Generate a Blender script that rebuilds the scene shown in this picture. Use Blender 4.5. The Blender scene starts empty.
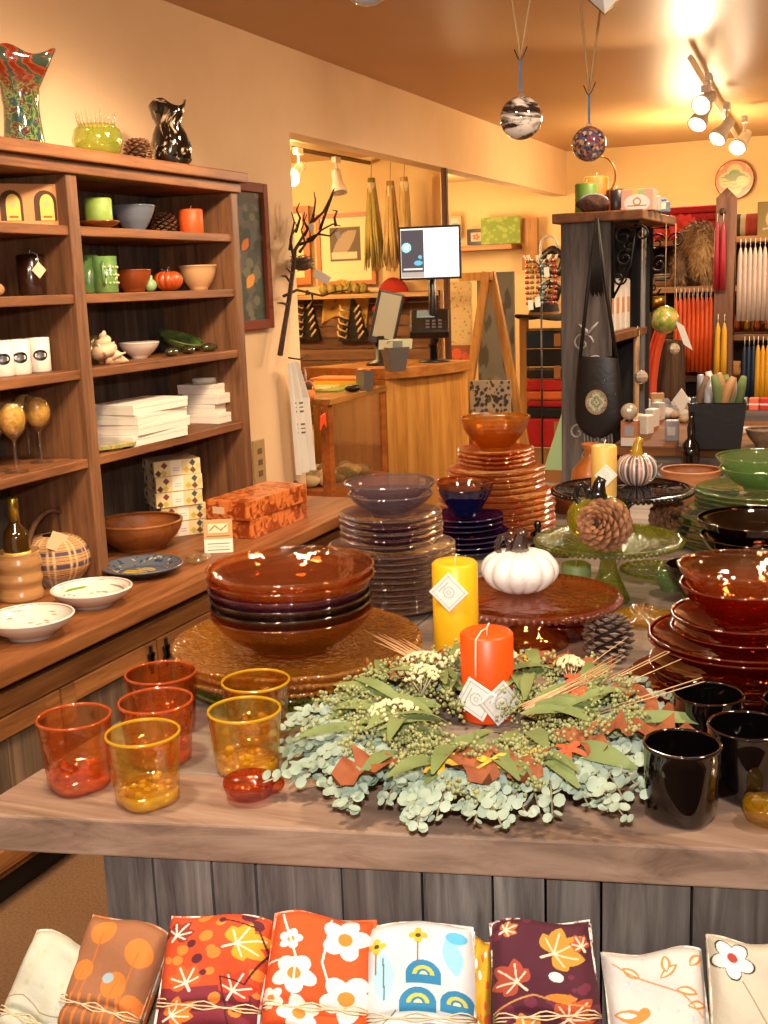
import bpy, math, random
import numpy as np
from math import sin, cos, pi, radians
from mathutils import Vector, Matrix
random.seed(7); rng = np.random.default_rng(7)
sc = bpy.context.scene
col = sc.collection
# ------------------------------------------------------------------ camera
F = 1140.0
RM = ((0.9201091266, 0.0451426615, -0.3890518414), (0.3901488809, -0.1928751919, 0.9003238368), (-0.0343954340, -0.9801843196, -0.1950785832))
CZ = 1.5
def ray(u, v):
    c = ((u - 384) / F, (v - 512) / F, 1.0)
    return Vector([sum(RM[i][k] * c[k] for k in range(3)) for i in range(3)])
CAM = Vector((0, 0, CZ))
def at(u, v, z): r = ray(u, v); return CAM + r * ((z - CZ) / r.z)
def aty(u, v, y): r = ray(u, v); return CAM + r * (y / r.y)
def atx(u, v, x): r = ray(u, v); return CAM + r * (x / r.x)
def atd(u, v, d): return CAM + ray(u, v) * d
def proj(p):
    q = Vector(p) - CAM
    c = [sum(RM[i][k] * q[i] for i in range(3)) for k in range(3)]
    return 384 + F * c[0] / c[2], 512 + F * c[1] / c[2], c[2]
def mpp(p): return proj(p)[2] / F
def zv(x, y, v):
    a, b = -1.0, 4.0
    for _ in range(40):
        m = (a + b) / 2
        if proj((x, y, m))[1] > v: a = m
        else: b = m
    return a
cd = bpy.data.cameras.new('camera'); cam = bpy.data.objects.new('camera', cd); col.objects.link(cam)
cd.sensor_fit = 'HORIZONTAL'; cd.sensor_width = 36; cd.lens = F / 768 * 36; cd.clip_start = .05
R = Matrix([[RM[i][0], -RM[i][1], -RM[i][2]] for i in range(3)])
cam.matrix_world = Matrix.Translation(CAM) @ R.to_4x4()
sc.camera = cam
# ------------------------------------------------------------------ materials
def lin(h):
    if isinstance(h, str):
        h = h.lstrip('#'); c = [int(h[i:i + 2], 16) / 255 for i in (0, 2, 4)]
        return tuple(x / 12.92 if x <= .04045 else ((x + .055) / 1.055) ** 2.4 for x in c)
    return tuple(h[:3])
def c4(h): return lin(h) + (1.0,)
MC = {}
class NT:
    def __init__(s, name):
        s.m = bpy.data.materials.new(name); s.m.use_nodes = True
        s.t = s.m.node_tree; s.t.nodes.clear(); s.out = s.n('ShaderNodeOutputMaterial')
    def n(s, t, **k):
        x = s.t.nodes.new(t)
        for a, b in k.items():
            if a.startswith('_'): setattr(x, a[1:], b)
            else: x.inputs[a.replace('__', ' ')].default_value = b
        return x
    def l(s, a, b): s.t.links.new(a, b)
    def ramp(s, fac, stops):
        r = s.n('ShaderNodeValToRGB'); e = r.color_ramp.elements
        while len(e) < len(stops): e.new(.5)
        for q, (p, c) in zip(e, stops): q.position = p; q.color = c4(c)
        s.l(fac, r.inputs[0]); return r.outputs[0]
    def bump(s, h, st, d=.01):
        b = s.n('ShaderNodeBump', Strength=st, Distance=d); s.l(h, b.inputs['Height']); return b.outputs[0]
def M(name, c, rough=.6, metal=0., c2=None, sc_=40., bump=0., coat=0., emit=0., trans=0., stretch=(1, 1, 1), contrast=.5, sss=0., spec=.5, distort=0.):
    if name in MC: return MC[name]
    t = NT(name); p = t.n('ShaderNodeBsdfPrincipled', Roughness=rough, Metallic=metal)
    p.inputs['Base Color'].default_value = c4(c); p.inputs['Coat Weight'].default_value = coat
    p.inputs['Specular IOR Level'].default_value = spec
    if sss: p.inputs['Subsurface Weight'].default_value = sss; p.inputs['Subsurface Radius'].default_value = (.02, .01, .005)
    if emit: p.inputs['Emission Color'].default_value = c4(c); p.inputs['Emission Strength'].default_value = emit
    if c2 is not None or bump:
        tc = t.n('ShaderNodeTexCoord'); mp = t.n('ShaderNodeMapping'); mp.inputs['Scale'].default_value = stretch
        t.l(tc.outputs['Object'], mp.inputs[0])
        no = t.n('ShaderNodeTexNoise', Scale=sc_, Detail=5., Roughness=.6); no.inputs['Distortion'].default_value = distort
        t.l(mp.outputs[0], no.inputs[0])
        if c2 is not None: t.l(t.ramp(no.outputs[0], [(.5 - contrast / 2, c), (.5 + contrast / 2, c2)]), p.inputs['Base Color'])
        if bump: t.l(t.bump(no.outputs[0], bump), p.inputs['Normal'])
    t.l(p.outputs[0], t.out.inputs[0]); MC[name] = t.m; return t.m
def wood(name, c1, c2, c3=None, axis=1, scale=1., rough=.6, bump=.25, island=.5):
    """weathered timber: grain noise stretched along one axis, knots, per-plank tone"""
    if name in MC: return MC[name]
    c3 = c3 or c1
    t = NT(name); p = t.n('ShaderNodeBsdfPrincipled', Roughness=rough); p.inputs['Specular IOR Level'].default_value = .3
    tc = t.n('ShaderNodeTexCoord'); geo = t.n('ShaderNodeNewGeometry')
    ad = t.n('ShaderNodeVectorMath', _operation='ADD'); t.l(tc.outputs['Object'], ad.inputs[0])
    mu = t.n('ShaderNodeMath', _operation='MULTIPLY'); mu.inputs[1].default_value = 7.; t.l(geo.outputs['Random Per Island'], mu.inputs[0]); t.l(mu.outputs[0], ad.inputs[1])
    s = [22. * scale] * 3; s[axis] = 1.6 * scale
    mp = t.n('ShaderNodeMapping'); mp.inputs['Scale'].default_value = s; t.l(ad.outputs[0], mp.inputs[0])
    n1 = t.n('ShaderNodeTexNoise', Scale=1.6, Detail=8., Roughness=.65); n1.inputs['Distortion'].default_value = .6; t.l(mp.outputs[0], n1.inputs[0])
    s2 = [3.5 * scale] * 3; s2[axis] = 1.2 * scale
    mp2 = t.n('ShaderNodeMapping'); mp2.inputs['Scale'].default_value = s2; t.l(ad.outputs[0], mp2.inputs[0])
    n2 = t.n('ShaderNodeTexNoise', Scale=1.5, Detail=4.); t.l(mp2.outputs[0], n2.inputs[0])
    base = t.ramp(n1.outputs[0], [(.3, c1), (.52, c2), (.75, c3)])
    mx = t.n('ShaderNodeMixRGB', _blend_type='MULTIPLY', Fac=.55); t.l(base, mx.inputs[1])
    t.l(t.ramp(n2.outputs[0], [(.3, (.35, .33, .32)), (.6, (1, 1, 1))]), mx.inputs[2])
    mx2 = t.n('ShaderNodeMixRGB', _blend_type='MULTIPLY', Fac=island); t.l(mx.outputs[0], mx2.inputs[1])
    t.l(t.ramp(geo.outputs['Random Per Island'], [(0, (.55, .52, .5)), (1, (1, 1, 1))]), mx2.inputs[2])
    t.l(mx2.outputs[0], p.inputs['Base Color']); t.l(t.bump(n1.outputs[0], bump, .004), p.inputs['Normal'])
    t.l(p.outputs[0], t.out.inputs[0]); MC[name] = t.m; return t.m
def glass(name, c, haze=.25, hc=None, bump=.15, bs=60., rough=.04, refl=.9, c2=None, ns=30.):
    """thin coloured glass: tinted see-through, a little body colour, mirror-like at grazing angles"""
    if name in MC: return MC[name]
    t = NT(name); hc = hc or c; haze = haze * .42; c = tuple(x ** .34 for x in lin(c)); c2 = c2 and tuple(x ** .34 for x in lin(c2))
    tr = t.n('ShaderNodeBsdfTransparent'); tr.inputs[0].default_value = c4(c)
    lf_ = t.n('ShaderNodeLayerWeight', Blend=.5); pf = t.n('ShaderNodeMath', _operation='POWER'); pf.inputs[1].default_value = 2.2; t.l(lf_.outputs['Facing'], pf.inputs[0])
    dm = t.n('ShaderNodeMixRGB'); t.l(pf.outputs[0], dm.inputs[0]); dm.inputs[1].default_value = c4(c); dm.inputs[2].default_value = c4(tuple(x ** 3.2 * .9 for x in lin(c))); t.l(dm.outputs[0], tr.inputs[0])
    d = t.n('ShaderNodeBsdfDiffuse'); d.inputs[0].default_value = c4(hc); tl = t.n('ShaderNodeBsdfTranslucent'); tl.inputs[0].default_value = c4(hc)
    tc = t.n('ShaderNodeTexCoord'); no = t.n('ShaderNodeTexNoise', Scale=bs, Detail=2.); t.l(tc.outputs['Object'], no.inputs[0])
    if c2 is not None:
        n2 = t.n('ShaderNodeTexNoise', Scale=ns, Detail=3.); n2.inputs['Distortion'].default_value = 1.5; t.l(tc.outputs['Object'], n2.inputs[0])
        o = t.ramp(n2.outputs[0], [(.42, c), (.56, c2)])
        for q in (d, tl): t.l(o, q.inputs[0])
        t.l(o, dm.inputs[1])
    nb = t.bump(no.outputs[0], bump, .01)
    m1 = t.n('ShaderNodeMixShader', Fac=.5); t.l(d.outputs[0], m1.inputs[1]); t.l(tl.outputs[0], m1.inputs[2])
    m2 = t.n('ShaderNodeMixShader', Fac=haze); t.l(tr.outputs[0], m2.inputs[1]); t.l(m1.outputs[0], m2.inputs[2])
    lw = t.n('ShaderNodeLayerWeight', Blend=.5); t.l(nb, lw.inputs['Normal'])
    pw = t.n('ShaderNodeMath', _operation='POWER'); pw.inputs[1].default_value = 3.; t.l(lw.outputs['Facing'], pw.inputs[0])
    ma = t.n('ShaderNodeMath', _operation='MULTIPLY_ADD'); ma.inputs[1].default_value = .6 * refl; ma.inputs[2].default_value = .10; t.l(pw.outputs[0], ma.inputs[0])
    g = t.n('ShaderNodeBsdfGlossy', Roughness=rough); g.inputs[0].default_value = (1, 1, 1, 1); t.l(nb, g.inputs['Normal'])
    m3 = t.n('ShaderNodeMixShader'); t.l(ma.outputs[0], m3.inputs[0]); t.l(m2.outputs[0], m3.inputs[1]); t.l(g.outputs[0], m3.inputs[2])
    t.l(m3.outputs[0], t.out.inputs[0]); MC[name] = t.m; return t.m
def vcol(name='printed', rough=.75, coat=0., emit=0., weave=0., trans=0.):
    if name in MC: return MC[name]
    t = NT(name); p = t.n('ShaderNodeBsdfPrincipled', Roughness=rough); p.inputs['Coat Weight'].default_value = coat
    a = t.n('ShaderNodeVertexColor', _layer_name='Col'); t.l(a.outputs[0], p.inputs['Base Color'])
    if emit: t.l(a.outputs[0], p.inputs['Emission Color']); p.inputs['Emission Strength'].default_value = emit
    if weave:
        tc = t.n('ShaderNodeTexCoord'); no = t.n('ShaderNodeTexNoise', Scale=60., Detail=3.); t.l(tc.outputs['Object'], no.inputs[0]); t.l(t.bump(no.outputs[0], weave, .006), p.inputs['Normal'])
    t.l(p.outputs[0], t.out.inputs[0]); MC[name] = t.m; return t.m
# ------------------------------------------------------------------ mesh builder
def Rz(a): return Matrix.Rotation(a, 4, 'Z')
def Rx(a): return Matrix.Rotation(a, 4, 'X')
def Ry(a): return Matrix.Rotation(a, 4, 'Y')
def T(x, y, z): return Matrix.Translation((x, y, z))
class MB:
    def __init__(s): s.v = []; s.f = []; s.mi = []; s.sm = []; s.x = Matrix.Identity(4); s.cur = 0
    def add(s, vs, fs, smooth=False):
        o = len(s.v); s.v += [tuple(s.x @ Vector(v)) for v in vs]
        for f in fs: s.f.append(tuple(i + o for i in f)); s.mi.append(s.cur); s.sm.append(smooth)
        return s
    def box(s, x0, x1, y0, y1, z0, z1):
        vs = [(x, y, z) for z in (z0, z1) for y in (y0, y1) for x in (x0, x1)]
        return s.add(vs, [(0, 2, 3, 1), (4, 5, 7, 6), (0, 1, 5, 4), (2, 6, 7, 3), (0, 4, 6, 2), (1, 3, 7, 5)])
    def cbox(s, c, d): return s.box(c[0] - d[0] / 2, c[0] + d[0] / 2, c[1] - d[1] / 2, c[1] + d[1] / 2, c[2] - d[2] / 2, c[2] + d[2] / 2)
    def prism(s, pts, z0, z1):
        n = len(pts); vs = [(p[0], p[1], z0) for p in pts] + [(p[0], p[1], z1) for p in pts]
        return s.add(vs, [tuple(range(n - 1, -1, -1)), tuple(range(n, 2 * n))] + [(i, (i + 1) % n, n + (i + 1) % n, n + i) for i in range(n)])
    def lathe(s, prof, seg=40, c=(0, 0, 0), fn=None, cap=True, smooth=True):
        vs = []; fs = []; n = len(prof)
        for j in range(seg):
            a = 2 * pi * j / seg
            for k, (r, z) in enumerate(prof):
                rr, zz = (r, z) if fn is None else fn(r, z, a, k)
                vs.append((c[0] + rr * cos(a), c[1] + rr * sin(a), c[2] + zz))
        for j in range(seg):
            b = (j + 1) % seg
            for k in range(n - 1):
                fs.append((j * n + k, b * n + k, b * n + k + 1, j * n + k + 1))
        s.add(vs, fs, smooth)
        return s
    def tube(s, pts, r, seg=7, smooth=True, cap=True):
        pts = [Vector(p) for p in pts]; n = len(pts); rs = r if isinstance(r, (list, tuple)) else [r] * n
        vs = []; fs = []; up = Vector((0, 0, 1))
        for i, p in enumerate(pts):
            d = (pts[min(i + 1, n - 1)] - pts[max(i - 1, 0)])
            d = d.normalized() if d.length > 1e-9 else Vector((0, 0, 1))
            if i == 0:
                u = d.cross(up if abs(d.z) < .9 else Vector((1, 0, 0))).normalized()
            else: u = (u - d * u.dot(d)).normalized()
            w = d.cross(u)
            for j in range(seg):
                a = 2 * pi * j / seg; vs.append(p + (u * cos(a) + w * sin(a)) * rs[i])
        for i in range(n - 1):
            for j in range(seg):
                k = (j + 1) % seg; fs.append((i * seg + j, i * seg + k, (i + 1) * seg + k, (i + 1) * seg + j))
        if cap: fs += [tuple(range(seg - 1, -1, -1)), tuple(range((n - 1) * seg, n * seg))]
        return s.add(vs, fs, smooth)
    def ball(s, c, r, seg=12, rings=8, sq=(1, 1, 1), fn=None):
        vs = []; fs = []
        for i in range(rings + 1):
            ph = pi * i / rings
            for j in range(seg):
                a = 2 * pi * j / seg; k = 1 if fn is None else fn(a, ph)
                vs.append((c[0] + r * k * sq[0] * sin(ph) * cos(a), c[1] + r * k * sq[1] * sin(ph) * sin(a), c[2] + r * sq[2] * cos(ph) * k))
        for i in range(rings):
            for j in range(seg):
                b = (j + 1) % seg; fs.append((i * seg + j, (i + 1) * seg + j, (i + 1) * seg + b, i * seg + b))
        return s.add(vs, fs, True)
    def disc(s, c, r, n=Vector((0, 0, 1)), seg=8, cup=.25, el=1.):
        n = Vector(n).normalized(); u = n.orthogonal().normalized(); w = n.cross(u)
        vs = [Vector(c)] + [Vector(c) + (u * cos(2 * pi * j / seg) + w * el * sin(2 * pi * j / seg)) * r + n * r * cup for j in range(seg)]
        return s.add(vs, [(0, j + 1, (j + 1) % seg + 1) for j in range(seg)], True)
    def leaf(s, base, tip, width, nrm=Vector((0, 0, 1)), cup=.15, droop=.1, seg=6):
        b = Vector(base); d = Vector(tip) - b; L = d.length; d /= L; w = d.cross(Vector(nrm)).normalized(); n = w.cross(d)
        vs = []; fs = []
        for i in range(seg + 1):
            t = i / seg; h = width / 2 * sin(pi * min(1, t * .92 + .04)) ** .8 * (1.1 - .35 * t)
            m = b + d * L * t + n * (sin(pi * t) * droop * L)
            vs += [m - w * h + n * h * cup * 2, m, m + w * h + n * h * cup * 2]
        for i in range(seg):
            k = 3 * i; fs += [(k, k + 1, k + 4, k + 3), (k + 1, k + 2, k + 5, k + 4)]
        return s.add(vs, fs, True)
    def build(s, name, mats, parent=None, world=False, bevel=0., weld=False):
        me = bpy.data.meshes.new(name)
        off = parent.location if (parent is not None and world) else Vector((0, 0, 0))
        if parent is not None and world:
            iv = parent.matrix_basis.inverted(); vs = [iv @ Vector(v) for v in s.v]
        else: vs = s.v
        me.from_pydata(vs, [], s.f); mats = mats if isinstance(mats, (list, tuple)) else [mats]
        for m in mats: me.materials.append(m)
        me.polygons.foreach_set('material_index', s.mi); me.polygons.foreach_set('use_smooth', s.sm); me.update()
        o = bpy.data.objects.new(name, me); col.objects.link(o)
        if parent is not None: o.parent = parent
        if bevel:
            b = o.modifiers.new('bevel', 'BEVEL'); b.width = bevel; b.segments = 2; b.limit_method = 'ANGLE'
        return o
LAB = {}
def tag(o, label, cat, group=None):
    o['label'] = label; o['category'] = cat
    if group: o['group'] = group
    LAB.setdefault(label, 0); LAB[label] += 1
    return o
def thing(name, label, cat, loc, rz=0., group=None, rx=0., ry=0.):
    o = bpy.data.objects.new(name, None); col.objects.link(o); o.location = loc; o.rotation_euler = (rx, ry, rz); o.empty_display_size = .02
    return tag(o, label, cat, group)
def one(name, mb, mat, label, cat, loc=(0, 0, 0), rz=0., group=None, bevel=0., rx=0., ry=0., scale=1.):
    """a thing that is one mesh, with its origin at its base"""
    o = mb.build(name, mat, bevel=bevel); o.location = loc; o.rotation_euler = (rx, ry, rz); o.scale = (scale,) * 3
    return tag(o, label, cat, group)
def struct(name, mb, mat, bevel=0., parent=None):
    o = mb.build(name, mat, parent, bevel=bevel); o['kind'] = 'structure'; return o
def dup(o, loc, rz=None, label=None, group=None, scale=None):
    r = o.copy(); col.objects.link(r); r.location = loc
    if rz is not None: r.rotation_euler = (r.rotation_euler[0], r.rotation_euler[1], rz)
    if scale is not None: r.scale = (scale,) * 3 if not isinstance(scale, tuple) else scale
    for ch in list(o.children):
        c = ch.copy(); col.objects.link(c); c.parent = r
        for g in ch.children:
            e = g.copy(); col.objects.link(e); e.parent = c
    if label: r['label'] = label; LAB.setdefault(label, 0); LAB[label] += 1
    if group: r['group'] = group
    return r
ORD = ['topmost', 'second from the top', 'third from the top', 'fourth from the top', 'fifth from the top', 'sixth from the top', 'seventh from the top', 'eighth from the top', 'ninth from the top', 'tenth from the top', 'eleventh from the top', 'twelfth from the top', 'thirteenth from the top', 'fourteenth from the top']
NTH = ['first', 'second', 'third', 'fourth', 'fifth', 'sixth', 'seventh', 'eighth', 'ninth', 'tenth', 'eleventh', 'twelfth', 'thirteenth']
# ------------------------------------------------------------------ painted patterns (colour stays on the surface)
class Canvas:
    def __init__(s, w, h, bg, n=120):
        s.w, s.h = w, h; s.nx = n; s.ny = max(4, int(n * h / w))
        s.X, s.Y = np.meshgrid(np.linspace(0, w, s.nx), np.linspace(0, h, s.ny)); s.a = np.zeros((s.ny, s.nx, 3)); s.a[:] = lin(bg)
    def put(s, m, c): s.a[m] = lin(c); return s
    def disc(s, x, y, r, c, ry=None): return s.put(((s.X - x) / r) ** 2 + ((s.Y - y) / (ry or r)) ** 2 < 1, c)
    def ring(s, x, y, r0, r1, c, half=False):
        d = np.hypot(s.X - x, s.Y - y); m = (d > r0) & (d < r1)
        if half: m &= s.Y > y
        return s.put(m, c)
    def rect(s, x0, x1, y0, y1, c): return s.put((s.X > x0) & (s.X < x1) & (s.Y > y0) & (s.Y < y1), c)
    def diam(s, x, y, r, c, ry=None): return s.put(abs(s.X - x) / r + abs(s.Y - y) / (ry or r) < 1, c)
    def line(s, pts, w, c):
        for (x0, y0), (x1, y1) in zip(pts, pts[1:]):
            dx, dy = x1 - x0, y1 - y0; L = dx * dx + dy * dy + 1e-12
            t = np.clip(((s.X - x0) * dx + (s.Y - y0) * dy) / L, 0, 1)
            s.put(np.hypot(s.X - x0 - t * dx, s.Y - y0 - t * dy) < w / 2, c)
        return s
    def arc(s, x, y, r, a0, a1, w, c, n=14):
        return s.line([(x + r * cos(a0 + (a1 - a0) * i / n), y + r * sin(a0 + (a1 - a0) * i / n)) for i in range(n + 1)], w, c)
    def flower(s, x, y, r, n, c, cc=None, rot=0., depth=.5, p=1.):
        d = np.hypot(s.X - x, s.Y - y); a = np.arctan2(s.Y - y, s.X - x) + rot
        s.put(d < r * (1 - depth + depth * np.abs(np.cos(a * n / 2)) ** p), c)
        if cc: s.put(d < r * .28, cc)
        return s
    def leaf(s, x, y, L, w, ang, c, vein=None):
        ca, sa = cos(ang), sin(ang); U = ((s.X - x) * ca + (s.Y - y) * sa) / L; V = (-(s.X - x) * sa + (s.Y - y) * ca)
        m = (U > 0) & (U < 1) & (np.abs(V) < w / 2 * np.sin(pi * np.clip(U, 0, 1)) ** .8); s.put(m, c)
        if vein: s.put((U > .05) & (U < .9) & (np.abs(V) < s.w * .007), vein)
        return s
    def maple(s, x, y, r, ang, c, vein=None):
        for k, q in ((-2, .6), (-1, .85), (0, 1), (1, .85), (2, .6)):
            s.leaf(x, y, r * q, r * .5, ang + k * .75, c)
        if vein:
            for k, q in ((-2, .45), (-1, .65), (0, .8), (1, .65), (2, .45)):
                s.line([(x, y), (x + r * q * cos(ang + k * .75), y + r * q * sin(ang + k * .75))], s.w * .018, vein)
            s.line([(x, y), (x - r * .4 * cos(ang), y - r * .4 * sin(ang))], s.w * .025, vein)
        return s
    def speck(s, c, n, r, seed=1):
        g = np.random.default_rng(seed)
        for _ in range(n): s.disc(g.uniform(0, s.w), g.uniform(0, s.h), r * g.uniform(.5, 1.3), c)
        return s
    def sheet(s, name, mat, P, parent=None, world=False):
        """grid whose corner (u, v) lies at P(u, v); vectorised"""
        U, V = np.meshgrid(np.linspace(0, 1, s.nx), np.linspace(0, 1, s.ny)); x, y, z = P(U, V)
        co = np.stack([x + 0 * U, y + 0 * U, z + 0 * U], -1).reshape(-1, 3)
        if parent is not None and world:
            iv = np.array(parent.matrix_basis.inverted()); co = co @ iv[:3, :3].T + iv[:3, 3]
        n = s.nx; i = (np.arange(s.ny - 1)[:, None] * n + np.arange(n - 1)[None]).ravel(); fa = np.stack([i, i + 1, i + n + 1, i + n], -1)
        me = bpy.data.meshes.new(name); me.vertices.add(len(co)); me.vertices.foreach_set('co', co.ravel().astype(np.float32))
        me.loops.add(fa.size); me.loops.foreach_set('vertex_index', fa.ravel().astype(np.int32)); me.polygons.add(len(fa))
        me.polygons.foreach_set('loop_start', (np.arange(len(fa)) * 4).astype(np.int32)); me.polygons.foreach_set('loop_total', np.full(len(fa), 4, np.int32))
        me.update(calc_edges=True)
        at_ = me.color_attributes.new('Col', 'FLOAT_COLOR', 'POINT'); rgba = np.ones((len(co), 4), np.float32); rgba[:, :3] = s.a.reshape(-1, 3)
        at_.data.foreach_set('color', rgba.ravel()); me.polygons.foreach_set('use_smooth', [True] * len(fa)); me.materials.append(mat)
        o = bpy.data.objects.new(name, me); col.objects.link(o)
        if parent is not None: o.parent = parent
        return o
def flatP(o, ux, vy):
    o, ux, vy = Vector(o), Vector(ux), Vector(vy)
    return lambda U, V: tuple(o[k] + ux[k] * U + vy[k] * V for k in range(3))
# ================================================================== ROOM
XW = -2.5; CEIL = 2.57
m_wall = M('plaster_wall', '#e6c49a', .85, c2='#dfba8c', sc_=3., bump=.0)
m_wall2 = M('plaster_bright', '#e3bf86', .85)
m_ceil = M('painted_ceiling', '#c49c70', .42, c2='#bd9467', sc_=2., stretch=(1, .3, 1), spec=.16)
m_carpet = M('carpet', '#86603c', .95, c2='#5a4028', sc_=150., bump=.6)
struct('floor', MB().box(-6.5, 3.2, -1.6, 10.4, -.05, 0), m_carpet)
struct('ceiling', MB().box(XW - .12, 3.2, -1.6, 10.1, CEIL, CEIL + .06), m_ceil)
struct('wall_left', MB().box(XW - .12, XW, -1.6, 4.85, 0, CEIL), m_wall)
struct('wall_header', MB().box(XW - .12, XW, 4.85, 10.0, 2.2, CEIL), m_wall)
struct('wall_back', MB().box(-6.5, 3.2, 10.0, 10.1, 0, CEIL), m_wall2)
struct('wall_alcove', MB().box(-6.5, -2.78, 7.6, 7.7, 0, 2.4), m_wall2)
struct('wall_alcove_side', MB().box(-6.5, -6.4, 3.5, 7.6, 0, 2.4), m_wall2)
struct('wall_alcove_near', MB().box(-6.5, XW - .12, 3.4, 3.5, 0, 2.4), m_wall2)
struct('ceiling_alcove', MB().box(-6.5, XW - .12, 3.4, 10.0, 2.38, 2.42), m_wall2)
struct('wall_right', MB().box(3.1, 3.2, -1.6, 10.1, 0, CEIL), m_wall2)
struct('trim_post', MB().box(XW - .03, XW + .005, 6.93, 6.965, 0, 2.2), wood('dark_timber', '#2a150b', '#4a2712', '#6e4322', 2), bevel=.004)
w = bpy.data.worlds.new('room_air'); sc.world = w; w.use_nodes = True
w.node_tree.nodes['Background'].inputs[0].default_value = (1., .72, .45, 1); w.node_tree.nodes['Background'].inputs[1].default_value = .42
def lamp(name, kind, loc, e, c=(1, .76, .52), target=None, **k):
    d = bpy.data.lights.new(name, kind); d.energy = e; d.color = c
    for a, b in k.items(): setattr(d, a, b)
    o = bpy.data.objects.new(name, d); col.objects.link(o); o.location = loc
    if target is not None: o.rotation_euler = (Vector(target) - Vector(loc)).to_track_quat('-Z', 'Y').to_euler()
    return o
# camera flash, just above the lens
lamp('camera_flash', 'AREA', (.02, -.03, 1.72), 19, (1, .96, .93), (-.75, 2.2, 1.0), size=.07)
# unseen overhead spots, added to brighten the table, left wall and candle rack
for i, (x, y, tx, ty, e) in enumerate([(-.9, .9, -1.3, 1.8, 70), (.5, 1.6, -.2, 2.2, 70), (-1.2, 3.0, -2.4, 3.2, 85), (-.2, 3.4, -.6, 3.4, 60), (-1.4, 5.2, -2.3, 5.8, 75), (.4, 5.0, -.2, 5.6, 80), (-1.3, .4, -2.4, 1.8, 60), (-.9, 3.6, -.35, 5.4, 60), (.3, 3.2, -.2, 5.2, 35), (-1.1, 1.9, -2.5, 2.9, 60)]):
    lamp('track_or_fill_beam', 'SPOT', (x, y, 2.42), e, target=(tx, ty, .9), spot_size=radians(95), spot_blend=.6, shadow_soft_size=.09)
lamp('alcove_fill', 'POINT', (-4.2, 6.0, 2.1), 60, (1, .72, .34), shadow_soft_size=.15)
lamp('back_fill', 'POINT', (-1.2, 8.4, 2.1), 55, (1, .72, .38), shadow_soft_size=.2)
lamp('back_fill', 'POINT', (-3.3, 8.9, 1.9), 34, (1, .72, .38), shadow_soft_size=.2)
lamp('back_fill', 'POINT', (1.4, 7.6, 2.0), 45, (1, .72, .38), shadow_soft_size=.2)
sc.view_settings.view_transform = 'Standard'; sc.view_settings.look = 'None'; sc.view_settings.gamma = 1.0; sc.view_settings.exposure = .62; sc.view_settings.use_curve_mapping = False
sc.cycles.transparent_max_bounces = 48; sc.cycles.max_bounces = 10; sc.cycles.sample_clamp_indirect = 6.
# ---------------------------------------------------------------- track lights with visible bulbs
m_white = M('white_enamel', '#e8e2d8', .35); m_bulb = M('lamp_glow', (1, .78, .42), .5, emit=9.); m_dark = M('black_plastic', '#14100f', .35)
m_chrome = M('chrome', '#c9c6c0', .15, 1.)
def spot(p, aim, label, lit=True, s=1., group=None):
    t = thing('track_spotlight', label, 'spotlight', p, group=group)
    MB().cbox((0, 0, -.02), (.035, .08, .04)).build('track_adapter', m_white, t, bevel=.003)
    MB().tube([(0, 0, -.03), (0, 0, -.10)], .008).build('stem', m_white, t)
    q = (Vector(aim)).normalized().to_track_quat('-Z', 'Y').to_matrix().to_4x4()
    h = MB(); h.x = T(0, 0, -.13) @ q
    h.lathe([(0, .05), (.03, .048), (.034, .02), (.036, -.04), (.052, -.085), (.056, -.12), (.05, -.12), (.047, -.085), (.03, -.04), (0, -.03)], 24).build('lamp_housing', m_white, t)
    b = MB(); b.x = T(0, 0, -.13) @ q
    b.lathe([(0, -.125), (.025, -.122), (.042, -.112), (.045, -.095), (.03, -.05), (0, -.045)], 20).build('bulb', m_bulb if lit else M('unlit_bulb', '#b9a794', .3), t)
    t.scale = (s,) * 3
    return t
zt = 2.53
a0, a1 = at(698, 66, zt), at(734, 136, zt)
one('light_track', MB().tube([a0 + Vector((0, -.25, 0)), a1 + Vector((0, .3, 0))], .018, 4, False), m_white, 'white lighting track on the ceiling at the far right', 'light track')
for (u, v, am, lb, s) in ((701, 88, (-.25, -1.0, -.45), 'lit track spotlight nearest, its round bulb glaring at the camera', 1.15), (697, 100, (-.3, -.8, -.9), 'lit track spotlight just below the glaring first bulb', 1.2), (719, 117, (-.45, -.7, -.8), 'lit track spotlight between the paired lamps and the last one', 1.25), (737, 130, (-.35, -1.0, -.75), 'lit track spotlight farthest along, above the round wall sign', 1.3)):
    p = at(u + 8, v - 14, 2.5); sp = spot(p, am, lb, True, s * .8, 'spotlights on the right ceiling track')
    lamp('track_or_fill_beam', 'SPOT', p + Vector((-.05, -.14, -.2)), 38, target=p + Vector(am) * 2, spot_size=radians(110), spot_blend=.7, shadow_soft_size=.05)
ta, tb = at(291, 148, 2.34), at(402, 169, 2.34)
one('light_track', MB().tube([ta, tb], .014, 4, False), M('bronze_track', '#6b5138', .5), 'thin bronze lighting track under the alcove ceiling', 'light track')
p = at(298, 148, 2.33); spot(p, (-.05, -1., -.6), 'lit white spotlight on the alcove track, its bulb glaring', True, .95)
lamp('track_or_fill_beam', 'POINT', p + Vector((.0, -.25, -.2)), 22, (1, .74, .36), shadow_soft_size=.05)
p = at(336, 157, 2.33); spot(p, (.25, -.25, -1.), 'unlit white spotlight on the alcove track beside the glaring one', False, .95)

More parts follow.
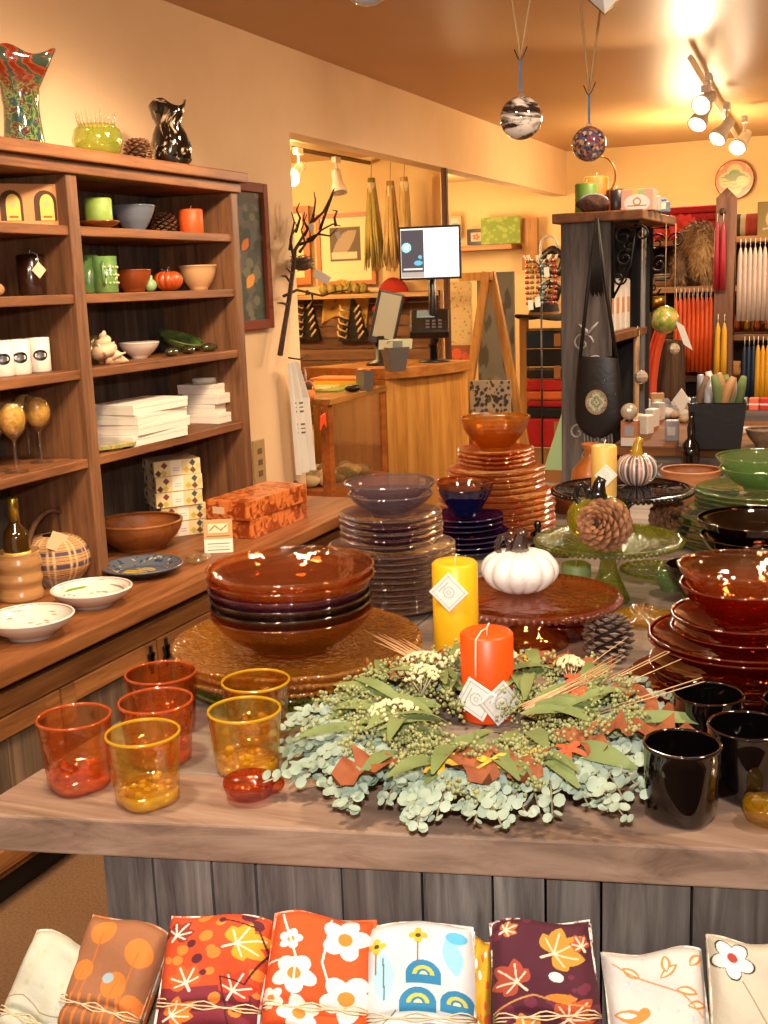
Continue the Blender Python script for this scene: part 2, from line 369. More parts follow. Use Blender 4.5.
# ================================================================== LEFT DISPLAY HUTCH
XP = -2.15; ZC = .64
wd = wood('hutch_wood', '#5e3a20', '#905a32', '#ab7040', 1, 1., .55); wdv = wood('hutch_wood_upright', '#583a26', '#835838', '#9c6e4a', 2, 1., .55)
wback = wood('hutch_back_wood', '#453830', '#6b5a4d', '#86705e', 2, .8, .8)
t = thing('bookcase', 'tall rustic brown open bookcase against the left wall', 'bookcase', (XP, 2.8, ZC))
Y0, Y1, YE = 1.3, 2.785, 3.69
b = MB()
for k in range(17):
    y = Y0 + k * (YE - Y0 + .05) / 17; b.box(XW + .005, XW + .02, y, y + (YE - Y0 + .05) / 17 - .002, ZC, 1.845)
b.build('back_panel', wback, t, True)
for nm, y, d in (('side_panel', YE, .045), ('divider', Y1 - .02, .05), ('side_panel', Y0, .04)):
    MB().box(XP - .32, XP, y, y + d, ZC, 1.845).build(nm, wdv, t, True, .003)
ZS = (1.70, 1.505, 1.285, 1.02)
for z, dz in zip(ZS, (0, 0, .0, .0)):
    MB().box(XP - .33, XP - .006, Y0 + .04, Y1 - .02, z - .028, z).build('shelf', wd, t, True, .003)
    MB().box(XP - .33, XP - .006, Y1 + .03, YE, z - .028, z).build('shelf', wd, t, True, .003)
b = MB().box(XP - .36, XP + .012, Y0, YE + .055, 1.845, 1.88); b.box(XP - .36, XP + .035, Y0, YE + .075, 1.88, 1.915)
b.build('cornice', wd, t, True, .004)
ZTOP = 1.915
struct_ct = one('hutch_countertop', MB().box(-.33, .30, -1.6, 1.42, -.045, 0), wood('counter_wood', '#6e3e1e', '#9c6032', '#b47a48', 1, .8, .45), 'long brown wooden countertop in front of the bookcase', 'countertop', (-2.16, 2.8, ZC), bevel=.005)
t = thing('base_cabinet', 'low brown cabinet with framed grey panelled doors under the countertop', 'cabinet', (-2.1, 2.6, 0))
MB().box(XW + .02, -1.93, 1.1, 4.2, .09, ZC - .047).build('body', wdv, t, True)
MB().box(XW + .02, -1.97, 1.1, 4.15, 0, .09).build('toe_kick', M('toe_kick_black', '#120d0a', .7), t, True)
mgp = wood('door_panel_wood', '#4c3a2c', '#6e5742', '#8a6e52', 2, .8, .7)
edges = [1.18, 1.72, 2.25, 2.69, 3.42, 4.18]
for k in range(5):
    y0, y1 = edges[k] + .004, edges[k + 1] - .004; z0, z1 = .12, .50; f = .055
    b = MB().box(-1.93, -1.905, y0, y0 + f, z0, z1); b.box(-1.93, -1.905, y1 - f, y1, z0, z1); b.box(-1.93, -1.905, y0 + f, y1 - f, z1 - f, z1); b.box(-1.93, -1.905, y0 + f, y1 - f, z0, z0 + f)
    d = b.build('door', wood('door_frame_wood', '#6a3f20', '#965f30', '#aa7442', 1, 1., .55), t, True, .003)
    b = MB(); n = 3
    for j in range(n): b.box(-1.928, -1.918, y0 + f + j * (y1 - y0 - 2 * f) / n, y0 + f + (j + 1) * (y1 - y0 - 2 * f) / n - .003, z0 + f, z1 - f)
    o = b.build('door_panel', mgp, d, False)
    o.data.transform(Matrix.Translation(-Vector((-2.1, 2.6, 0))))
    if k in (2, 3):
        yh = y1 - .035 if k == 2 else y0 + .035
        h = MB().cbox((-1.901, yh, .45), (.006, .022, .03)); h.cbox((-1.901, yh, .465), (.006, .032, .012)); h.cbox((-1.901, yh, .435), (.006, .032, .012)); h.cbox((-1.901, yh, .45), (.006, .010, .085))
        o = h.build('hinge', m_dark, d); o.data.transform(Matrix.Translation(-Vector((-2.1, 2.6, 0))))
MB().box(-1.93, -1.905, 1.1, 4.2, .505, .56).build('top_rail', MC['door_frame_wood'], t, True, .002)
# picture, outlet, towel on the wall beyond the bookcase
def frame_on_x(name, label, x, y0, y1, z0, z1, fm, cv, fw=.03, cat='picture', d=.025):
    t = thing(name, label, cat, (x, (y0 + y1) / 2, z0))
    b = MB().box(x, x + d, y0, y0 + fw, z0, z1); b.box(x, x + d, y1 - fw, y1, z0, z1); b.box(x, x + d, y0 + fw, y1 - fw, z1 - fw, z1); b.box(x, x + d, y0 + fw, y1 - fw, z0, z0 + fw)
    b.build('picture_frame', fm, t, True, .003)
    cv.sheet('artwork', vcol(), flatP((x + .008, y0 + fw, z0 + fw), (0, y1 - y0 - 2 * fw, 0), (0, 0, z1 - z0 - 2 * fw)), t, True)
    return t
c = Canvas(.3, .55, '#4a3c34', 70); c.rect(.02, .28, .03, .5, '#5b5650'); c.speck('#3c4436', 60, .03, 3); c.speck('#6c6a52', 30, .02, 5)
for x, y, r, q in ((.1, .4, .035, '#e8a020'), (.2, .3, .03, '#e07818'), (.22, .14, .035, '#e89a28'), (.12, .12, .02, '#c86018')): c.leaf(x - r, y, r * 2.2, r * 1.3, .9, q)
m_fr = M('red_brown_frame', '#7c3a1e', .7, spec=.2)
frame_on_x('framed_picture', 'tall framed picture of orange flowers on the wall beside the bookcase', XW + .005, 4.06, 4.56, 1.33, 1.95, m_fr, c, .04)
c = MB().box(0, .012, -.05, .05, -.10, .10); t = thing('wall_outlet', 'beige wall outlet plate low between bookcase and towel', 'outlet', tuple(atx(258, 462, XW + .001)))
c.build('plate', M('beige_plastic', '#a98a5c', .5), t, bevel=.003)
for z in (-.05, .0, .05): MB().box(.0115, .014, -.018, .018, z - .012, z + .012).build('socket', M('beige_dark', '#6d5536', .5), t)
p = atx(295, 485, XW); one('wall_button', MB().lathe([(0, 0), (.022, 0), (.022, .008), (.015, .016), (0, .016)], 16), M('brown_button', '#6b4a35', .5), 'small round brown knob on the wall below the towel', 'wall knob', p, ry=pi / 2)
# tea towel hanging from a twig with rows of dark print
t = thing('hanging_tea_towel', 'white cotton tea towel with dark print hanging at the wall corner', 'towel', tuple(atx(294, 362, XW + .04)))
cv = Canvas(.18, .52, '#d9d2c6', 60)
for zz in (.33, .31, .29, .23, .21, .19):
    for k in range(3): cv.rect(.05 + k * .035, .075 + k * .035, zz - .004, zz + .004, '#5c5650')
def P(U, V):
    y = -.085 + .17 * U * (.55 + .45 * np.clip((1 - V) * 3, 0, 1)) + .03 * (1 - V); z = -.52 * (1 - V); return .02 * np.sin(U * 14) * (1 - .5 * V) + .01, y, z
cv.sheet('cloth', vcol('printed_cloth', .9, weave=.3), P, t)
MB().tube([(-.03, 0, .02), (.02, .02, .01), (.05, .05, .03)], .004).build('hook', m_dark, t)
# ================================================================== HELPERS FOR THINGS
def bowl_prof(r, h, foot=.5, t=.004, k=2., lip=0., fh=.006):
    """outside then inside of an open bowl"""
    n = 9; o = []; rf = r * foot
    o += [(0, fh * .6), (rf - .006, fh * .5), (rf - .005, 0), (rf, 0), (rf, fh)]
    for i in range(1, n + 1): s = i / n; o.append((rf + (r - rf) * (1 - (1 - .85 * s) ** k) / (1 - .15 ** k), fh + (h - fh) * s))
    o[-1] = (r + lip, h - t * .3); q_ = t * .72; cx = r + lip - t * .45; o += [(cx + q_ * cos(a_), h + t * .15 + q_ * sin(a_)) for a_ in (-.2, .5, 1.2, 1.9, 2.6, 3.3)]; inn = []
    for i in range(n, 0, -1): s = i / n; inn.append((rf + (r - rf) * (1 - (1 - .85 * s) ** k) / (1 - .15 ** k) - t, fh + (h - fh) * s + t * .1))
    return o + inn + [(rf * .8, fh + t), (0, fh + t)]
def plate_prof(r, h=.02, t=.004, foot=.55):
    return [(0, .001), (r * foot, 0), (r * foot + .004, .003), (r * .8, h * .45), (r, h)] + [(r - .001 + t * .7 * cos(a_), h + t * .5 + t * .7 * sin(a_)) for a_ in (-.6, 0, .6, 1.2, 1.9, 2.6)] + [(r * .8, h * .45 + t), (r * foot, t + .001), (0, t)]
def circ(u, vb, z): return at(u, vb, z)
def candle(name, label, p, r, h, c, group=None, mat=None, tagged=None, sq=0., wick=True, rz=0.):
    t = thing(name, label, 'candle', tuple(p), rz, group)
    m = mat or M('wax_' + c.strip('#'), c, .45, sss=.15)
    MB().lathe([(0, 0), (r - .002, 0), (r, .003), (r, h - .004), (r - .004, h), (r * .6, h - .002), (0, h - .006)], 40, fn=(lambda q, z, a, k: (q * (1 + sq * abs(cos(2 * a))), z))).build('wax', m, t)
    if wick: MB().tube([(0, 0, h - .008), (.001, 0, h + .006), (.004, 0, h + .012)], .0012, 5).build('wick', M('wick', '#e9dfc8', .9), t)
    return t
def diamond_tag(t, r, z, ang, s=.036, rot=0., col_='#e6e0d6', tilt=.25, string=None, off=.004):
    """square card hung on its corner against a candle's side, facing angle ang"""
    n = Vector((cos(ang), sin(ang), 0)); ux = Vector((-sin(ang), cos(ang), 0)); uz = Vector((0, 0, 1)); c = Vector((0, 0, z)) + n * (r + off)
    a, b = radians(45) + rot, radians(135) + rot
    e1 = (ux * cos(a) + uz * sin(a)) * s; e2 = (ux * cos(b) + uz * sin(b)) * s
    cv = Canvas(1, 1, col_, 40); cv.ring(.5, .5, .17, .2, '#a8a29a'); cv.ring(.5, .5, .05, .09, '#b8b2a8')
    for k in (.1, .88): cv.rect(.06, .94, k, k + .02, '#a8a49c'); cv.rect(k, k + .02, .06, .94, '#a8a49c')
    for k in range(3): cv.rect(.25, .75, .72 + k * .04, .735 + k * .04, '#8e8a84')
    o = cv.sheet('hang_tag', vcol('printed_card', .6), flatP(c - (e1 + e2) / 2, e1, e2), t)
    sm = o.modifiers.new('card', 'SOLIDIFY'); sm.thickness = .0008
    if string:
        top = c + uz * s * .7
        MB().tube([Vector((0, 0, string + .004)), Vector((0, 0, string + .005)) + n * (r * .5), n * (r + .001) + uz * (string - .002), n * (r + .003) + uz * (z + (string - z) * .6), top], .0011, 5).build('string', M('cotton_string', '#e6dcc8', .9), t)
    return o
# ---------------------------------------------------------------- pinecones
m_cone = M('pinecone_scale', '#5a3118', .7, c2='#9c6a42', sc_=60., contrast=.35); m_coneg = M('pinecone_scale_grey', '#4c382c', .75, c2='#9a8474', sc_=60., contrast=.35)
def pinecone(label, p, L, R_, mat=None, rz=0., rx=0., n=110, open_=.5, group=None):
    t = thing('pinecone', label, 'pinecone', tuple(p), rz, group, rx=rx)
    mat = mat or m_cone
    z0 = 0.
    MB().ball((0, 0, L * .5), 1, 12, 8, (R_ * .62, R_ * .62, L * .46)).build('core', M('pinecone_core', '#2a160c', .9), t)
    b = MB()
    for i in range(n):
        s = (i + .5) / n; ph = pi * (.04 + .945 * s); a = i * 2.39996
        rr = R_ * .9 * sin(ph) ** .75 * (1 if ph < pi / 2 else 1.0); z = L * .5 - L * .47 * cos(ph)
        # scale points outward and towards the tip
        out = Vector((cos(a), sin(a), 0)); el = (-.9 + 1.5 * s)
        d = (out * cos(el * .9) + Vector((0, 0, 1)) * sin(el * .9 + .25)).normalized()
        w = Vector((-sin(a), cos(a), 0)); k = R_ * (.36 * sin(ph) ** .5 + .08); nn = w.cross(d)
        c = Vector((0, 0, z)) + out * rr * .72; tip = c + d * k * 1.15; th = k * .22
        vs = [c - w * k * .3, c + w * k * .3, c + d * k * .75 + w * k * .62 - nn * th * .3, tip + w * k * .12, tip - w * k * .12, c + d * k * .75 - w * k * .62 - nn * th * .3, c + d * k * .85 + nn * th * 1.3, c + d * k * .85 - nn * th * .9]
        b.add(vs, [(0, 1, 2, 6), (1, 2, 7), (0, 6, 5), (2, 3, 6), (3, 4, 6), (4, 5, 6), (0, 5, 7), (0, 7, 1), (2, 7, 3), (3, 7, 4), (4, 7, 5)])
    b.build('scales', mat, t)
    return t
def pumpkin(label, p, r, h, mat, stem_mat, ribs=12, depth=.13, stem_h=.03, curl=True, rz=0., stem_r=.009, group=None):
    t = thing('glass_pumpkin', label, 'pumpkin', tuple(p), rz, group)
    def fn(a, ph): return 1 - depth * (1 - abs(cos(ribs * a / 2)) ** .7) * sin(ph) ** .8 - .22 * max(0, cos(ph)) ** 6
    b = MB().ball((0, 0, h / 2), 1, ribs * 8, 20, (r, r, h / 2 * 1.02), fn); b.build('body', mat, t)
    z = h * .84; pts = [(0, 0, z - .005), (0, 0, z + stem_h * .4), (.003, 0, z + stem_h * .8), (.008, 0, z + stem_h)]
    s = MB().tube(pts, [stem_r * 1.7, stem_r * 1.1, stem_r * .8, stem_r * .7], 10)
    s.build('stem', stem_mat, t)
    if curl:
        q = [(-.004 - stem_r - .9 * stem_r * (1 - cos(k * .7)), stem_r * .5 * sin(k * .7), z + stem_h * .25 + stem_r * 1.3 * sin(k * .7) * 1.1 + .002 * k * .3) for k in range(11)]
        MB().tube(q, stem_r * .45, 8).build('tendril', stem_mat, t)
    return t
# ================================================================== ON TOP OF THE BOOKCASE
XS = -2.28
z1, z2, z3, z4 = ZS
def sp(u, z, x=None):
    """point on a shelf whose picture column is u, a little behind the front edge"""
    x = XS if x is None else x; y = 2.0
    a, b = 1.3, 4.2
    for _ in range(40):
        m = (a + b) / 2
        if proj((x, m, z))[0] < u: a = m
        else: b = m
    return Vector((x, a, z))
def on(u, v, z, **k): return at(u, v, z)
g_multi = M('swirled_art_glass', '#274a2a', .12, c2='#7a2c18', sc_=28., contrast=.25, coat=.6, distort=2.5)
XT = -2.33
def shelf_pt(u, v, z, lim=-2.2):
    p = at(u, v, z); return p
t = thing('art_glass_vase', 'tall flared art glass vase with ruffled rim in green, blue and red', 'vase', tuple(sp(25, ZTOP, -2.24)))
tn = NT('vase_swirl'); pr = tn.n('ShaderNodeBsdfPrincipled', Roughness=.1); pr.inputs['Coat Weight'].default_value = 1.
tc = tn.n('ShaderNodeTexCoord'); no = tn.n('ShaderNodeTexNoise', Scale=45., Detail=2.); no.inputs['Distortion'].default_value = 1.; tn.l(tc.outputs['Object'], no.inputs[0])
lo = tn.ramp(no.outputs[0], [(.3, '#2c4460'), (.42, '#2c4a28'), (.5, '#7c8c48'), (.55, '#2c2438'), (.62, '#6c3424'), (.75, '#b8a070')])
wv = tn.n('ShaderNodeTexWave', Scale=14., Distortion=6.); wv.inputs['Detail'].default_value = 3.
mpw = tn.n('ShaderNodeMapping'); mpw.inputs['Scale'].default_value = (.6, .6, 3.); tn.l(tc.outputs['Object'], mpw.inputs[0]); tn.l(mpw.outputs[0], wv.inputs[0])
hi = tn.ramp(wv.outputs[0], [(.2, '#7c2a14'), (.6, '#a84a26'), (.85, '#3c4a3c')])
sx = tn.n('ShaderNodeSeparateXYZ'); tn.l(tc.outputs['Object'], sx.inputs[0]); mr = tn.n('ShaderNodeMapRange'); mr.inputs['From Min'].default_value = .13; mr.inputs['From Max'].default_value = .19; tn.l(sx.outputs['Z'], mr.inputs[0])
mx = tn.n('ShaderNodeMixRGB'); tn.l(mr.outputs[0], mx.inputs[0]); tn.l(lo, mx.inputs[1]); tn.l(hi, mx.inputs[2]); tn.l(mx.outputs[0], pr.inputs['Base Color']); tn.l(pr.outputs[0], tn.out.inputs[0])
pv = [(0, 0), (.052, 0), (.055, .01), (.05, .06), (.047, .10), (.052, .15), (.075, .20), (.098, .235), (.094, .237), (.07, .20), (.046, .15), (.042, .1), (.045, .06), (.045, .02), (0, .015)]
MB().lathe(pv, 60, fn=lambda r, z, a, k: (r * (1 + (.10 * sin(3 * a + 1) if z > .16 else 0)), z + (.012 * sin(4 * a) if z > .2 else 0))).build('body', tn.m, t)
t.scale = (1.05, 1.05, 1.06)
g_green = glass('green_glass_bowl', '#dde68a', .5, '#c0cf60', .3, 40)
t = thing('spiky_glass_bowl', 'round green glass bowl with a fringe of little glass spikes at its rim', 'bowl', tuple(sp(99, ZTOP, -2.23)))
MB().lathe([(0, 0), (.045, 0), (.068, .02), (.078, .05), (.07, .082), (.055, .098), (.05, .098), (.065, .08), (.073, .05), (.063, .022), (.04, .005), (0, .005)], 44).build('body', g_green, t)
b = MB()
for k in range(26):
    a = 2 * pi * k / 26; b.tube([(.053 * cos(a), .053 * sin(a), .094), (.062 * cos(a), .062 * sin(a), .125 + .006 * (k % 3))], [.0025, .001], 5)
b.build('glass_spikes', glass('clear_spike', '#efe0c8', .4), t)
pinecone('brown pinecone lying on the bookcase top between green bowl and dark vase', sp(139, ZTOP, -2.26), .082, .044, rz=.6, open_=.5)
t = thing('art_glass_vase', 'dark pinched art glass vase with black and cream swirls', 'vase', tuple(sp(173, ZTOP, -2.22)))
mdk = M('black_swirl_glass', '#0d0907', .07, c2='#c9a988', sc_=9., contrast=.10, coat=1., distort=5.)
for n_ in mdk.node_tree.nodes:
    if n_.type == 'VALTORGB': n_.color_ramp.elements[0].position = .56; n_.color_ramp.elements[1].position = .66
MB().lathe([(0, 0), (.045, 0), (.062, .02), (.068, .06), (.058, .095), (.044, .125), (.05, .155), (.062, .185), (.058, .186), (.045, .157), (.038, .125), (.05, .095), (.06, .06), (.05, .02), (0, .01)], 48,
           fn=lambda r, z, a, k: (r * (1 + .10 * sin(3 * a + z * 25) * (1 if .01 < z else 0) + (.22 * sin(3 * a + 2) if z > .15 else 0)), z + (.012 * sin(3 * a) if z > .15 else 0))).build('body', mdk, t); t.scale = (.98, .98, 1.12)
# ================================================================== SHELVES
m_card = M('kraft_card', '#c08450', .8)
# left bay, first shelf
p = sp(8, z1, -2.31); t = thing('gift_box', 'tan cardboard box with arched windows showing yellow labelled bars', 'box', tuple(p), radians(-38))
MB().box(-.05, .05, -.15, .155, 0, .118).build('carton', m_card, t, bevel=.002)
for i, y in enumerate((-.12, .005, .10)):
    pts = [(y - .032, .015), (y + .032, .015), (y + .032, .07)] + [(y + .032 * cos(a), .07 + .03 * sin(a)) for a in np.linspace(0, pi, 9)[1:-1]] + [(y - .032, .07)]
    if i: 
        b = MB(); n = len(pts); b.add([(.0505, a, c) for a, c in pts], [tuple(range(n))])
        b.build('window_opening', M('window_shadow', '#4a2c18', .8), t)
        pts = [(y + (a - y) * .62 + .004, .016 + (c - .015) * .86) for a, c in pts]
        b = MB(); b.add([(.052, a, c) for a, c in pts], [tuple(range(n))]); b.build('yellow_label', M('yellow_label', '#d9b04c', .6), t)
        b = MB(); b.cbox((.0524, y + .004, .026), (.0006, .025, .006)); b.build('red_strip', M('red_print', '#b8441c', .6), t)
        b = MB().add([(.0528, y + .004 + .011 * a, .064 + .014 * c) for a, c in ((1, 0), (0, 1), (-1, 0), (0, -1))], [(0, 1, 2, 3)]); b.build('emblem', M('label_emblem', '#b9a26a', .6), t)
one('small_carton', MB().box(-.02, .02, -.012, .012, 0, .03), m_card, 'tiny tan card box beside the arched window box', 'box', tuple(sp(53, z1, -2.22)))
# second shelf left
p = sp(33, z2); last_candle = candle('pillar_candle', 'glossy dark brown pillar candle with a diamond tag on the bookcase', p, .040, .118, '#2b130b', mat=M('dark_brown_wax', '#2b130b', .2, coat=.6))
t = last_candle
diamond_tag(t, .040, .072, radians(-18), .034, col_='#e0b98e', string=.118)
one('clay_bird', MB().ball((0, 0, .02), .02, 12, 8, (1, 1.6, 1)).ball((.0, -.03, .038), .011), M('tan_clay', '#a87850', .7), 'small tan clay bird at the photo edge of the second bookcase shelf', 'figurine', tuple(sp(-4, z2)))
# third shelf left: mugs
m_mug = M('white_porcelain', '#e6d6c6', .25, coat=.4)
def mug(label, p, r, h, mat, group=None, rz=0., emblem=True):
    HA = (1, 0) if emblem else (0, 1)
    t = thing('mug', label, 'mug', tuple(p), rz, group)
    MB().lathe([(0, 0), (r - .003, 0), (r, .004), (r, h), (r - .0035, h), (r - .0035, .006), (0, .005)], 32).build('body', mat, t)
    MB().tube([(-r * HA[0] + .002 * HA[0], (r - .002) * HA[1], h * .82), (-(r + .014) * HA[0], (r + .014) * HA[1], h * .84), (-(r + .023) * HA[0], (r + .023) * HA[1], h * .72), (-(r + .026) * HA[0], (r + .026) * HA[1], h * .55), (-(r + .023) * HA[0], (r + .023) * HA[1], h * .38), (-(r + .014) * HA[0], (r + .014) * HA[1], h * .25), (-(r - .002) * HA[0], (r - .002) * HA[1], h * .25)], .005, 8).build('handle', mat, t)
    if emblem:
        for nm, k, q, mt in (('emblem', 1, .001, m_dark), ('emblem_figure', .55, .0016, M('pewter', '#6e6a68', .35, .6))):
            b = MB(); vs = []
            for i in range(20):
                a = 2 * pi * i / 20; th = .021 * k / r * cos(a); vs.append(((r + q) * cos(th), (r + q) * sin(th), h * .5 + .016 * k * sin(a)))
            b.add([((r + q), 0, h * .5)] + vs, [(0, i + 1, (i + 1) % 20 + 1) for i in range(20)]); b.build(nm, mt, t)
    return t
for i, (u, lb) in enumerate(((40, 'white mug with oval black emblem nearest the bookcase divider'), (20, 'white mug with oval black emblem, middle of the three mugs'), (3, 'white mug with oval black emblem farthest from the bookcase divider'))):
    mug(lb, sp(u, z3, -2.25 + .01 * (i % 2)), .034, .1, m_mug, 'emblem mugs on the third shelf', rz=radians(-40))
# fourth shelf left: goblets with yellow filling
g_clear = glass('clear_glass', '#f4ead8', .06, '#fff2dc', .05); m_yel = M('yellow_crinkle', '#f0c860', .55, c2='#d8a034', sc_=70., bump=.8)
def goblet(label, p, s=1., rz=0.):
    t = thing('goblet', label, 'goblet', tuple(p), rz, 'stemmed goblets stuffed with yellow'); t.scale = (s,) * 3
    MB().lathe([(0, 0), (.034, 0), (.034, .003), (.006, .008), (.0045, .02), (.0045, .09), (.012, .097), (.034, .12), (.041, .15), (.036, .185), (.031, .2), (.030, .2), (.035, .185), (.0395, .15), (.033, .122), (.008, .1), (0, .1)], 32).build('glass', g_clear, t)
    MB().ball((0, 0, .152), .037, 20, 12, (1, 1, 1.18), lambda a, ph: 1 + .03 * sin(7 * a + 4 * ph)).build('yellow_filling', m_yel, t)
    return t
for u, x, lb in ((42, -2.25, 'goblet stuffed with yellow, nearest the bookcase divider'), (17, -2.20, 'goblet stuffed with yellow, in front between the other goblets'), (30, -2.36, 'goblet stuffed with yellow, partly hidden behind the front one'), (-2, -2.27, 'goblet stuffed with yellow, cut by the photo edge')):
    goblet(lb, sp(u, z4 + .001, x), .98)
# right bay, first shelf
p = sp(100, z1, -2.25); t = thing('wooden_dish', 'shallow glossy brown wooden dish under the green candle', 'dish', tuple(p))
MB().lathe(bowl_prof(.062, .024, .5, .004), 40).build('body', M('polished_wood', '#8a4a1c', .3, c2='#5c2c10', sc_=30., stretch=(1, 5, 5), coat=.5), t)
m_gw = M('green_wax', '#7f9a3a', .5, c2='#8ea648', sc_=80.)
candle('pillar_candle', 'short mottled green pillar candle on a brown dish in the bookcase', Vector((p.x, p.y, z1 + .011)), .042, .085, '#7f9a3a', mat=m_gw, wick=False)
p = sp(135, z1, -2.29); m_bl = M('blue_grey_glaze', '#5c6878', .25, c2='#71767c', sc_=6., stretch=(.2, .2, 8), coat=.5)
one('ceramic_bowl', MB().lathe(bowl_prof(.072, .085, .45, .004, 1.7), 44), m_bl, 'deep ribbed blue grey ceramic bowl on the upper bookcase shelf', 'bowl', tuple(p))
pinecone('brown pinecone on the upper bookcase shelf between blue bowl and orange candle', sp(165, z1, -2.33), .075, .045)
candle('pillar_candle', 'short bright orange pillar candle on the upper bookcase shelf', sp(192, z1, -2.24), .042, .085, '#e4581c', mat=M('orange_wax', '#ea5a1a', .5, c2='#d94c12', sc_=60.))
# second shelf
m_gg = M('green_mug_glaze', '#4a7a42', .2, c2='#74904c', sc_=40., coat=.6, bump=.25)
mug('plain green stoneware mug beside the bookcase divider', sp(90, z2, -2.27), .036, .118, m_gg, emblem=False, rz=radians(-40))
t = mug('green stoneware mug with raised lettering and handle, second from divider', sp(107, z2, -2.21), .037, .112, m_gg, emblem=False, rz=radians(-150))
b = MB()
for r_ in range(3):
    for k in range(7):
        a = radians(95 + k * 20) + (r_ % 2) * .1; b.ball((.0375 * cos(a), .0375 * sin(a), .03 + r_ * .024), .0045, 6, 4)
b.build('raised_dots', M('pale_glaze', '#b8b070', .2, coat=.5), t)
m_bb = M('red_brown_glaze', '#8c4218', .3, coat=.4, c2='#73330f', sc_=20.)
one('ceramic_bowl', MB().lathe(bowl_prof(.062, .072, .6, .004, 2.2), 40), m_bb, 'plain red brown ceramic bowl on the second bookcase shelf', 'bowl', tuple(sp(134, z2, -2.31)))
one('glass_pear', MB().ball((0, 0, .022), .022, 12, 8).tube([(0, 0, .03), (.004, 0, .055)], [.012, .005]), M('pale_green_glass', '#8fae78', .15, coat=.6), 'tiny pale green glass fruit between brown bowl and orange pumpkin', 'ornament', tuple(sp(151, z2, -2.27)))
pumpkin('small orange glass pumpkin with dark curled stem on the bookcase', sp(169, z2, -2.24), .05, .074, M('orange_glass', '#c4501a', .12, c2='#a33c0e', sc_=30., coat=1.), M('dark_stem_glass', '#1b120d', .12, coat=.8), 12, stem_h=.022, stem_r=.007)
one('ceramic_bowl', MB().lathe(bowl_prof(.066, .085, .5, .004, 2.4, .004), 44), M('beige_glaze', '#cf9d6c', .3, coat=.4), 'smooth beige ceramic bowl at the end of the second bookcase shelf', 'bowl', tuple(sp(199, z2, -2.26)))
# third shelf
one('glass_vase', MB().lathe([(0, 0), (.022, 0), (.03, .03), (.02, .06), (.024, .09), (.02, .09), (.016, .06), (0, .01)], 24), M('dark_green_glass', '#1c3022', .12, c2='#7a5a20', sc_=40., coat=.8), 'small dark green vase half hidden by the bookcase divider', 'vase', tuple(sp(93, z3, -2.3)))
t = thing('conch_shell', 'spiky white conch shell standing on the third bookcase shelf', 'shell', tuple(sp(106, z3, -2.22)), radians(30))
b = MB(); pts = []; rs = []
for i in range(26):
    s = i / 25; a = s * 3.2 * 2 * pi; q = .030 * (1 - s) ** 1.1; pts.append((q * cos(a), q * sin(a), .02 + .085 * s ** .9)); rs.append(.021 * (1 - s) ** .8 + .004)
b.tube(pts, rs, 10)
for i in range(12):
    a = i * 2.4; z = .02 + .05 * (i / 12); q = .04 * (1 - i / 16); b.tube([(q * .5 * cos(a), q * .5 * sin(a), z), (q * 1.6 * cos(a), q * 1.6 * sin(a), z + .016)], [.012, .002], 6)
b.tube([(.0, 0, .02), (.05, .02, .012), (.066, .03, .006)], [.02, .012, .004], 8)
b.build('shell', M('shell_white', '#e2c6a4', .5, c2='#c99f74', sc_=50.), t)
one('ceramic_bowl', MB().lathe(bowl_prof(.068, .052, .42, .004, 2.), 44), M('white_glaze', '#d4c4b4', .2, coat=.5), 'white ceramic bowl on the third bookcase shelf behind the shell', 'bowl', tuple(sp(140, z3, -2.29)))
t = thing('glass_platter', 'swirled green glass dish leaning at the back of the third bookcase shelf', 'dish', tuple(sp(178, z3 + .004, -2.36)), 0, ry=radians(20))
MB().lathe(bowl_prof(.085, .05, .3, .004, 2.), 44).build('body', M('swirl_green_dish', '#35563a', .1, c2='#7c8c3c', sc_=14., coat=1., distort=3.), t)
m_mus = M('mussel_black', '#1a1a1a', .15, c2='#4a4626', sc_=40., coat=.8)
for u, x, rz, lb in ((172, -2.22, .3, 'dark green shell, leftmost of the three beside the white bowl'), (188, -2.23, .9, 'glossy dark shell in the middle of the three small shells'), (210, -2.22, -.2, 'glossy dark shell nearest the right bookcase side')):
    t = thing('mussel_shell', lb, 'shell', tuple(sp(u, z3, x)), rz, 'dark shells on the third shelf')
    MB().ball((0, 0, .016), 1, 20, 10, (.024, .042, .016), lambda a, ph: 1 - .25 * max(0, sin(a)) ** 3).build('shell', m_mus, t)
# fourth shelf: white boxes
m_wb = M('white_box_card', '#e9ddcc', .5)
def flatbox(label, c, dx, dy, h, rz, group, name='white_box', mat=None):
    t = thing(name, label, 'box', tuple(c), rz, group)
    MB().box(-dx / 2, dx / 2, -dy / 2, dy / 2, 0, h * .62).build('tray', mat or m_wb, t, bevel=.0012)
    MB().box(-dx / 2 - .001, dx / 2 + .001, -dy / 2 - .001, dy / 2 + .001, h * .60, h - .0006).build('lid', mat or m_wb, t, bevel=.0012)
    return t
pc = sp(142, z4, -2.24)
for k in range(4): flatbox('long flat white box in the larger stack, %s' % ORD[3 - k], pc + Vector((.004 * (k % 2), .006 * ((k * 3) % 4 - 1), k * .0335)), .17, .30, .0335, radians(2 * (k % 3) - 2), 'long white boxes on the fourth shelf')
pc = sp(207, z4, -2.30)
for k in range(4): flatbox('short flat white box in the stack at the shelf end, %s' % ORD[3 - k], pc + Vector((.02 * ((k + 1) % 2), 0, k * .036)), .15, .14, .036, radians(3 * (k % 2) - 1), 'short white boxes on the fourth shelf')
one('paper_roll', MB().lathe([(0, 0), (.045, 0), (.045, .02), (0, .02)], 32), M('white_tape', '#e9ddcc', .5), 'round white tin lying on the short white boxes', 'tin', tuple(pc + Vector((0, -.0, .1445))))
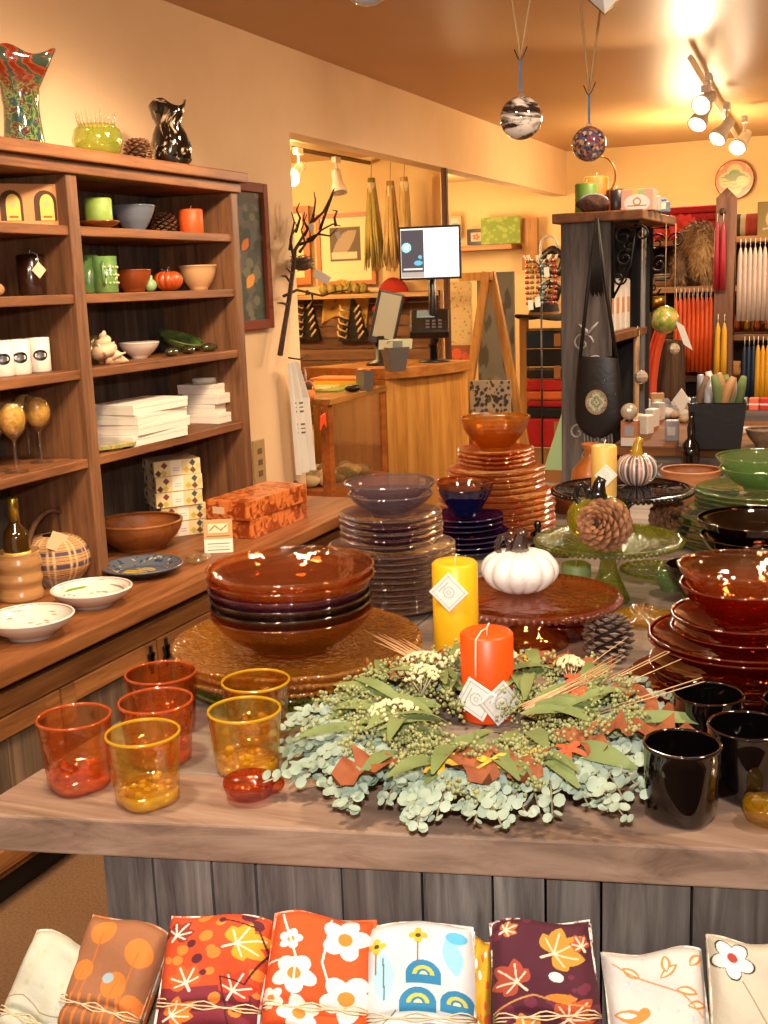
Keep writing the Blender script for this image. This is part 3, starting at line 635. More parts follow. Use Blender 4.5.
t = thing('fish_dish', 'small fish shaped dish in green and yellow before the white boxes', 'dish', tuple(sp(116, z4, -2.19)), radians(82))
b = MB(); out = [(.085 * cos(a) * (1 if cos(a) < .5 else 1), .032 * sin(a) * (1 + .25 * cos(a))) for a in np.linspace(0, 2 * pi, 29)[:-1]]
b.prism(out, .008, .018); b.prism([(-.075, 0), (-.125, .032), (-.11, 0), (-.125, -.03)], .008, .016); b.prism([(.03 * cos(a), .014 * sin(a)) for a in np.linspace(0, 2 * pi, 13)[:-1]], 0, .009)
b.build('dish', M('fish_glaze', '#5c7440', .25, c2='#c9a850', sc_=50., coat=.6, distort=2.), t)
# ================================================================== ON THE HUTCH COUNTER
# wine bottle in a ribbed crock
p = at(22, 598, ZC); hz = zv(p.x, p.y, 560) - ZC
R1 = 20 * mpp(p + Vector((0, 0, .06))) * 1.4
t = thing('stoneware_wine_crock', 'ribbed tan stoneware wine cooler crock on the counter', 'crock', (p.x, p.y, ZC))
pr_ = []
for i in range(25):
    s = i / 24; pr_.append((.062 + .0028 * sin(s * 6 * pi) + .003 * s, s * .142))
MB().lathe([(0, 0)] + pr_ + [(.058, .142), (.056, .02), (0, .02)], 44).build('body', M('drip_glaze', '#c8935c', .25, c2='#7d5a34', sc_=7., stretch=(.3, .3, 6), coat=.6), t)
t = thing('wine_bottle', 'dark wine bottle with gold foil neck standing in the crock', 'bottle', (p.x, p.y, ZC + .021)); t.scale = (1, 1, .9)
MB().lathe([(0, 0), (.036, 0), (.038, .01), (.038, .175), (.034, .2), (.016, .225), (.0145, .24), (.0145, .29), (0, .29)], 32).build('glass', M('wine_glass_dark', '#3a2408', .06, coat=1.), t)
MB().lathe([(.0148, .232), (.0152, .232), (.0155, .305), (.013, .31), (0, .31)], 24).build('foil_capsule', M('gold_foil', '#b89a3c', .3, .8), t)
MB().lathe([(.0384, .10), (.0386, .10), (.0386, .135), (.0384, .135)], 32).build('gold_label', M('gold_label', '#d8b44a', .4, .3), t)
# woven basket with arched twig handle
p = sp(56, ZC, -2.28)
t = thing('woven_basket', 'lidded woven basket with twig handle behind the wine crock', 'basket', tuple(p)); t.scale = (1.05, 1.05, .8)
cv = Canvas(1, 1, '#b98a58', 110)
for k in range(22):
    cv.rect(0, 1, k / 22, k / 22 + .012, '#7a5230')
cv.rect(0, 1, .42, .50, '#4c4050'); cv.rect(0, 1, .62, .67, '#4c4050'); cv.rect(0, 1, .0, .22, '#8c8478')
for k in range(40): cv.rect(k / 40, k / 40 + .005, 0, 1, '#d6ae7a')
def P(U, V):
    a = U * 2 * pi; r = np.where(V < .5, .065 + .045 * np.sin(V * pi), .11 * np.cos((V - .5) * pi * .93) ** .6); z = np.where(V < .5, V * .19, .095 + .09 * np.sin((V - .5) * pi)); return r * np.cos(a), r * np.sin(a) * .9, z
cv.sheet('woven_body', vcol('wicker_weave', .8, weave=.8), P, t)
MB().tube([(0, .11 * cos(a), .12 + .16 * sin(a)) for a in np.linspace(.1, pi - .1, 16)], .009, 8).build('twig_handle', M('twig_bark', '#3c2414', .8, c2='#6b4526', sc_=30.), t)
cd_ = Canvas(.05, .05, '#e0b088', 20); o = cd_.sheet('paper_tag', vcol('printed_card'), flatP((.06, -.10, .17), (.01, .055, -.035), (0, .035, .055)), t)
# painted bowls
def painted_bowl(label, u, v, r, h, seed):
    p = at(u, v, ZC); t = thing('painted_bowl', label, 'bowl', tuple(p))
    MB().lathe(bowl_prof(r, h, .5, .005, 1.9), 48).build('body', M('white_stoneware', '#d8cec4', .25, coat=.5), t)
    cv = Canvas(1, 1, '#d8cdbf', 90)
    g = random.Random(seed)
    for k in range(26): cv.disc(g.random(), g.random() * .9, .012 + .01 * g.random(), g.choice(['#b9764a', '#7a7a72', '#8a9a60', '#c88a70']), .03)
    if seed == 2: cv.leaf(.40, .45, .16, .14, 1.0, '#6f8f30'); cv.leaf(.1, .5, .2, .1, .6, '#8a7a70')
    else:
        for k in range(6): cv.leaf(.98 - .03 * k, .2 + .1 * k, .08, .12, 2.2, '#5c5a50')
    cv.rect(0, 1, .95, 1, '#a87850')
    n = 2.
    def P(U, V):
        a = U * 2 * pi; rr = r * .5 + r * .5 * (1 - (1 - .85 * V) ** 1.9) / (1 - .15 ** 1.9) - .0062; rr = np.where(V < .02, .0, rr); return rr * np.cos(a), rr * np.sin(a), .0125 + (h - .010) * V
    cv.sheet('painted_inside', vcol('glazed_paint', .2, coat=.6), P, t); return t
painted_bowl('white bowl painted with a green leaf inside, on the counter', 93, 605, 38 * mpp(at(93, 590, ZC)), .05, 2)
painted_bowl('white speckled bowl nearest the camera on the counter', 31, 636, 42 * mpp(at(31, 620, ZC)), .054, 3)
# big wooden bowl
p = at(141, 548, ZC); r = 43 * mpp(p)
one('wooden_bowl', MB().lathe(bowl_prof(r, zv(p.x, p.y, 521) - ZC, .55, .007, 2.3), 52), wood('turned_wood', '#6e3c1a', '#9c5c2c', '#b87640', 0, .6, .4), 'large turned wooden bowl on the counter inside the bookcase', 'bowl', tuple(p))
# platter with fish
p = at(143, 574, ZC); r = 40 * mpp(p)
t = thing('painted_platter', 'round dark blue painted platter with yellow fish beside the wooden bowl', 'platter', tuple(p))
MB().lathe(plate_prof(r, .028, .005, .5), 48).build('body', M('blue_grey_plate', '#4c5460', .25, coat=.5), t)
cv = Canvas(2, 2, '#5c6066', 110); cv.speck('#2c3e5c', 90, .05, 2); cv.speck('#a8957c', 50, .04, 5)
for x, y, a, c in ((.25, .6, .25, '#d8b030'), (.35, .95, .1, '#caa028'), (.5, 1.35, -.1, '#c4a060')): cv.leaf(x, y, .8, .3, a, c, '#4c6a28')
def P(U, V):
    x = (U - .5) * 2; y = (V - .5) * 2; n = np.maximum(abs(x), abs(y)); d = np.hypot(x, y) + 1e-9; q = n / d * .985; x, y = x * q, y * q; rr = np.hypot(x, y)
    return x * r, y * r, .0068 + np.where(rr > .55, (rr - .55) / .45 * .027, 0)
cv.sheet('painted_face', vcol('glazed_paint'), P, t)
t = thing('cellophane_packet', 'small clear cellophane packet lying on the counter by the platter', 'packet', tuple(at(198, 562, ZC)))
MB().ball((0, 0, .012), 1, 16, 8, (.035, .055, .012), lambda a, ph: 1 + .12 * sin(5 * a + 3 * ph)).build('wrap', glass('cellophane', '#e8d8b8', .35, '#b8a878', .5, 60), t)
# boxes with harlequin squares
p0 = at(172, 549, ZC)
for k in range(5):
    z = ZC + .056 * k; lb = 'cream box with brown and olive diamonds in the tall stack, %s' % ORD[4 - k]
    t = thing('patterned_box', lb, 'box', (-2.31 + .004 * (k % 2), 3.43 + (.02 if k < 2 else .0), z), radians(-40), 'diamond patterned boxes in a stack')
    MB().box(-.075, .075, -.085, .085, 0, .055).build('carton', M('cream_carton', '#d4b98c', .5), t, bevel=.001)
    for sgn in (0, 1):
        cv = Canvas(3, 1, '#d9c08c', 80); cv.rect(1.05, 1.75, 0, 1, '#e2d6c2')
        for j in range(3): cv.rect(1.2, 1.6, .3 + .15 * j, .34 + .15 * j, '#8f8576')
        for x, y, c in ((.25, .2, '#4a3020'), (.65, .7, '#70303a'), (.6, .2, '#b8a040'), (2.1, .3, '#b8a040'), (2.5, .75, '#3c4c50'), (2.5, .25, '#6a4028'), (2.85, .5, '#c8b060')): cv.diam(x, y, .22, c, .24)
        f = flatP((.0757, -.084, .001), (0, .168, 0), (0, 0, .053)) if sgn == 0 else flatP((-.074, -.0857, .001), (.148, 0, 0), (0, 0, .053))
        cv.sheet('printed_face', vcol(), f, t)
# tent card and orange biscuit boxes
t = thing('tent_card', 'small folded cardboard sign with printed lines on the counter', 'card', tuple(at(219, 553, ZC)), radians(-62))
cv = Canvas(1, 1.2, '#c09060', 50); cv.rect(0, 1, 0, .5, '#dcd4c4')
for k in range(3): cv.rect(.12, .88, .1 + .11 * k, .13 + .11 * k, '#807668')
cv.rect(.15, .85, .72, 1.05, '#e0c8a0'); cv.line([(.2, .8), (.4, .98), (.6, .8), (.8, .98)], .04, '#7c5c38'); cv.rect(.1, .9, .58, .62, '#7c5c38')
o = cv.sheet('front_panel', vcol(), flatP((.0, -.048, .0), (0, .096, 0), (-.025, 0, .11)), t); sm = o.modifiers.new('c', 'SOLIDIFY'); sm.thickness = .0012
MB().add([(-.055, -.048, 0), (-.055, .048, 0), (-.026, .048, .11), (-.026, -.048, .11)], [(0, 1, 2, 3)]).build('rear_panel', m_card, t)
m_or = M('orange_biscuit_print', '#d97a3a', .35, c2='#8c3a14', sc_=28., contrast=.12, coat=.3, distort=1.)
for k in range(2):
    t = thing('biscuit_box', 'orange patterned box on the counter end, %s' % ('lower of the two' if k == 0 else 'upper of the two'), 'box', (-2.06 + .004 * k, 3.61 - .015 * k, ZC + .068 * k), radians(-2 - 2 * k), 'orange biscuit boxes on the counter end')
    MB().box(-.09, .09, -.2, .2, 0, .067).build('carton', m_or, t, bevel=.002)
    if k: MB().box(-.06, -.01, -.2005, -.2001, .02, .045).build('price_label', M('paper_label', '#d8b490', .6), t)
# ================================================================== MAIN TABLE
TZ = .88
wt = wood('weathered_table_wood', '#705646', '#9e806a', '#b69a84', 0, .8, .6, .3, .2)
A = at(-25, 815, TZ); B = at(768, 852, TZ); dr = (B - A).normalized(); A = Vector((-1.0, A.y + .0, TZ)); B = A + dr * 1.9; LB = Vector((-1.06, 3.42, TZ)); RB = Vector((.85, 3.42, TZ))
t = thing('display_table', 'long weathered grey brown plank table carrying the glassware', 'table', (A.x + .9, A.y + 1.2, 0))
b = MB(); n = 7
dn = Vector((-dr.y, dr.x, 0))
FR = .14  # front board
b.prism([tuple(A), tuple(B), tuple(B + dn * FR), tuple(A + Vector((-.003, FR / dn.y * .985, 0)))], TZ - .048, TZ)
b.build('front_edge_board', wt, t, True, .003); b = MB()
A2 = A + Vector((-.003, FR / dn.y * .985 + .002, 0)); B2 = B + dn * (FR + .002)
for k in range(n):
    s0, s1 = k / n + (.001 if k else 0), (k + 1) / n - .001
    b.prism([tuple(A2.lerp(B2, s0)), tuple(A2.lerp(B2, s1)), tuple(LB.lerp(RB, s1)), tuple(LB.lerp(RB, s0))], TZ - .048, TZ - .0006)
tt = b.build('tabletop', wood('weathered_table_wood_long', '#61554b', '#8f7f70', '#a59484', 0, .7, .6, .25, .3), t, True, .003)
wp = wood('grey_barn_board', '#463c38', '#78706a', '#a09890', 2, 1., .85, .6, .9)
L0 = at(93, 868, TZ - .05) + dn * .03
b = MB(); x = 0.; g = random.Random(4)
while x < 1.65:
    wdt = g.uniform(.05, .11); q0 = L0 + dr * x; q1 = L0 + dr * (x + wdt - .003); o = dn * g.uniform(0, .006)
    b.prism([tuple(q0 + o), tuple(q1 + o), tuple(q1 + dn * .025), tuple(q0 + dn * .025)], .0, TZ - .049); x += wdt
b.build('front_board_panel', wp, t, True)
b = MB(); b.prism([tuple(L0 + dn * .03), tuple(L0 + dn * .03 + Vector((.03, 0, 0))), (-.87, 3.3, 0), (-.9, 3.3, 0)], 0, TZ - .049); b.build('side_board_panel', wp, t, True)
# low shelf carrying the napkins
SZ = .63
q = L0 - dn * .004; t2 = thing('napkin_ledge', 'plain wooden ledge below the table edge that the napkin bundles stand on', 'ledge', tuple(q + dr * .7 + Vector((0, 0, SZ - L0.z))), math.atan2(dr.y, dr.x))
MB().box(-.72, .95, -.17, -.002, -.025, 0).build('board', wt, t2, bevel=.003)
MB().box(-.72, .95, -.17, -.155, 0, .03).build('front_lip', wt, t2, bevel=.002)
# ================================================================== GLASSWARE ON THE TABLE
ga = glass('amber_glass', '#f6b47c', .10, '#e08c48', .35, 45); gy = glass('yellow_amber_glass', '#fae08c', .08, '#f8d858', .35, 45)
gad = glass('deep_amber_glass', '#d88848', .28, '#a8541c', .2, 30); gred = glass('red_amber_glass', '#c04c1c', .45, '#8c2404', .2, 30, refl=.6)
gold = glass('gold_amber_glass', '#f2c460', .6, '#dca230', .8, 70, refl=1.4); gsmoke = glass('smoke_glass', '#8a7a74', .32, '#3c3230', .15, 25)
gclr = glass('clear_lilac_glass', '#ccc2cc', .4, '#968a92', .2, 30); gblue = glass('cobalt_glass', '#3a4a9c', 1.1, '#141c60', .2, 30)
gblk = M('black_glass', '#060404', .04, coat=1.); gor = glass('orange_stack_glass', '#e08024', .6, '#d8680c', .25, 30)
ggr = glass('green_stack_glass', '#b0cc98', .9, '#86a468', .2, 30); gol = glass('olive_glass', '#b4c048', .6, '#80961e', .5, 80)
gpurp = glass('purple_glass', '#a070a0', .35, '#6c3c70', .2, 30)
def tumbler(label, ur, vr, ub, vb, wpx, mat, group, name='glass_tumbler', bub=None, rz=.3, foot=.0):
    """rim centre and base centre give the place and the height"""
    p = at(ub, vb, TZ); h = zv(p.x, p.y, vr) - TZ; r = wpx / 2 * mpp((p.x, p.y, TZ + h)); rb = r * (.92 if name == 'black_tumbler' else .84)
    t = thing(name, label, 'glass', tuple(p), rz, group)
    def fn(q, z, a, k):
        s = max(0, 1 - z / (h * .8)); return q * (1 + .055 * s * cos(4 * a) ** 1 - .02 * s), z
    w_ = .0028
    pr = [(0, 0), (rb * .9, 0), (rb, .006)] + [(rb + (r - rb) * (s / 6) ** 1.1, .006 + (h - .006) * s / 6) for s in range(1, 6)] + [(r, h - .002)] + [(r - w_ * .5 + w_ * .8 * cos(a_), h + w_ * .8 * sin(a_)) for a_ in (0, .6, 1.2, 1.9, 2.6, 3.1)]
    pr += [(rb + (r - rb) * (s / 6) ** 1.1 - w_, .006 + (h - .006) * s / 6) for s in range(5, 0, -1)] + [(rb * .85, .022), (0, .019)]
    MB().lathe(pr, 48, fn=fn).build('body', mat, t)
    if bub:
        MB().tube([((r - w_ * .5) * cos(2 * pi * k / 48), (r - w_ * .5) * sin(2 * pi * k / 48), h + .0005) for k in range(49)], .0021, 8, cap=False).build('rim', bub, t)
        MB().lathe([(0, .001), (rb * .9, .001), (rb * .97, .008), (rb * .95, .017), (0, .015)], 40, fn=fn).build('thick_base', bub, t)
        b = MB(); g = random.Random(int(ur))
        for k in range(110):
            a = g.random() * 2 * pi; q = rb * .86 * g.random() ** .5; b.ball((q * cos(a), q * sin(a), .004 + g.random() ** 2 * h * .24), .0035 + .004 * g.random(), 6, 4, (1, 1, .6))
        o = b.build('crackled_base', bub, t); o['kind'] = 'stuff'
    return t
gab = glass('amber_crackle', '#f8a870', 1.1, '#ee7c30', .3, 60, .08); gyb = glass('yellow_crackle', '#fff088', 1.2, '#fad828', .3, 60, .08)
bead_gold = glass('gold_bead_glass', '#d89838', 1.2, '#c0842c', .2, 60, .1); bead_olive = glass('olive_bead_glass', '#b8bc48', 1.2, '#70781c', .3, 60, .08); bead_amber = glass('amber_bead_glass', '#d07838', 1.2, '#8c3c10', .2, 60, .1)
GT = 'amber and yellow tumblers on the table corner'
tumbler('orange amber tumbler nearest the left table edge', 76, 717, 80, 786, 74, ga, GT, bub=gab)
tumbler('yellow tumbler at the very front of the glasses', 145, 733, 148, 801, 75, gy, GT, bub=gyb)
tumbler('orange amber tumbler just behind the front yellow one', 156, 701, 160, 760, 75, ga, GT, bub=gab)
tumbler('orange amber tumbler farthest back by the amber plates', 161, 673, 165, 728, 72, gad, GT, bub=gab)
tumbler('yellow tumbler with orange rim beside the amber spoon', 247, 710, 248, 771, 74, gy, GT, bub=gyb)
tumbler('yellow amber tumbler behind the one beside the spoon', 258, 681, 259, 738, 69, glass('olive_amber_glass', '#f2ca70', .10, '#b87414', .35, 45), GT, bub=gyb)
GB = 'black tumblers at the right of the table'
tumbler('black tumbler in front beside the wreath', 679, 744, 681, 815, 77, gblk, GB, 'black_tumbler', rz=.5)
tumbler('black tumbler behind the front one, right of it', 748, 726, 746, 794, 79, gblk, GB, 'black_tumbler', rz=.2)
tumbler('black tumbler against the red glass stack, behind the wreath tip', 705, 694, 707, 754, 70, gblk, GB, 'black_tumbler')
tumbler('black tumbler cut by the photo edge, beside the red stack', 797, 700, 796, 762, 70, gblk, GB, 'black_tumbler')
def glass_spoon(name, label, u, v, r, mat, rz, cat='spoon rest'):
    t = thing(name, label, cat, tuple(at(u, v, TZ)), rz)
    MB().lathe([(0, 0), (r * .5, 0), (r * .85, .008), (r, .022), (r * .95, .026), (r * .75, .014), (r * .4, .007), (0, .006)], 32, fn=lambda q, z, a, k: (q * (1 + .12 * cos(a)), z)).build('bowl', mat, t)
    MB().ball((r * .9, 0, .016), 1, 14, 8, (r * .55, r * .32, .012)).build('handle', mat, t)
    return t
glass_spoon('glass_spoon_rest', 'small orange glass spoon rest in front of the yellow tumbler', 247, 798, .033, glass('orange_shiny', '#e06020', .45, '#c03c08', .5, 60), .5)
glass_spoon('glass_spoon_rest', 'yellow bubbly glass spoon rest at the photo edge by the black tumblers', 768, 824, .027, glass('yellow_shiny', '#e8c840', .45, '#c89c10', .6, 90), 2.4)
def stack(kind, base, items, where, group, cat, seg=56, ztop=None):
    """items from the bottom up: (mat, radius, height, pitch); every piece is a thing of its own"""
    z = base.z; n = len(items); out = []
    for i, (mat, r, h, pitch, typ, cname) in enumerate(items):
        lb = '%s %s, %s, stacked %s' % (cname, cat, ORD[n - 1 - i], where)
        prof = plate_prof(r, h, .0035) if typ == 'p' else bowl_prof(r, h, .5, .0035, 1.9)
        fn = None
        if typ == 'b' and r > .15: fn = lambda q, zz, a, k: (q, zz + (.004 * sin(3 * a) if zz > .05 else 0))
        o = one(kind, MB().lathe(prof, seg, fn=fn), mat, lb, cat, (base.x + random.uniform(-.002, .002), base.y + random.uniform(-.002, .002), z), random.random() * 6, group)
        z += pitch
    return z
def rp(px, p): return px * mpp(p)
# --- big amber bowls on beaded plates
pb = at(299, 680, TZ); pb = Vector((pb.x, pb.y + .0, TZ))
def beaded_plate(label, p, r, h, mat, group, cat='plate', beads=130, bmat=None):
    t = thing('beaded_plate', label, cat, tuple(p), random.random(), group)
    MB().lathe(plate_prof(r, h, .004), 80, fn=lambda q, z, a, k: (q + (.0035 * sin(beads * a / 2) if q > r * .95 else 0), z)).build('body', mat, t)
    b = MB()
    for k in range(beads):
        a = 2 * pi * k / beads; b.ball((r * cos(a), r * sin(a), h + .001), .0044 * (1 + .2 * sin(k * 3.1)), 6, 4, (1, 1, .8))
    o = b.build('beaded_rim', bmat or mat, t); return t
RB = 126 * mpp(at(299, 650, TZ + .07))
for k, (m, rr, lb) in enumerate(((gol, .92, 'olive green beaded glass plate, lowest under the amber plates'), (gol, .92, 'olive green beaded glass plate directly under the three amber plates'), (gold, .99, 'amber beaded plate, lowest of the three under the big bowls'), (gold, .985, 'amber beaded plate, middle of the three under the big bowls'), (gold, 1., 'amber beaded plate directly beneath the big bowls'))):
    beaded_plate(lb, pb + Vector((.004 * (k % 2), 0, 0.0125 * k)), RB * rr, .018, m, 'beaded plates under the big bowls', bmat=bead_gold if k > 1 else bead_olive)
zb = TZ + 0.0125 * 4 + .006
ztopb = zv(pb.x, pb.y, 566)
rbw = 84 * mpp(Vector((pb.x, pb.y, ztopb)))
hb = .062; pit = (ztopb - zb - hb) / 5; print('BOWLS', ztopb - zb, pit)
cols = [(gad, 'dark amber glass'), (gsmoke, 'smoke grey glass'), (gsmoke, 'smoke grey glass'), (gpurp, 'smoky purple glass'), (gad, 'amber glass'), (ga, 'amber glass')]
stack('glass_bowl', Vector((pb.x - .006, pb.y, zb)), [(m, rbw * (.97 + .03 * (i > 3)), hb, pit, 'b', c) for i, (m, c) in enumerate(cols)], 'on the amber plates', 'large glass bowls stacked on the amber plates', 'serving bowl', 72)
# --- clear lilac stack
pc = at(394, 606, TZ); zt_ = zv(pc.x, pc.y, 482)
z515 = zv(pc.x, pc.y, 514); z545 = zv(pc.x, pc.y, 545); rl = rp(63, pc); n1 = 10; n2 = 5
it = [(gclr, rl * (1.0), .016, (z545 - TZ - .016) / (n1 - 1) if i < n1 - 1 else .014, 'p', 'wide clear lilac glass') for i in range(n1)]
it += [(gpurp if i % 2 else gclr, rp(51, pc), .016, (z515 - z545) / n2, 'p', 'medium lilac rimmed glass') for i in range(n2)]
hbb = (zt_ - z515) * .92
it += [(gclr, rp(42, pc), hbb * .75, .022, 'b', 'clear glass'), (gclr, rp(45, pc), hbb * .75, .03, 'b', 'clear glass')]
def mixed(it, base, where, group):
    z = base.z; n = len(it)
    for i, (mat, r, h, pitch, typ, cname) in enumerate(it):
        cat = 'plate' if typ == 'p' else 'bowl'
        prof = plate_prof(r, h, .003) if typ == 'p' else bowl_prof(r, h, .45, .003, 1.6)
        one('glass_' + cat, MB().lathe(prof, 52), mat, '%s %s, %s, stacked %s' % (cname, cat, (ORD + ['fifteenth from the top', 'sixteenth from the top', 'seventeenth from the top', 'eighteenth from the top', 'nineteenth from the top', 'twentieth from the top'])[n - 1 - i], where), cat, (base.x + random.uniform(-.0015, .0015), base.y, z), random.random() * 6, group)
        z += pitch
mixed(it, pc, 'behind the yellow candle', 'clear lilac plates and bowls in one stack')
# --- blue stack
pu = at(466, 552, TZ); za = zv(pu.x, pu.y, 516); zr = zv(pu.x, pu.y, 481); n = 7
it = [(gblue, rp(37 if i > 3 else 42, pu), .014, (za - TZ) / n, 'p', 'dark cobalt glass') for i in range(n)]
it += [(gblue, rp(27, pu), (zr - za) * .8, (zr - za) * .2, 'b', 'deep cobalt glass'), (gad, rp(29, pu), (zr - za) * .8, .02, 'b', 'amber over cobalt glass')]
mixed(it, pu, 'left of the orange ones', 'cobalt blue plates and bowls in one stack')
# --- orange stack
po = at(497, 534, TZ); zs = [zv(po.x, po.y, v) for v in (492, 468, 450, 417)]
it = [(gor, rp(58, po), .016, (zs[0] - TZ) / 7, 'p', 'wide orange amber glass') for i in range(7)]
it += [(gor, rp(48, po), .014, (zs[1] - zs[0]) / 4, 'p', 'medium orange amber glass') for i in range(4)]
it += [(gor, rp(38, po), .013, (zs[2] - zs[1]) / 4, 'p', 'small orange amber glass') for i in range(4)]
hq = zs[3] - zs[2]
ggo = glass('golden_bowl_glass', '#e8a838', .5, '#e09824', .3, 40)
it += [(ggo, rp(32, po), hq * .75, hq * .12, 'b', 'golden glass'), (ggo, rp(33, po), hq * .75, hq * .13, 'b', 'golden glass'), (ggo, rp(34, po), hq * .75, .02, 'b', 'golden glass')]
mixed(it, po, 'before the register counter', 'orange amber plates and bowls in one tall stack')
# --- red stack right
pr = at(741, 694, TZ); zs = [zv(pr.x, pr.y, v) for v in (668, 628, 606, 566)]
it = [(gred, rp(112, pr), .02, .012, 'p', 'widest red amber glass'), (gred, rp(88, pr), .02, .014, 'p', 'wide red amber glass'), (gred, rp(90, pr), .022, .016, 'p', 'wide red amber glass')]
zz = TZ + .042; it += [(gred, rp(92, pr), .045, (zs[1] - .045 - zz) / 2, 'b', 'broad red amber glass') for i in range(2)]
zc = zs[1] - .045 + .02; it[-1] = it[-1][:3] + (.02,) + it[-1][4:]
it += [(gred, rp(70, pr), .035, (zs[2] - zc - .03) / 2 + .006, 'b', 'middle red amber glass') for i in range(2)]
it += [(gred, rp(61, pr), .06, .018, 'b', 'deep red amber glass'), (ga, rp(63, pr), .07, .02, 'b', 'bright orange red glass')]
mixed(it, pr, 'behind the black tumblers', 'red amber dishes stacked at the right of the table')
# --- black bowls
pk = at(762, 585, TZ); zr = zv(pk.x, pk.y, 512); r = rp(64, pk); h = zr - TZ
gbk = glass('near_black_brown_glass', '#3a1c10', .4, '#120604', .15, 30)
mixed([(gbk, r * .95, .03, .028, 'b', 'black brown glass'), (gbk, r * .95, h * .5, (h - .03) * .28, 'b', 'black brown glass'), (gbk, r, h * .5, .02, 'b', 'black brown glass')], pk, 'between green and red glass', 'black brown bowls at the right of the table')
pd = at(700, 598, TZ); one('glass_bowl', MB().lathe(bowl_prof(rp(34, pd), zv(pd.x, pd.y, 565) - TZ, .45, .003, 2.), 44), gbk, 'low dark brown glass bowl peeking out beside the red bowls', 'bowl', tuple(pd))
# --- green stack
pg = at(762, 545, TZ); zs = [zv(pg.x, pg.y, v) for v in (512, 490, 460)]
it = [(ggr, rp(84, pg), .014, (zs[0] - TZ) / 5, 'p', 'wide green glass') for i in range(5)]
it += [(ggr, rp(66, pg), .013, (zs[1] - zs[0]) / 5, 'p', 'smaller green glass') for i in range(5)]
it += [(ggr, rp(43, pg), (zs[2] - zs[1]) * .75, .016, 'b', 'green glass'), (ggr, rp(46, pg), (zs[2] - zs[1]) * .9, .02, 'b', 'brighter green glass')]
mixed(it, pg, 'at the far right', 'green plates and bowls in one stack')
# ---------------------------------------------------------------- cake stands
def cake_stand(name, label, ub, vb, uc, vc, rx, mat, dark=None, base_r=.42, beads=84):
    p = at(ub, vb, TZ); h = zv(p.x, p.y, vc) - TZ; r = rx * mpp((p.x, p.y, TZ + h))
    t = thing(name, label, 'cake stand', tuple(p), random.random())
    q = r * base_r
    MB().lathe([(0, 0), (q, 0), (q, .006), (q * .85, .02), (q * .45, h * .45), (q * .35, h * .68), (q * .6, h * .78), (q * .62, h * .86), (q * .4, h - .012), (0, h - .012)], 44).build('pedestal', mat, t)
    MB().lathe([(0, h - .012), (r * .5, h - .012), (r * .96, h - .004), (r, h + .004), (r * .97, h + .006), (r * .93, h), (r * .5, h - .006), (0, h - .006)], 80).build('plate', mat, t)
    b = MB()
    for k in range(beads):
        a = 2 * pi * k / beads; b.ball((r * cos(a), r * sin(a), h - .001), r * 2.6 / beads, 6, 5, (1, 1, 1.1))
    b.build('beaded_rim', {'amber_stand_glass': bead_amber, 'olive_glass': bead_olive}.get(mat.name, gblk), t)
    return p, h, r, t
gam = glass('amber_stand_glass', '#e09048', .5, '#b85818', .35, 40)
sA = cake_stand('cake_stand', 'amber glass cake stand with beaded rim under the white pumpkin', 532, 643, 534, 597, 88, gam)
z = TZ + sA[1] - .006
pp = at(520, 592, z); pumpkin('white glass pumpkin with smoky curled stem on the amber cake stand', pp, 39 * mpp(pp), zv(pp.x, pp.y, 546) - z, M('milk_glass', '#e4e2de', .3, coat=.25), glass('smoke_stem', '#6a5a54', .6, '#4a3c38', .1), 12, .10, stem_h=.042, stem_r=.0125, rz=.2)
sG = cake_stand('cake_stand', 'olive green glass cake stand with beaded rim behind the amber one', 608, 600, 601, 540, 73, gol, base_r=.3)
z = TZ + sG[1] - .006
pp = at(598, 541, z); pumpkin('olive green glass pumpkin with black curled stem on the green cake stand', pp, 31 * mpp(pp), zv(pp.x, pp.y, 493) - z, glass('olive_pumpkin', '#d8cc40', 1.2, '#b0a018', .1), M('black_stem_glass', '#0c0a0a', .08, coat=1.), 12, .14, stem_h=.045, stem_r=.014, rz=.3)
pinecone('brown pinecone leaning on the green glass pumpkin on its cake stand', at(612, 551, z) + Vector((.012, -.04, .056)), .086, 22 * mpp(pp), rz=-.2, rx=radians(75), n=120)
sG2 = at(606, 585, TZ)
beaded_plate('small olive green beaded plate lying under the green cake stand', at(640, 571, TZ) if 0 else at(655, 575, TZ), .07, .012, gol, None, beads=40)
sB = cake_stand('cake_stand', 'black glass cake stand carrying a cream candle and striped pumpkin', 622, 548, 615, 490, 69, glass('black_stand_glass', '#2c1c16', .55, '#0c0605', .2, 40), base_r=.3)
z = TZ + sB[1] - .006
pp = at(604, 497, z); cr = candle('pillar_candle', 'tall cream yellow pillar candle with white tag on the black cake stand', pp, 12.5 * mpp(pp), zv(pp.x, pp.y, 445) - z, '#d8ac50', mat=M('cream_wax', '#deb45c', .45, sss=.2))
diamond_tag(cr, 12.5 * mpp(pp), .055, radians(-70), .036)
pp = at(630, 488, z) + Vector((.01, .03, 0)); 
msx = NT('striped_art_glass'); q = msx.n('ShaderNodeBsdfPrincipled', Roughness=.12); q.inputs['Coat Weight'].default_value = 1.
tcx = msx.n('ShaderNodeTexCoord'); sx_ = msx.n('ShaderNodeSeparateXYZ'); msx.l(tcx.outputs['Object'], sx_.inputs[0]); at2 = msx.n('ShaderNodeMath', _operation='ARCTAN2'); msx.l(sx_.outputs[1], at2.inputs[0]); msx.l(sx_.outputs[0], at2.inputs[1])
mm = msx.n('ShaderNodeMath', _operation='MULTIPLY'); mm.inputs[1].default_value = 2.228; msx.l(at2.outputs[0], mm.inputs[0]); fr_ = msx.n('ShaderNodeMath', _operation='FRACT'); msx.l(mm.outputs[0], fr_.inputs[0])
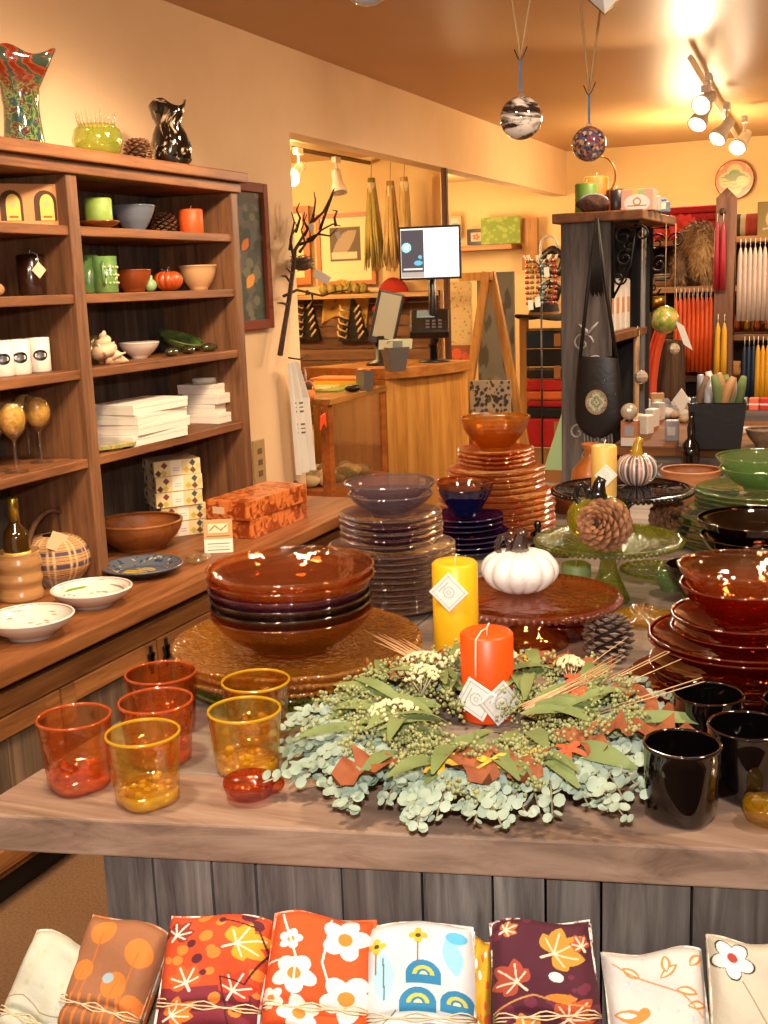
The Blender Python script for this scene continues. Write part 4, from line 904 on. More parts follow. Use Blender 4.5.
msx.l(msx.ramp(fr_.outputs[0], [(0, '#8a4a30'), (.22, '#c8c4c0'), (.36, '#c05a30'), (.5, '#8c8884'), (.62, '#dedad4'), (.8, '#5a4c50')]), q.inputs['Base Color']); msx.l(q.outputs[0], msx.out.inputs[0])
pumpkin('striped orange and silver glass pumpkin with yellow stem on the black cake stand', pp, 21 * mpp(pp), zv(pp.x, pp.y, 451) - z, msx.m, M('yellow_stem_glass', '#a8841c', .12, coat=1.), 12, .08, stem_h=.045, stem_r=.012, curl=False)
# dishes under the amber stand
p = at(566, 638, TZ)
for k in range(3): one('glass_bowl', MB().lathe(bowl_prof(rp(29, p), .03, .6, .003, 2.), 40), gred if k else gred, 'small red amber glass dish under the amber cake stand, %s of three' % ['lowest', 'middle', 'topmost'][k], 'bowl', (p.x, p.y, TZ + .011 * k), 0, 'small red dishes under the amber stand')
# candles and pinecones
p = at(576, 592, TZ); candle('pillar_candle', 'short sage green candle tied with string behind the white pumpkin', p, 14 * mpp(p) * 1.05, zv(p.x, p.y, 563) - TZ, '#7c8c4c', mat=M('sage_wax', '#84925a', .5, sss=.1))
p = at(457, 666, TZ); yc = candle('pillar_candle', 'tall yellow pillar candle with a diamond tag behind the wreath', p, 22.5 * mpp(p), zv(p.x, p.y, 561) - TZ, '#e8a814', mat=M('yellow_wax', '#f0b418', .4, sss=.25))
diamond_tag(yc, 22.5 * mpp(p), zv(p.x, p.y, 586) - TZ, radians(-85), .046, col_='#e8e4dc')
pe = at(488, 716, TZ); oc = candle('pillar_candle', 'bright orange pillar candle with two paper tags in the wreath middle', pe, 27 * mpp(pe) * .97, zv(pe.x, pe.y, 631) - TZ, '#f0500c', mat=M('bright_orange_wax', '#f4520e', .4, sss=.25))
ro = 27 * mpp(pe) * .97; hh = zv(pe.x, pe.y, 631) - TZ
diamond_tag(oc, ro, zv(pe.x, pe.y, 690) - TZ, radians(-95), .048, .3, col_='#e8e4dc', string=hh)
diamond_tag(oc, ro, zv(pe.x, pe.y, 693) - TZ, radians(-48), .048, -.15, col_='#dcd8d0', off=.008)
p = at(607, 660, TZ); pinecone('grey brown open pinecone standing beside the amber cake stand', p, zv(p.x, p.y, 616) - TZ, 23.5 * mpp(p), m_coneg, rx=radians(-12), n=120)
p = at(664, 541, TZ); pinecone('brown pinecone lying between black cake stand and green plates', p + Vector((.0, .04, .048)), .085, 19 * mpp(p), rx=radians(78), rz=.35)
# wooden bowls and gourd at the back
p = at(690, 508, TZ); one('wooden_bowl', MB().lathe(bowl_prof(29 * mpp(p), zv(p.x, p.y, 470) - TZ, .6, .005, 2.), 44), wood('pale_turned_wood', '#a8683c', '#c8875a', '#d89a6c', 0, .8, .4), 'small pale wooden bowl behind the second pinecone', 'bowl', tuple(p))
p = at(572, 512, TZ); one('wooden_bowl', MB().lathe(bowl_prof(30 * mpp(p), .06, .5, .005, 2.), 44), M('cherry_wood', '#b06428', .4, c2='#8c4816', sc_=30., coat=.3), 'reddish wooden bowl behind the black cake stand', 'bowl', tuple(p))
p = at(585, 498, TZ) + Vector((0, .08, 0)); one('wooden_vase', MB().lathe([(0, 0), (.045, 0), (.062, .03), (.055, .07), (.022, .11), (.018, .125), (.03, .145), (.028, .147), (.014, .125), (0, .1)], 36), M('cherry_wood_vase', '#b8692c', .35, c2='#94501c', sc_=20., coat=.4), 'turned orange brown wooden bud vase behind the cream candle', 'vase', tuple(p), ry=0)
# dark glass figures
def figure(name, label, u, v, h, mat):
    t = thing(name, label, 'figurine', tuple(at(u, v, TZ)))
    MB().lathe([(0, 0), (h * .3, 0), (h * .26, h * .12), (h * .13, h * .2), (h * .2, h * .35), (h * .18, h * .55), (h * .08, h * .68), (h * .14, h * .8), (h * .1, h * .95), (0, h)], 24).build('body', mat, t)
    MB().ball((h * .16, 0, h * .5), h * .12, 8, 6).ball((-h * .16, 0, h * .48), h * .11, 8, 6).build('side_knobs', mat, t); return t
figure('glass_figurine', 'small black glass figurine between blue and orange glass stacks', 538, 549, .07, gblk)
t = thing('glass_bottle', 'slender black glass bottle standing before the scroll painted desk', 'bottle', tuple(at(690, 492, TZ))); q = zv(t.location.x, t.location.y, 412) - TZ
MB().lathe([(0, 0), (.028, 0), (.03, .01), (.022, q * .3), (.027, q * .45), (.024, q * .6), (.01, q * .68), (.012, q * .8), (.007, q * .9), (.009, q), (0, q)], 24).build('body', gblk, t)
t = thing('glass_block', 'small dark glass paperweight with a blue label beside the black figurine', 'paperweight', tuple(at(561, 556, TZ)))
MB().box(-.022, .022, -.02, .02, 0, .05).build('body', gsmoke, t, bevel=.004)
MB().box(-.012, .012, -.0215, -.0205, .025, .04).build('blue_label', M('blue_label', '#5aa0c0', .4), t)
# leaf dish
t = thing('leaf_dish', 'yellow glass leaf dish lying behind the grey pinecone', 'dish', tuple(at(641, 622, TZ)), .4)
MB().lathe([(0, .0), (.04, .0), (.062, .012), (.06, .016), (.038, .005), (0, .005)], 60, fn=lambda q, z, a, k: (q * (1 + .22 * cos(5 * a)), z)).build('dish', glass('yellow_leaf_glass', '#f0c83c', .5, '#d8a018', .5, 80), t)
p = at(670, 590, TZ); one('glass_dish', MB().lathe(bowl_prof(.033, .03, .6, .003, 2.), 36), ggr, 'tiny pale green glass dish beside the dark brown bowl', 'dish', tuple(p))
# ================================================================== WREATH
WC = at(476, 748, TZ); WC = Vector((WC.x + .01, WC.y, TZ))
t = thing('dried_wreath', 'dried autumn wreath of eucalyptus, oak leaves and wheat around the orange candle', 'wreath', tuple(WC), .12)
g = random.Random(11)
RX, RY = .150, .168
def ringp(a, dr_=0., z=.02): return Vector(((RX + dr_) * cos(a), (RY + dr_) * sin(a), z))
b = MB(); b.tube([ringp(2 * pi * k / 40, .01 * sin(3 * k), .018) for k in range(41)], .012, 8); b.build('twig_ring', MC['twig_bark'], t)
m_eu = M('eucalyptus_leaf', '#7f917b', .7, c2='#a6b39c', sc_=12., contrast=.3); m_lf = M('long_green_leaf', '#5c6c38', .65, c2='#7f8c54', sc_=14.); m_oak = M('brown_oak_leaf', '#7a3c1e', .75, c2='#a05c30', sc_=20.)
m_flo = M('sage_floret', '#8c8c50', .85, c2='#acac74', sc_=60.); m_yar = M('yarrow_cream', '#d8c890', .85, c2='#e8dcb0', sc_=60.); m_wh = M('wheat_straw', '#d4a878', .7)
m_ylf = M('yellow_maple_leaf', '#d8a020', .6, c2='#e8c040', sc_=20.); m_orl = M('orange_leaf', '#c05020', .65)
eu, st, lf, flo, oak = MB(), MB(), MB(), MB(), MB()
for s in range(170):                                  # eucalyptus sprays fanning outwards
    a = g.uniform(0, 2 * pi)
    if sin(a) > -.1 and g.random() < .6: continue
    side = 1 if g.random() < .82 else -1
    p0 = ringp(a, g.uniform(-.02, .03), g.uniform(.012, .04)); aa = a + g.uniform(-.75, .75)
    L = g.uniform(.07, .115) * (1.12 if abs(cos(a)) > .6 else 1.) * (1 if side > 0 else .6)
    d = Vector((cos(aa) * side, sin(aa) * side, 0)); n_ = int(L / .0115); pts = []
    for k in range(n_ + 1):
        s_ = k / n_; pts.append(p0 + d * L * s_ + Vector((0, 0, .022 * sin(pi * s_ * .8) - max(0, p0.z - .012) * s_ ** 1.5)))
    st.tube(pts, .0013, 4)
    for k, q in enumerate(pts[1:]):
        w_ = Vector((-d.y, d.x, 0)); r_ = g.uniform(.0075, .0115) * (1 - .35 * k / n_)
        for sg in (1, -1):
            nn = (Vector((g.uniform(-.6, .6), g.uniform(-.9, .1), g.uniform(.4, 1)))).normalized(); c = q + w_ * sg * r_ * .9 + Vector((0, 0, g.uniform(-.002, .006)))
            c.z = max(c.z, .005); eu.disc(c, r_, nn, 8, .2, .85)
for s in range(75):                                   # long leaves
    a = g.uniform(0, 2 * pi); p0 = ringp(a, g.uniform(-.09, .02), g.uniform(.04, .07)); aa = a + g.uniform(-1.0, 1.0); L = g.uniform(.06, .10)
    lf.leaf(p0, p0 + Vector((cos(aa) * L, sin(aa) * L, g.uniform(-.02, .02))), g.uniform(.018, .028), Vector((g.uniform(-.3, .3), g.uniform(-.5, 0), 1)))
for a, L in ((2.75, .16), (2.95, .18), (3.15, .19), (3.35, .17), (3.55, .15)):   # the stalks at the left end
    p0 = ringp(a, .0, .04); lf.leaf(p0, p0 + Vector((cos(a) * L * .75, sin(a) * L * .5, -.018)), .016, Vector((0, -.3, 1)))
for a, L, w_ in ((-.05, .17, .022), (-.62, .10, .034), (-1.35, .06, .036), (-2.1, .09, .02), (2.2, .12, .024)):
    p0 = ringp(a, 0., .05); lf.leaf(p0, p0 + Vector((cos(a + .2) * L, sin(a + .2) * L, .0)), w_, Vector((0, -.6, 1)))
for s in range(190):                                   # sage seed heads
    a = g.uniform(0, 2 * pi); side = g.uniform(-.105, .045); p0 = ringp(a, side, g.uniform(.055, .075) - abs(side) * .4); aa = a + g.uniform(-1, 1); L = g.uniform(.03, .07)
    if -2.6 < a - 2 * pi < -.7 and g.random() < .3: continue
    for k in range(30):
        s_ = g.random(); c = p0 + Vector((cos(aa) * L * s_, sin(aa) * L * s_, .012 * s_)) + Vector((g.gauss(0, .006), g.gauss(0, .006), g.gauss(0, .006))) * (1.2 - s_ * .6)
        flo.ball(c, g.uniform(.0018, .0034), 5, 3)
for s in range(14):
    a = g.uniform(0, 2 * pi); p0 = ringp(a, g.uniform(-.03, .02), .058)
    def lobed(b, p0, a, L, W):
        d = Vector((cos(a), sin(a), .15)); w = Vector((-sin(a), cos(a), 0)); c = [p0]; R_ = []; Lf = []
        for k in range(1, 12):
            s_ = k / 12; q = W * sin(pi * s_) ** .7 * (1 + .35 * cos(k * 2.6)); zz = Vector((0, 0, .006 * sin(k * 1.7) - .02 * s_ * s_)); Lf.append(p0 + d * L * s_ + w * q + zz + Vector((0, 0, q * .4))); R_.append(p0 + d * L * s_ - w * q + zz + Vector((0, 0, q * .4))); c.append(p0 + d * L * s_ + zz)
        c.append(p0 + d * L)
        vs = c + Lf + R_; n = 11; fs = [(0, 1, 13), (0, 13 + n, 1)]
        for k in range(1, n): fs += [(k, k + 1, 13 + k, 12 + k), (k, 12 + n + k, 13 + n + k, k + 1)]
        fs += [(n, n + 1, 12 + n), (n, 12 + 2 * n, n + 1)]; b.add(vs, fs, True)
    lobed(oak, p0, a + g.uniform(-.6, .6), g.uniform(.07, .10), g.uniform(.02, .03))
for a, dr_ in ((.12, .03), (-.12, .05), (1.1, .0), (-2.0, 0.02), (2.6, .01)): lobed(oak, ringp(a, dr_, .05), a - .2, .10, .03)
eu.build('eucalyptus_leaves', m_eu, t)['kind'] = 'stuff'; st.build('eucalyptus_stems', M('eu_stem', '#8a7a5a', .8), t)['kind'] = 'stuff'
lf.build('long_leaves', m_lf, t)['kind'] = 'stuff'; flo.build('seed_heads', m_flo, t)['kind'] = 'stuff'; oak.build('oak_leaves', m_oak, t)['kind'] = 'stuff'
for a, dr_, rr in ((1.9, .0, .026), (2.35, .01, .028), (2.6, -.03, .024), (-2.6, -.03, .026), (1.6, .01, .018), (.95, .02, .016)):   # flat cream flower heads
    y = MB(); c = ringp(a, dr_, .074); rr *= 1.25
    for k in range(95):
        q = rr * g.random() ** .5; th = g.random() * 2 * pi; y.ball(c + Vector((q * cos(th), q * sin(th), .012 * (1 - (q / rr) ** 2))), g.uniform(.002, .0035), 5, 4)
    for k in range(6): y.tube([c + Vector((0, 0, -.03)), c + Vector((rr * .6 * cos(k), rr * .6 * sin(k), .0))], .001, 4)
    y.build('yarrow_head', m_yar, t)
w_ = MB()
for k in range(34):
    a0_ = g.uniform(-.25, .25); p0 = ringp(.5, -.05, .055) + Vector((g.uniform(-.01, .01), g.uniform(-.012, .012), g.uniform(-.004, .01))); d = Vector((cos(.75 + a0_ * .7), sin(.75 + a0_ * .7), .28 + g.uniform(-.1, .1)))
    w_.tube([p0 - d * .04, p0 + d * g.uniform(.05, .12)], [.0013, .0004], 4)
for k in range(22):
    p0 = ringp(2.2, .0, .06) + Vector((g.uniform(-.02, .02), g.uniform(-.01, .01), 0)); d = Vector((cos(2.7 + g.uniform(-.3, .3)), sin(2.7 + g.uniform(-.3, .3)), .25)); w_.tube([p0, p0 + d * g.uniform(.06, .13)], [.0011, .0004], 4)
for k in range(6):
    a = g.uniform(.1, 1.0); p0 = ringp(a, .0, .05); w_.tube([p0, p0 + Vector((cos(a) * .14, sin(a) * .1, .05))], [.0012, .0005], 4)
w_.build('wheat_stalks', m_wh, t)['kind'] = 'stuff'
for a, dr_, m, s_ in ((-1.3, .035, m_ylf, .027), (-1.0, .02, m_ylf, .022), (-1.62, .03, m_ylf, .022), (.4, -.02, m_orl, .022), (-.75, .03, m_orl, .022), (1.45, .01, m_ylf, .022), (.75, .0, m_orl, .022)):
    y = MB(); c = ringp(a, dr_, .064); n = 30; u_ = Vector((1, 0, .1)); v_ = Vector((0, .8, .45))
    vs = [c] + [c + (u_ * cos(2 * pi * k / n) + v_ * sin(2 * pi * k / n)) * s_ * (.3 + .8 * abs(cos(2.5 * 2 * pi * k / n + .5)) ** 2.2) + Vector((0, 0, .004 * sin(k))) for k in range(n)]
    y.add(vs, [(0, k + 1, (k + 1) % n + 1) for k in range(n)], True); y.build('maple_leaf', m, t)
# ================================================================== NAPKIN BUNDLES
ang = math.atan2(dr.y, dr.x)
def napkin(label, u, vtop, wpx, hgt, cv, edge, roll=0., lean=.72, behind=None, tie=True, ztop=None, y_in=0.):
    # top edge of the bundle rests against the board panel
    base = L0 - dn * (.022 + y_in); r = ray(u, vtop)
    s = (Vector((base.x, base.y, 0)) - CAM).dot(Vector((dn.x, dn.y, 0))) / (r.x * dn.x + r.y * dn.y); top = CAM + r * s
    w = wpx * mpp(top); hgt = hgt * .76
    t = thing('napkin_bundle', label, 'napkins', (top.x, top.y, 0), ang, 'folded napkin bundles on the ledge')
    Lc = hgt; z0 = top.z - Lc * cos(lean)
    if z0 < SZ + .004: Lc = (top.z - SZ - .004) / cos(lean); z0 = SZ + .004
    t.location = (top.x - dn.x * Lc * sin(lean), top.y - dn.y * Lc * sin(lean), z0); t.rotation_euler = (-lean, 0, ang) if 0 else (0, 0, ang)
    X = Matrix.Rotation(-(0), 4, 'X')
    cr, sr = cos(roll), sin(roll)
    def place(x, y, zf):       # x across, y up the cloth, zf thickness towards the viewer
        xx = x * cr - (y - Lc * .5) * sr; yy = x * sr + (y - Lc * .5) * cr + Lc * .5
        return xx, yy * sin(lean) - zf * cos(lean), yy * cos(lean) + zf * sin(lean)
    sd = abs(hash(label)) % 7 if 0 else len(label) % 7
    def P(U, V):
        x = (U - .5) * w * (1 + .03 * np.sin(V * 5 + sd)); y = V * Lc
        e = np.clip((1 - np.abs(2 * U - 1) ** 8), 0, 1) * np.clip(1 - np.abs(2 * V - 1) ** 14, 0, 1)
        zf = .002 + .022 * e + .0022 * np.sin(V * 11 + U * 4 + sd) * e + .0018 * np.sin(U * 13 - V * 6) * e - .007 * np.exp(-((V - .22) / .04) ** 2) * e
        y = y + .004 * np.sin(U * 6 + sd)
        return place(x, y, zf)
    cv.sheet('front_napkin', vcol('printed_cloth_napkin', .85, weave=.25), P, t)
    me_ = M('napkin_edge_' + edge.strip('#'), edge, .9, c2='#e6dccb' if edge < '#c' else '#b9a890', sc_=60., contrast=.1)
    for j in range(3 if behind is None else behind):
        b = MB(); n = 16; pts = []
        for i in range(n + 1):
            u_ = i / n; pts.append((u_, .004 * sin(u_ * 6 + sd) + .0015 * sin(9 * u_ + j)))
        vs = []; sc__ = 1 - .006 * j
        for u_, dy in pts:
            for yy in (0., Lc * 1.0 - .002 * j):
                for zf in (.0045 - .008 * j, -.0025 - .008 * j):
                    vs.append(place((u_ - .5) * w * sc__ + .0015 * (j % 2), yy + dy, zf))
        fs = []
        for i in range(n):
            a = 4 * i; c = a + 4; fs += [(a, a + 1, c + 1, c), (a + 2, c + 2, c + 3, a + 3), (a, c, c + 2, a + 2), (a + 1, a + 3, c + 3, c + 1)]
        fs += [(0, 2, 3, 1), (4 * n, 4 * n + 1, 4 * n + 3, 4 * n + 2)]
        b.add(vs, fs, False); b.build('folded_napkin', me_, t)
    if tie:
        b = MB()
        for q, o in ((.22, 0), (.235, .003), (.205, -.002)):
            pts = [place((k / 16 - .5) * w * 1.03, Lc * q + o * sin(k), .0205 + .004 * sin(pi * k / 16) - (.02 if k in (0, 16) else 0)) for k in range(17)]
            b.tube(pts, .0009, 4)
        b.build('raffia_tie', M('raffia', '#dcc49a', .7), t)
    return t
W, H = 1., 1.35
def N(bg): return Canvas(W, H, bg, 150)
c = N('#c4c2ae'); c.speck('#b9bd9c', 30, .03, 1); c.line([(0, .45), (.3, .5), (.6, .42), (1, .5)], .012, '#8a7048'); c.line([(.1, .2), (.4, .3), (.8, .2)], .012, '#8a7048')
napkin('pale green cream napkins leaning in the leftmost bundle', 60, 938, 72, .16, c, '#e0dac8', -.22, y_in=.01)
c = N('#9a6440')
for x, y, r in ((.3, 1.15, .13), (.78, .98, .15), (.2, .7, .11), (.62, .55, .14), (.9, .4, .12)): c.disc(x, y, r * 1.1, '#d87830'); c.line([(x, y), (x - .05, 0)], .018, '#c86a28')
for k in range(9): c.line([(k * .13, 0), (k * .11 + .06, .42)], .03, '#d87830')
c.disc(.52, .62, .06, '#9ab0b8')
napkin('brown napkins printed with orange dots, tilted second bundle from the left', 124, 921, 84, .17, c, '#c06a2c', -.18)
c = N('#c4481c'); c.rect(0, 1, 0, .5, '#7c2430'); c.speck('#e08030', 14, .05, 4); c.speck('#5a1c28', 12, .06, 9)
for x, y, r, a, q in ((.72, .98, .34, .4, '#d89a20'), (.3, .55, .25, 2., '#c85a20'), (.75, .45, .28, 1.2, '#b8381c'), (.15, 1.1, .2, 1., '#8c2c20'), (.2, .2, .25, .6, '#d87820')): c.maple(x, y, r, a, q, '#e8d8c0')
c.line([(.55, 1.25), (.9, 1.2), (1, .95), (.85, .55), (.6, .6), (.75, .1)], .018, '#4a1414')
napkin('red and orange leaf print napkins between brown and white flowered bundles', 223, 917, 104, .17, c, '#b84a22')
c = N('#e0521c')
for x, y, r in ((.75, 1.1, .24), (.3, .62, .22), (.8, .45, .26), (.22, 1.0, .12), (.38, .2, .2), (.1, .35, .13)):
    c.flower(x, y, r, 5, '#eee6da', None, x * 5, .35); c.disc(x, y, r * .3, '#e08830'); c.speck('#e0521c', 0, .01)
for pts in (((.1, 1.3), (.3, .8), (.3, .0)), ((.6, 1.3), (.55, .8), (.8, .1)), ((.0, .75), (.4, .8))): c.line(pts, .02, '#f0e6da')
napkin('bright orange napkins with big white blossoms in the middle of the row', 326, 917, 104, .17, c, '#e0602c')
c = N('#cfd0d0')
for x, y, r in ((.55, .72, .16), (.50, .42, .17), (.85, .45, .15)):
    c.ring(x, y, 0, r, '#2c7ea8', True); c.ring(x, y, r * .38, r * .6, '#e0c040', True); c.ring(x, y, 0, r * .22, '#e8e0a0', True); c.rect(x - r, x + r, y - .09, y, '#2c7ea8')
c.leaf(.2, .45, .55, .2, 1.6, '#a8d4dc', '#4c7078'); c.leaf(.85, .75, .45, .18, 1.75, '#8ccad8')
for x, y in ((.12, 1.08), (.5, 1.15)): c.flower(x, y, .09, 4, '#d8b030', '#4c4030'); c.line([(x, y - .08), (x, y - .3)], .014, '#7c6040')
c.leaf(.45, .12, .35, .16, .1, '#b06a98', '#e6e6e4'); c.line([(.05, .1), (.3, .35)], .014, '#6c7c50'); c.disc(.85, 1.18, .1, '#5cb0d0', .07)
napkin('white napkins printed with blue rounded owls and trees', 424, 925, 106, .17, c, '#e4dcd0', .06)
c = N('#4c1626'); c.speck('#6c2438', 20, .05, 6)
for x, y, r, a, q in ((.62, .98, .36, .5, '#b8892c'), (.25, .62, .3, 2.4, '#a8442c'), (.7, .3, .3, .7, '#b84c20'), (.15, 1.2, .15, .4, '#b85c28'), (.9, 1.05, .15, 2., '#b84c20'), (.3, .1, .25, 1., '#c87c28')): c.maple(x, y, r, a, q, '#e0c8a8')
c.disc(.62, .72, .07, '#d8d8cc', .055); c.line([(.0, .35), (.4, .5), (.9, .42)], .02, '#c08040'); c.leaf(.5, .5, .3, .1, 0, '#c87c28')
napkin('dark maroon napkins with gold maple leaves', 545, 922, 100, .17, c, '#5a1c2c', .1)
c = N('#d2cac0'); o_ = '#d8863c'
for x, y, L, a in ((.55, 1.0, .22, .6), (.7, .85, .22, -.3), (.62, 1.05, .2, 1.6), (.35, 1.05, .2, 2.5), (.85, 1.1, .2, .9), (.8, .65, .2, .2)): c.leaf(x, y, L, .1, a, o_); c.leaf(x + .02 * cos(a), y + .02 * sin(a), L * .75, .05, a, '#e8d8c4')
c.line([(.1, 1.2), (.5, .95), (.75, .8), (.95, .55)], .016, o_); c.flower(.5, .38, .12, 6, o_, '#e4dcd0'); c.leaf(.05, .62, .35, .16, .0, o_); c.leaf(.08, .62, .2, .07, .1, '#e4dcd0'); c.disc(.36, .66, .06, o_)
for k in range(5): c.leaf(.5, .0, .3, .05, .5 + .5 * k, o_)
c.speck('#b8bcc4', 20, .018, 5)
napkin('white napkins with orange leaves and bird line print', 655, 952, 96, .16, c, '#e0d6c8', .08)
c = N('#c8bda4')
for x, y, r in ((.22, 1.1, .2),): c.flower(x, y, r * 1.1, 5, '#3c3028', None, .3, .4); c.flower(x, y, r, 5, '#ece6da', None, .3, .4); c.disc(x, y + .02, r * .25, '#b04030')
c.line([(.3, .9), (.5, .5), (.4, 0)], .014, '#8a7048'); c.flower(.75, .5, .15, 5, '#ece6da', '#b04030')
napkin('cream napkins with a single white flower, rightmost bundle', 757, 941, 98, .17, c, '#e0d8c0')
p = at(385, 930, .73); 
# yellow stripy napkin edges peeking out beside the owl bundle
c = N('#d8a020'); c.speck('#e0602c', 20, .06, 3); c.speck('#f0e8d8', 14, .05, 8)
napkin('yellow and red print napkins peeking out behind the owl bundle', 480, 940, 26, .15, c, '#d8a020', tie=False, y_in=-.012, behind=1)
# ================================================================== HANGING ORNAMENTS
m_tw = M('jute_twine', '#b08a5c', .9); m_rib = M('blue_ribbon', '#3c6c9c', .6)
def hung(name, label, u, v, rpx, dia, mat, ttop, ribtop, spread, blobs=None):
    dd = dia / 2 / rpx * F; c = atd(u, v, dd); t = thing(name, label, 'ornament', tuple(c)); r = dia / 2
    MB().ball((0, 0, 0), r, 32, 20).build('glass_ball', mat, t)
    MB().lathe([(r * .14, r * .96), (r * .16, r * 1.1), (r * .08, r * 1.2), (0, r * 1.2)], 16).build('glass_loop', glass('clear_glass_cap', '#f4ead8', .2), t)
    k = dd / F; zr = (v - ribtop) * k; zt_ = (v - ttop) * k
    MB().box(-.0022, .0022, -.0008, .0008, r * 1.15, zr).build('ribbon', m_rib, t)
    MB().tube([(-.012, 0, zr + .018), (-.005, 0, zr + .002), (.0, 0, zr - .004), (.006, 0, zr + .004), (.014, 0, zr + .022)], .0012, 5).build('wire_hook', m_dark, t)
    top = CEIL - c.z
    b = MB(); rr = [(q / 16) for q in range(17)]
    for sg in spread: b.tube([(sg * s, 0, zr + .004 + (top - zr) * s) for s in rr], [.0024 + .0006 * (i % 2) for i in range(17)], 5)
    b.build('twine', m_tw, t)
    return t
m_o1 = M('swirl_ball_glass', '#2a1c16', .08, c2='#d8cabc', sc_=14., contrast=.12, coat=1., distort=2.5, stretch=(.4, .4, 2.2))
hung('hanging_glass_ball', 'hanging glass ball swirled in white, brown and black', 521, 118, 21, .082, m_o1, 50, 62, (-.10, .13))
t2_ = NT('confetti_ball'); q = t2_.n('ShaderNodeBsdfPrincipled', Roughness=.08); q.inputs['Coat Weight'].default_value = 1.
tcv = t2_.n('ShaderNodeTexCoord'); vv = t2_.n('ShaderNodeTexVoronoi', Scale=160.); t2_.l(tcv.outputs['Object'], vv.inputs[0]); sp_ = t2_.n('ShaderNodeSeparateXYZ'); t2_.l(vv.outputs['Color'], sp_.inputs[0])
t2_.l(t2_.ramp(sp_.outputs[0], [(0, '#14121a'), (.3, '#4a5a80'), (.45, '#8a2a24'), (.6, '#c8b8a4'), (.75, '#2c2430'), (.9, '#c07838')]), q.inputs['Base Color']); t2_.l(q.outputs[0], t2_.out.inputs[0])
hung('hanging_glass_ball', 'hanging speckled glass ball in dark blue, red and silver', 589, 144, 17, .074, t2_.m, 85, 96, (-.07, .10))
p = atd(605, -4, 2.0); t = thing('glass_star', 'faceted clear glass star pendant, its tip poking in at the top', 'ornament', tuple(p))
MB().add([(0, 0, -.03), (.032, 0, 0), (0, .018, 0), (-.032, 0, 0), (0, -.018, 0), (0, 0, .04)], [(0, 2, 1), (0, 3, 2), (0, 4, 3), (0, 1, 4), (5, 1, 2), (5, 2, 3), (5, 3, 4), (5, 4, 1)]).build('facets', M('white_facet_glass', '#c8c4bc', .1, coat=1.), t)
MB().tube([(0, 0, .04), (0, 0, CEIL - p.z)], .001, 5).build('thread', m_tw, t)
MB().tube([(-.032, 0, 0), (0, 0, -.031), (.032, 0, 0)], .0016, 5).build('brass_edge', M('brass', '#b08a3c', .3, 1.), t)
p = atd(367, -22, 2.2); t = thing('glass_globe', 'white glass globe ornament, its lower rim showing at the top edge', 'ornament', tuple(p)); MB().ball((0, 0, 0), .05, 28, 16).build('globe', M('white_glass_globe', '#b8bcc0', .15, coat=.8), t); MB().tube([(0, 0, .05), (0, 0, CEIL - p.z)], .001, 5).build('thread', m_tw, t)
# ================================================================== BARE BRANCH ON THE WALL CORNER
o = atx(279, 355, XW + .06); t = thing('hanging_branch', 'bare dark twiggy branch with white paper tags at the wall corner', 'branch', tuple(o))
yo = 4.75
def bp(u, v, y):
    q = aty(u, v, y)
    if q.x < XW + .06: q = atx(u, v, XW + .06)
    return q - Vector(o)
m_br = M('branch_bark', '#33221a', .85, c2='#5a4030', sc_=50.)
g = random.Random(5)
b = MB(); main = [(280, 355), (284, 330), (289, 300), (293, 270), (295, 250), (302, 238), (310, 225), (315, 208)]
b.tube([bp(u, v, yo + .02 * k) for k, (u, v) in enumerate(main)], [.013, .012, .011, .010, .009, .007, .005, .002], 7)
paths = [[(294, 262), (290, 240), (294, 222), (291, 212)], [(298, 245), (312, 240), (322, 230), (333, 224), (340, 226)], [(304, 236), (313, 218), (316, 200), (314, 192)], [(320, 230), (326, 212), (332, 196), (334, 190), (330, 198)], [(313, 222), (323, 212), (331, 196), (335, 188)], [(292, 285), (286, 276), (281, 276)], [(289, 305), (283, 303), (277, 303)], [(290, 250), (292, 235), (296, 228), (295, 222)], [(307, 240), (318, 234), (330, 236), (337, 228)], [(284, 296), (296, 290), (310, 293), (322, 296), (334, 292), (348, 290), (351, 281)], [(300, 252), (306, 244), (302, 230), (307, 214)], [(293, 275), (287, 268)], [(312, 293), (313, 303)], [(336, 226), (334, 218), (337, 211), (333, 210)], [(296, 232), (300, 218), (297, 210), (299, 203)], [(308, 228), (303, 220), (304, 212)]]
for i, q in enumerate(paths):
    m = len(q); b.tube([bp(u + g.uniform(-.6, .6), v, yo + .03 * (i % 4) + .01 * k) for k, (u, v) in enumerate(q)], [.0065 * (1 - .8 * k / (m - 1)) + .001 for k in range(m)], 5)
b.build('twigs', m_br, t)
q = bp(302, 263, yo + .05); nb = MB(); g = random.Random(8)
for k in range(90):
    a = g.random() * 6.28; c_ = q + Vector((.05 * cos(a) * g.uniform(.6, 1), .05 * sin(a) * g.uniform(.6, 1), g.uniform(-.028, .028))); d = Vector((-sin(a), cos(a), g.uniform(-.4, .4))) * .03; nb.tube([c_ - d, c_ + d], .0018, 3)
nb.ball(tuple(q - Vector((0, 0, .006))), .046, 14, 8, (1, 1, .65)); nb.build('bird_nest', M('nest_straw', '#7a6248', .9, c2='#4c3a2a', sc_=60.), t)['kind'] = 'stuff'
def tagcard(t, c, w, h, rot, nm='paper_tag'):
    cv = Canvas(1, .6, '#e4dccc', 16); e1 = Vector((cos(rot) * w * .92, cos(rot) * w * .39, sin(rot) * w)); e2 = Vector((-sin(rot) * h * .92, -sin(rot) * h * .39, cos(rot) * h)); o_ = cv.sheet(nm, vcol('printed_card'), flatP(c - e1 / 2 - e2 / 2, e1, e2), t); s_ = o_.modifiers.new('c', 'SOLIDIFY'); s_.thickness = .001
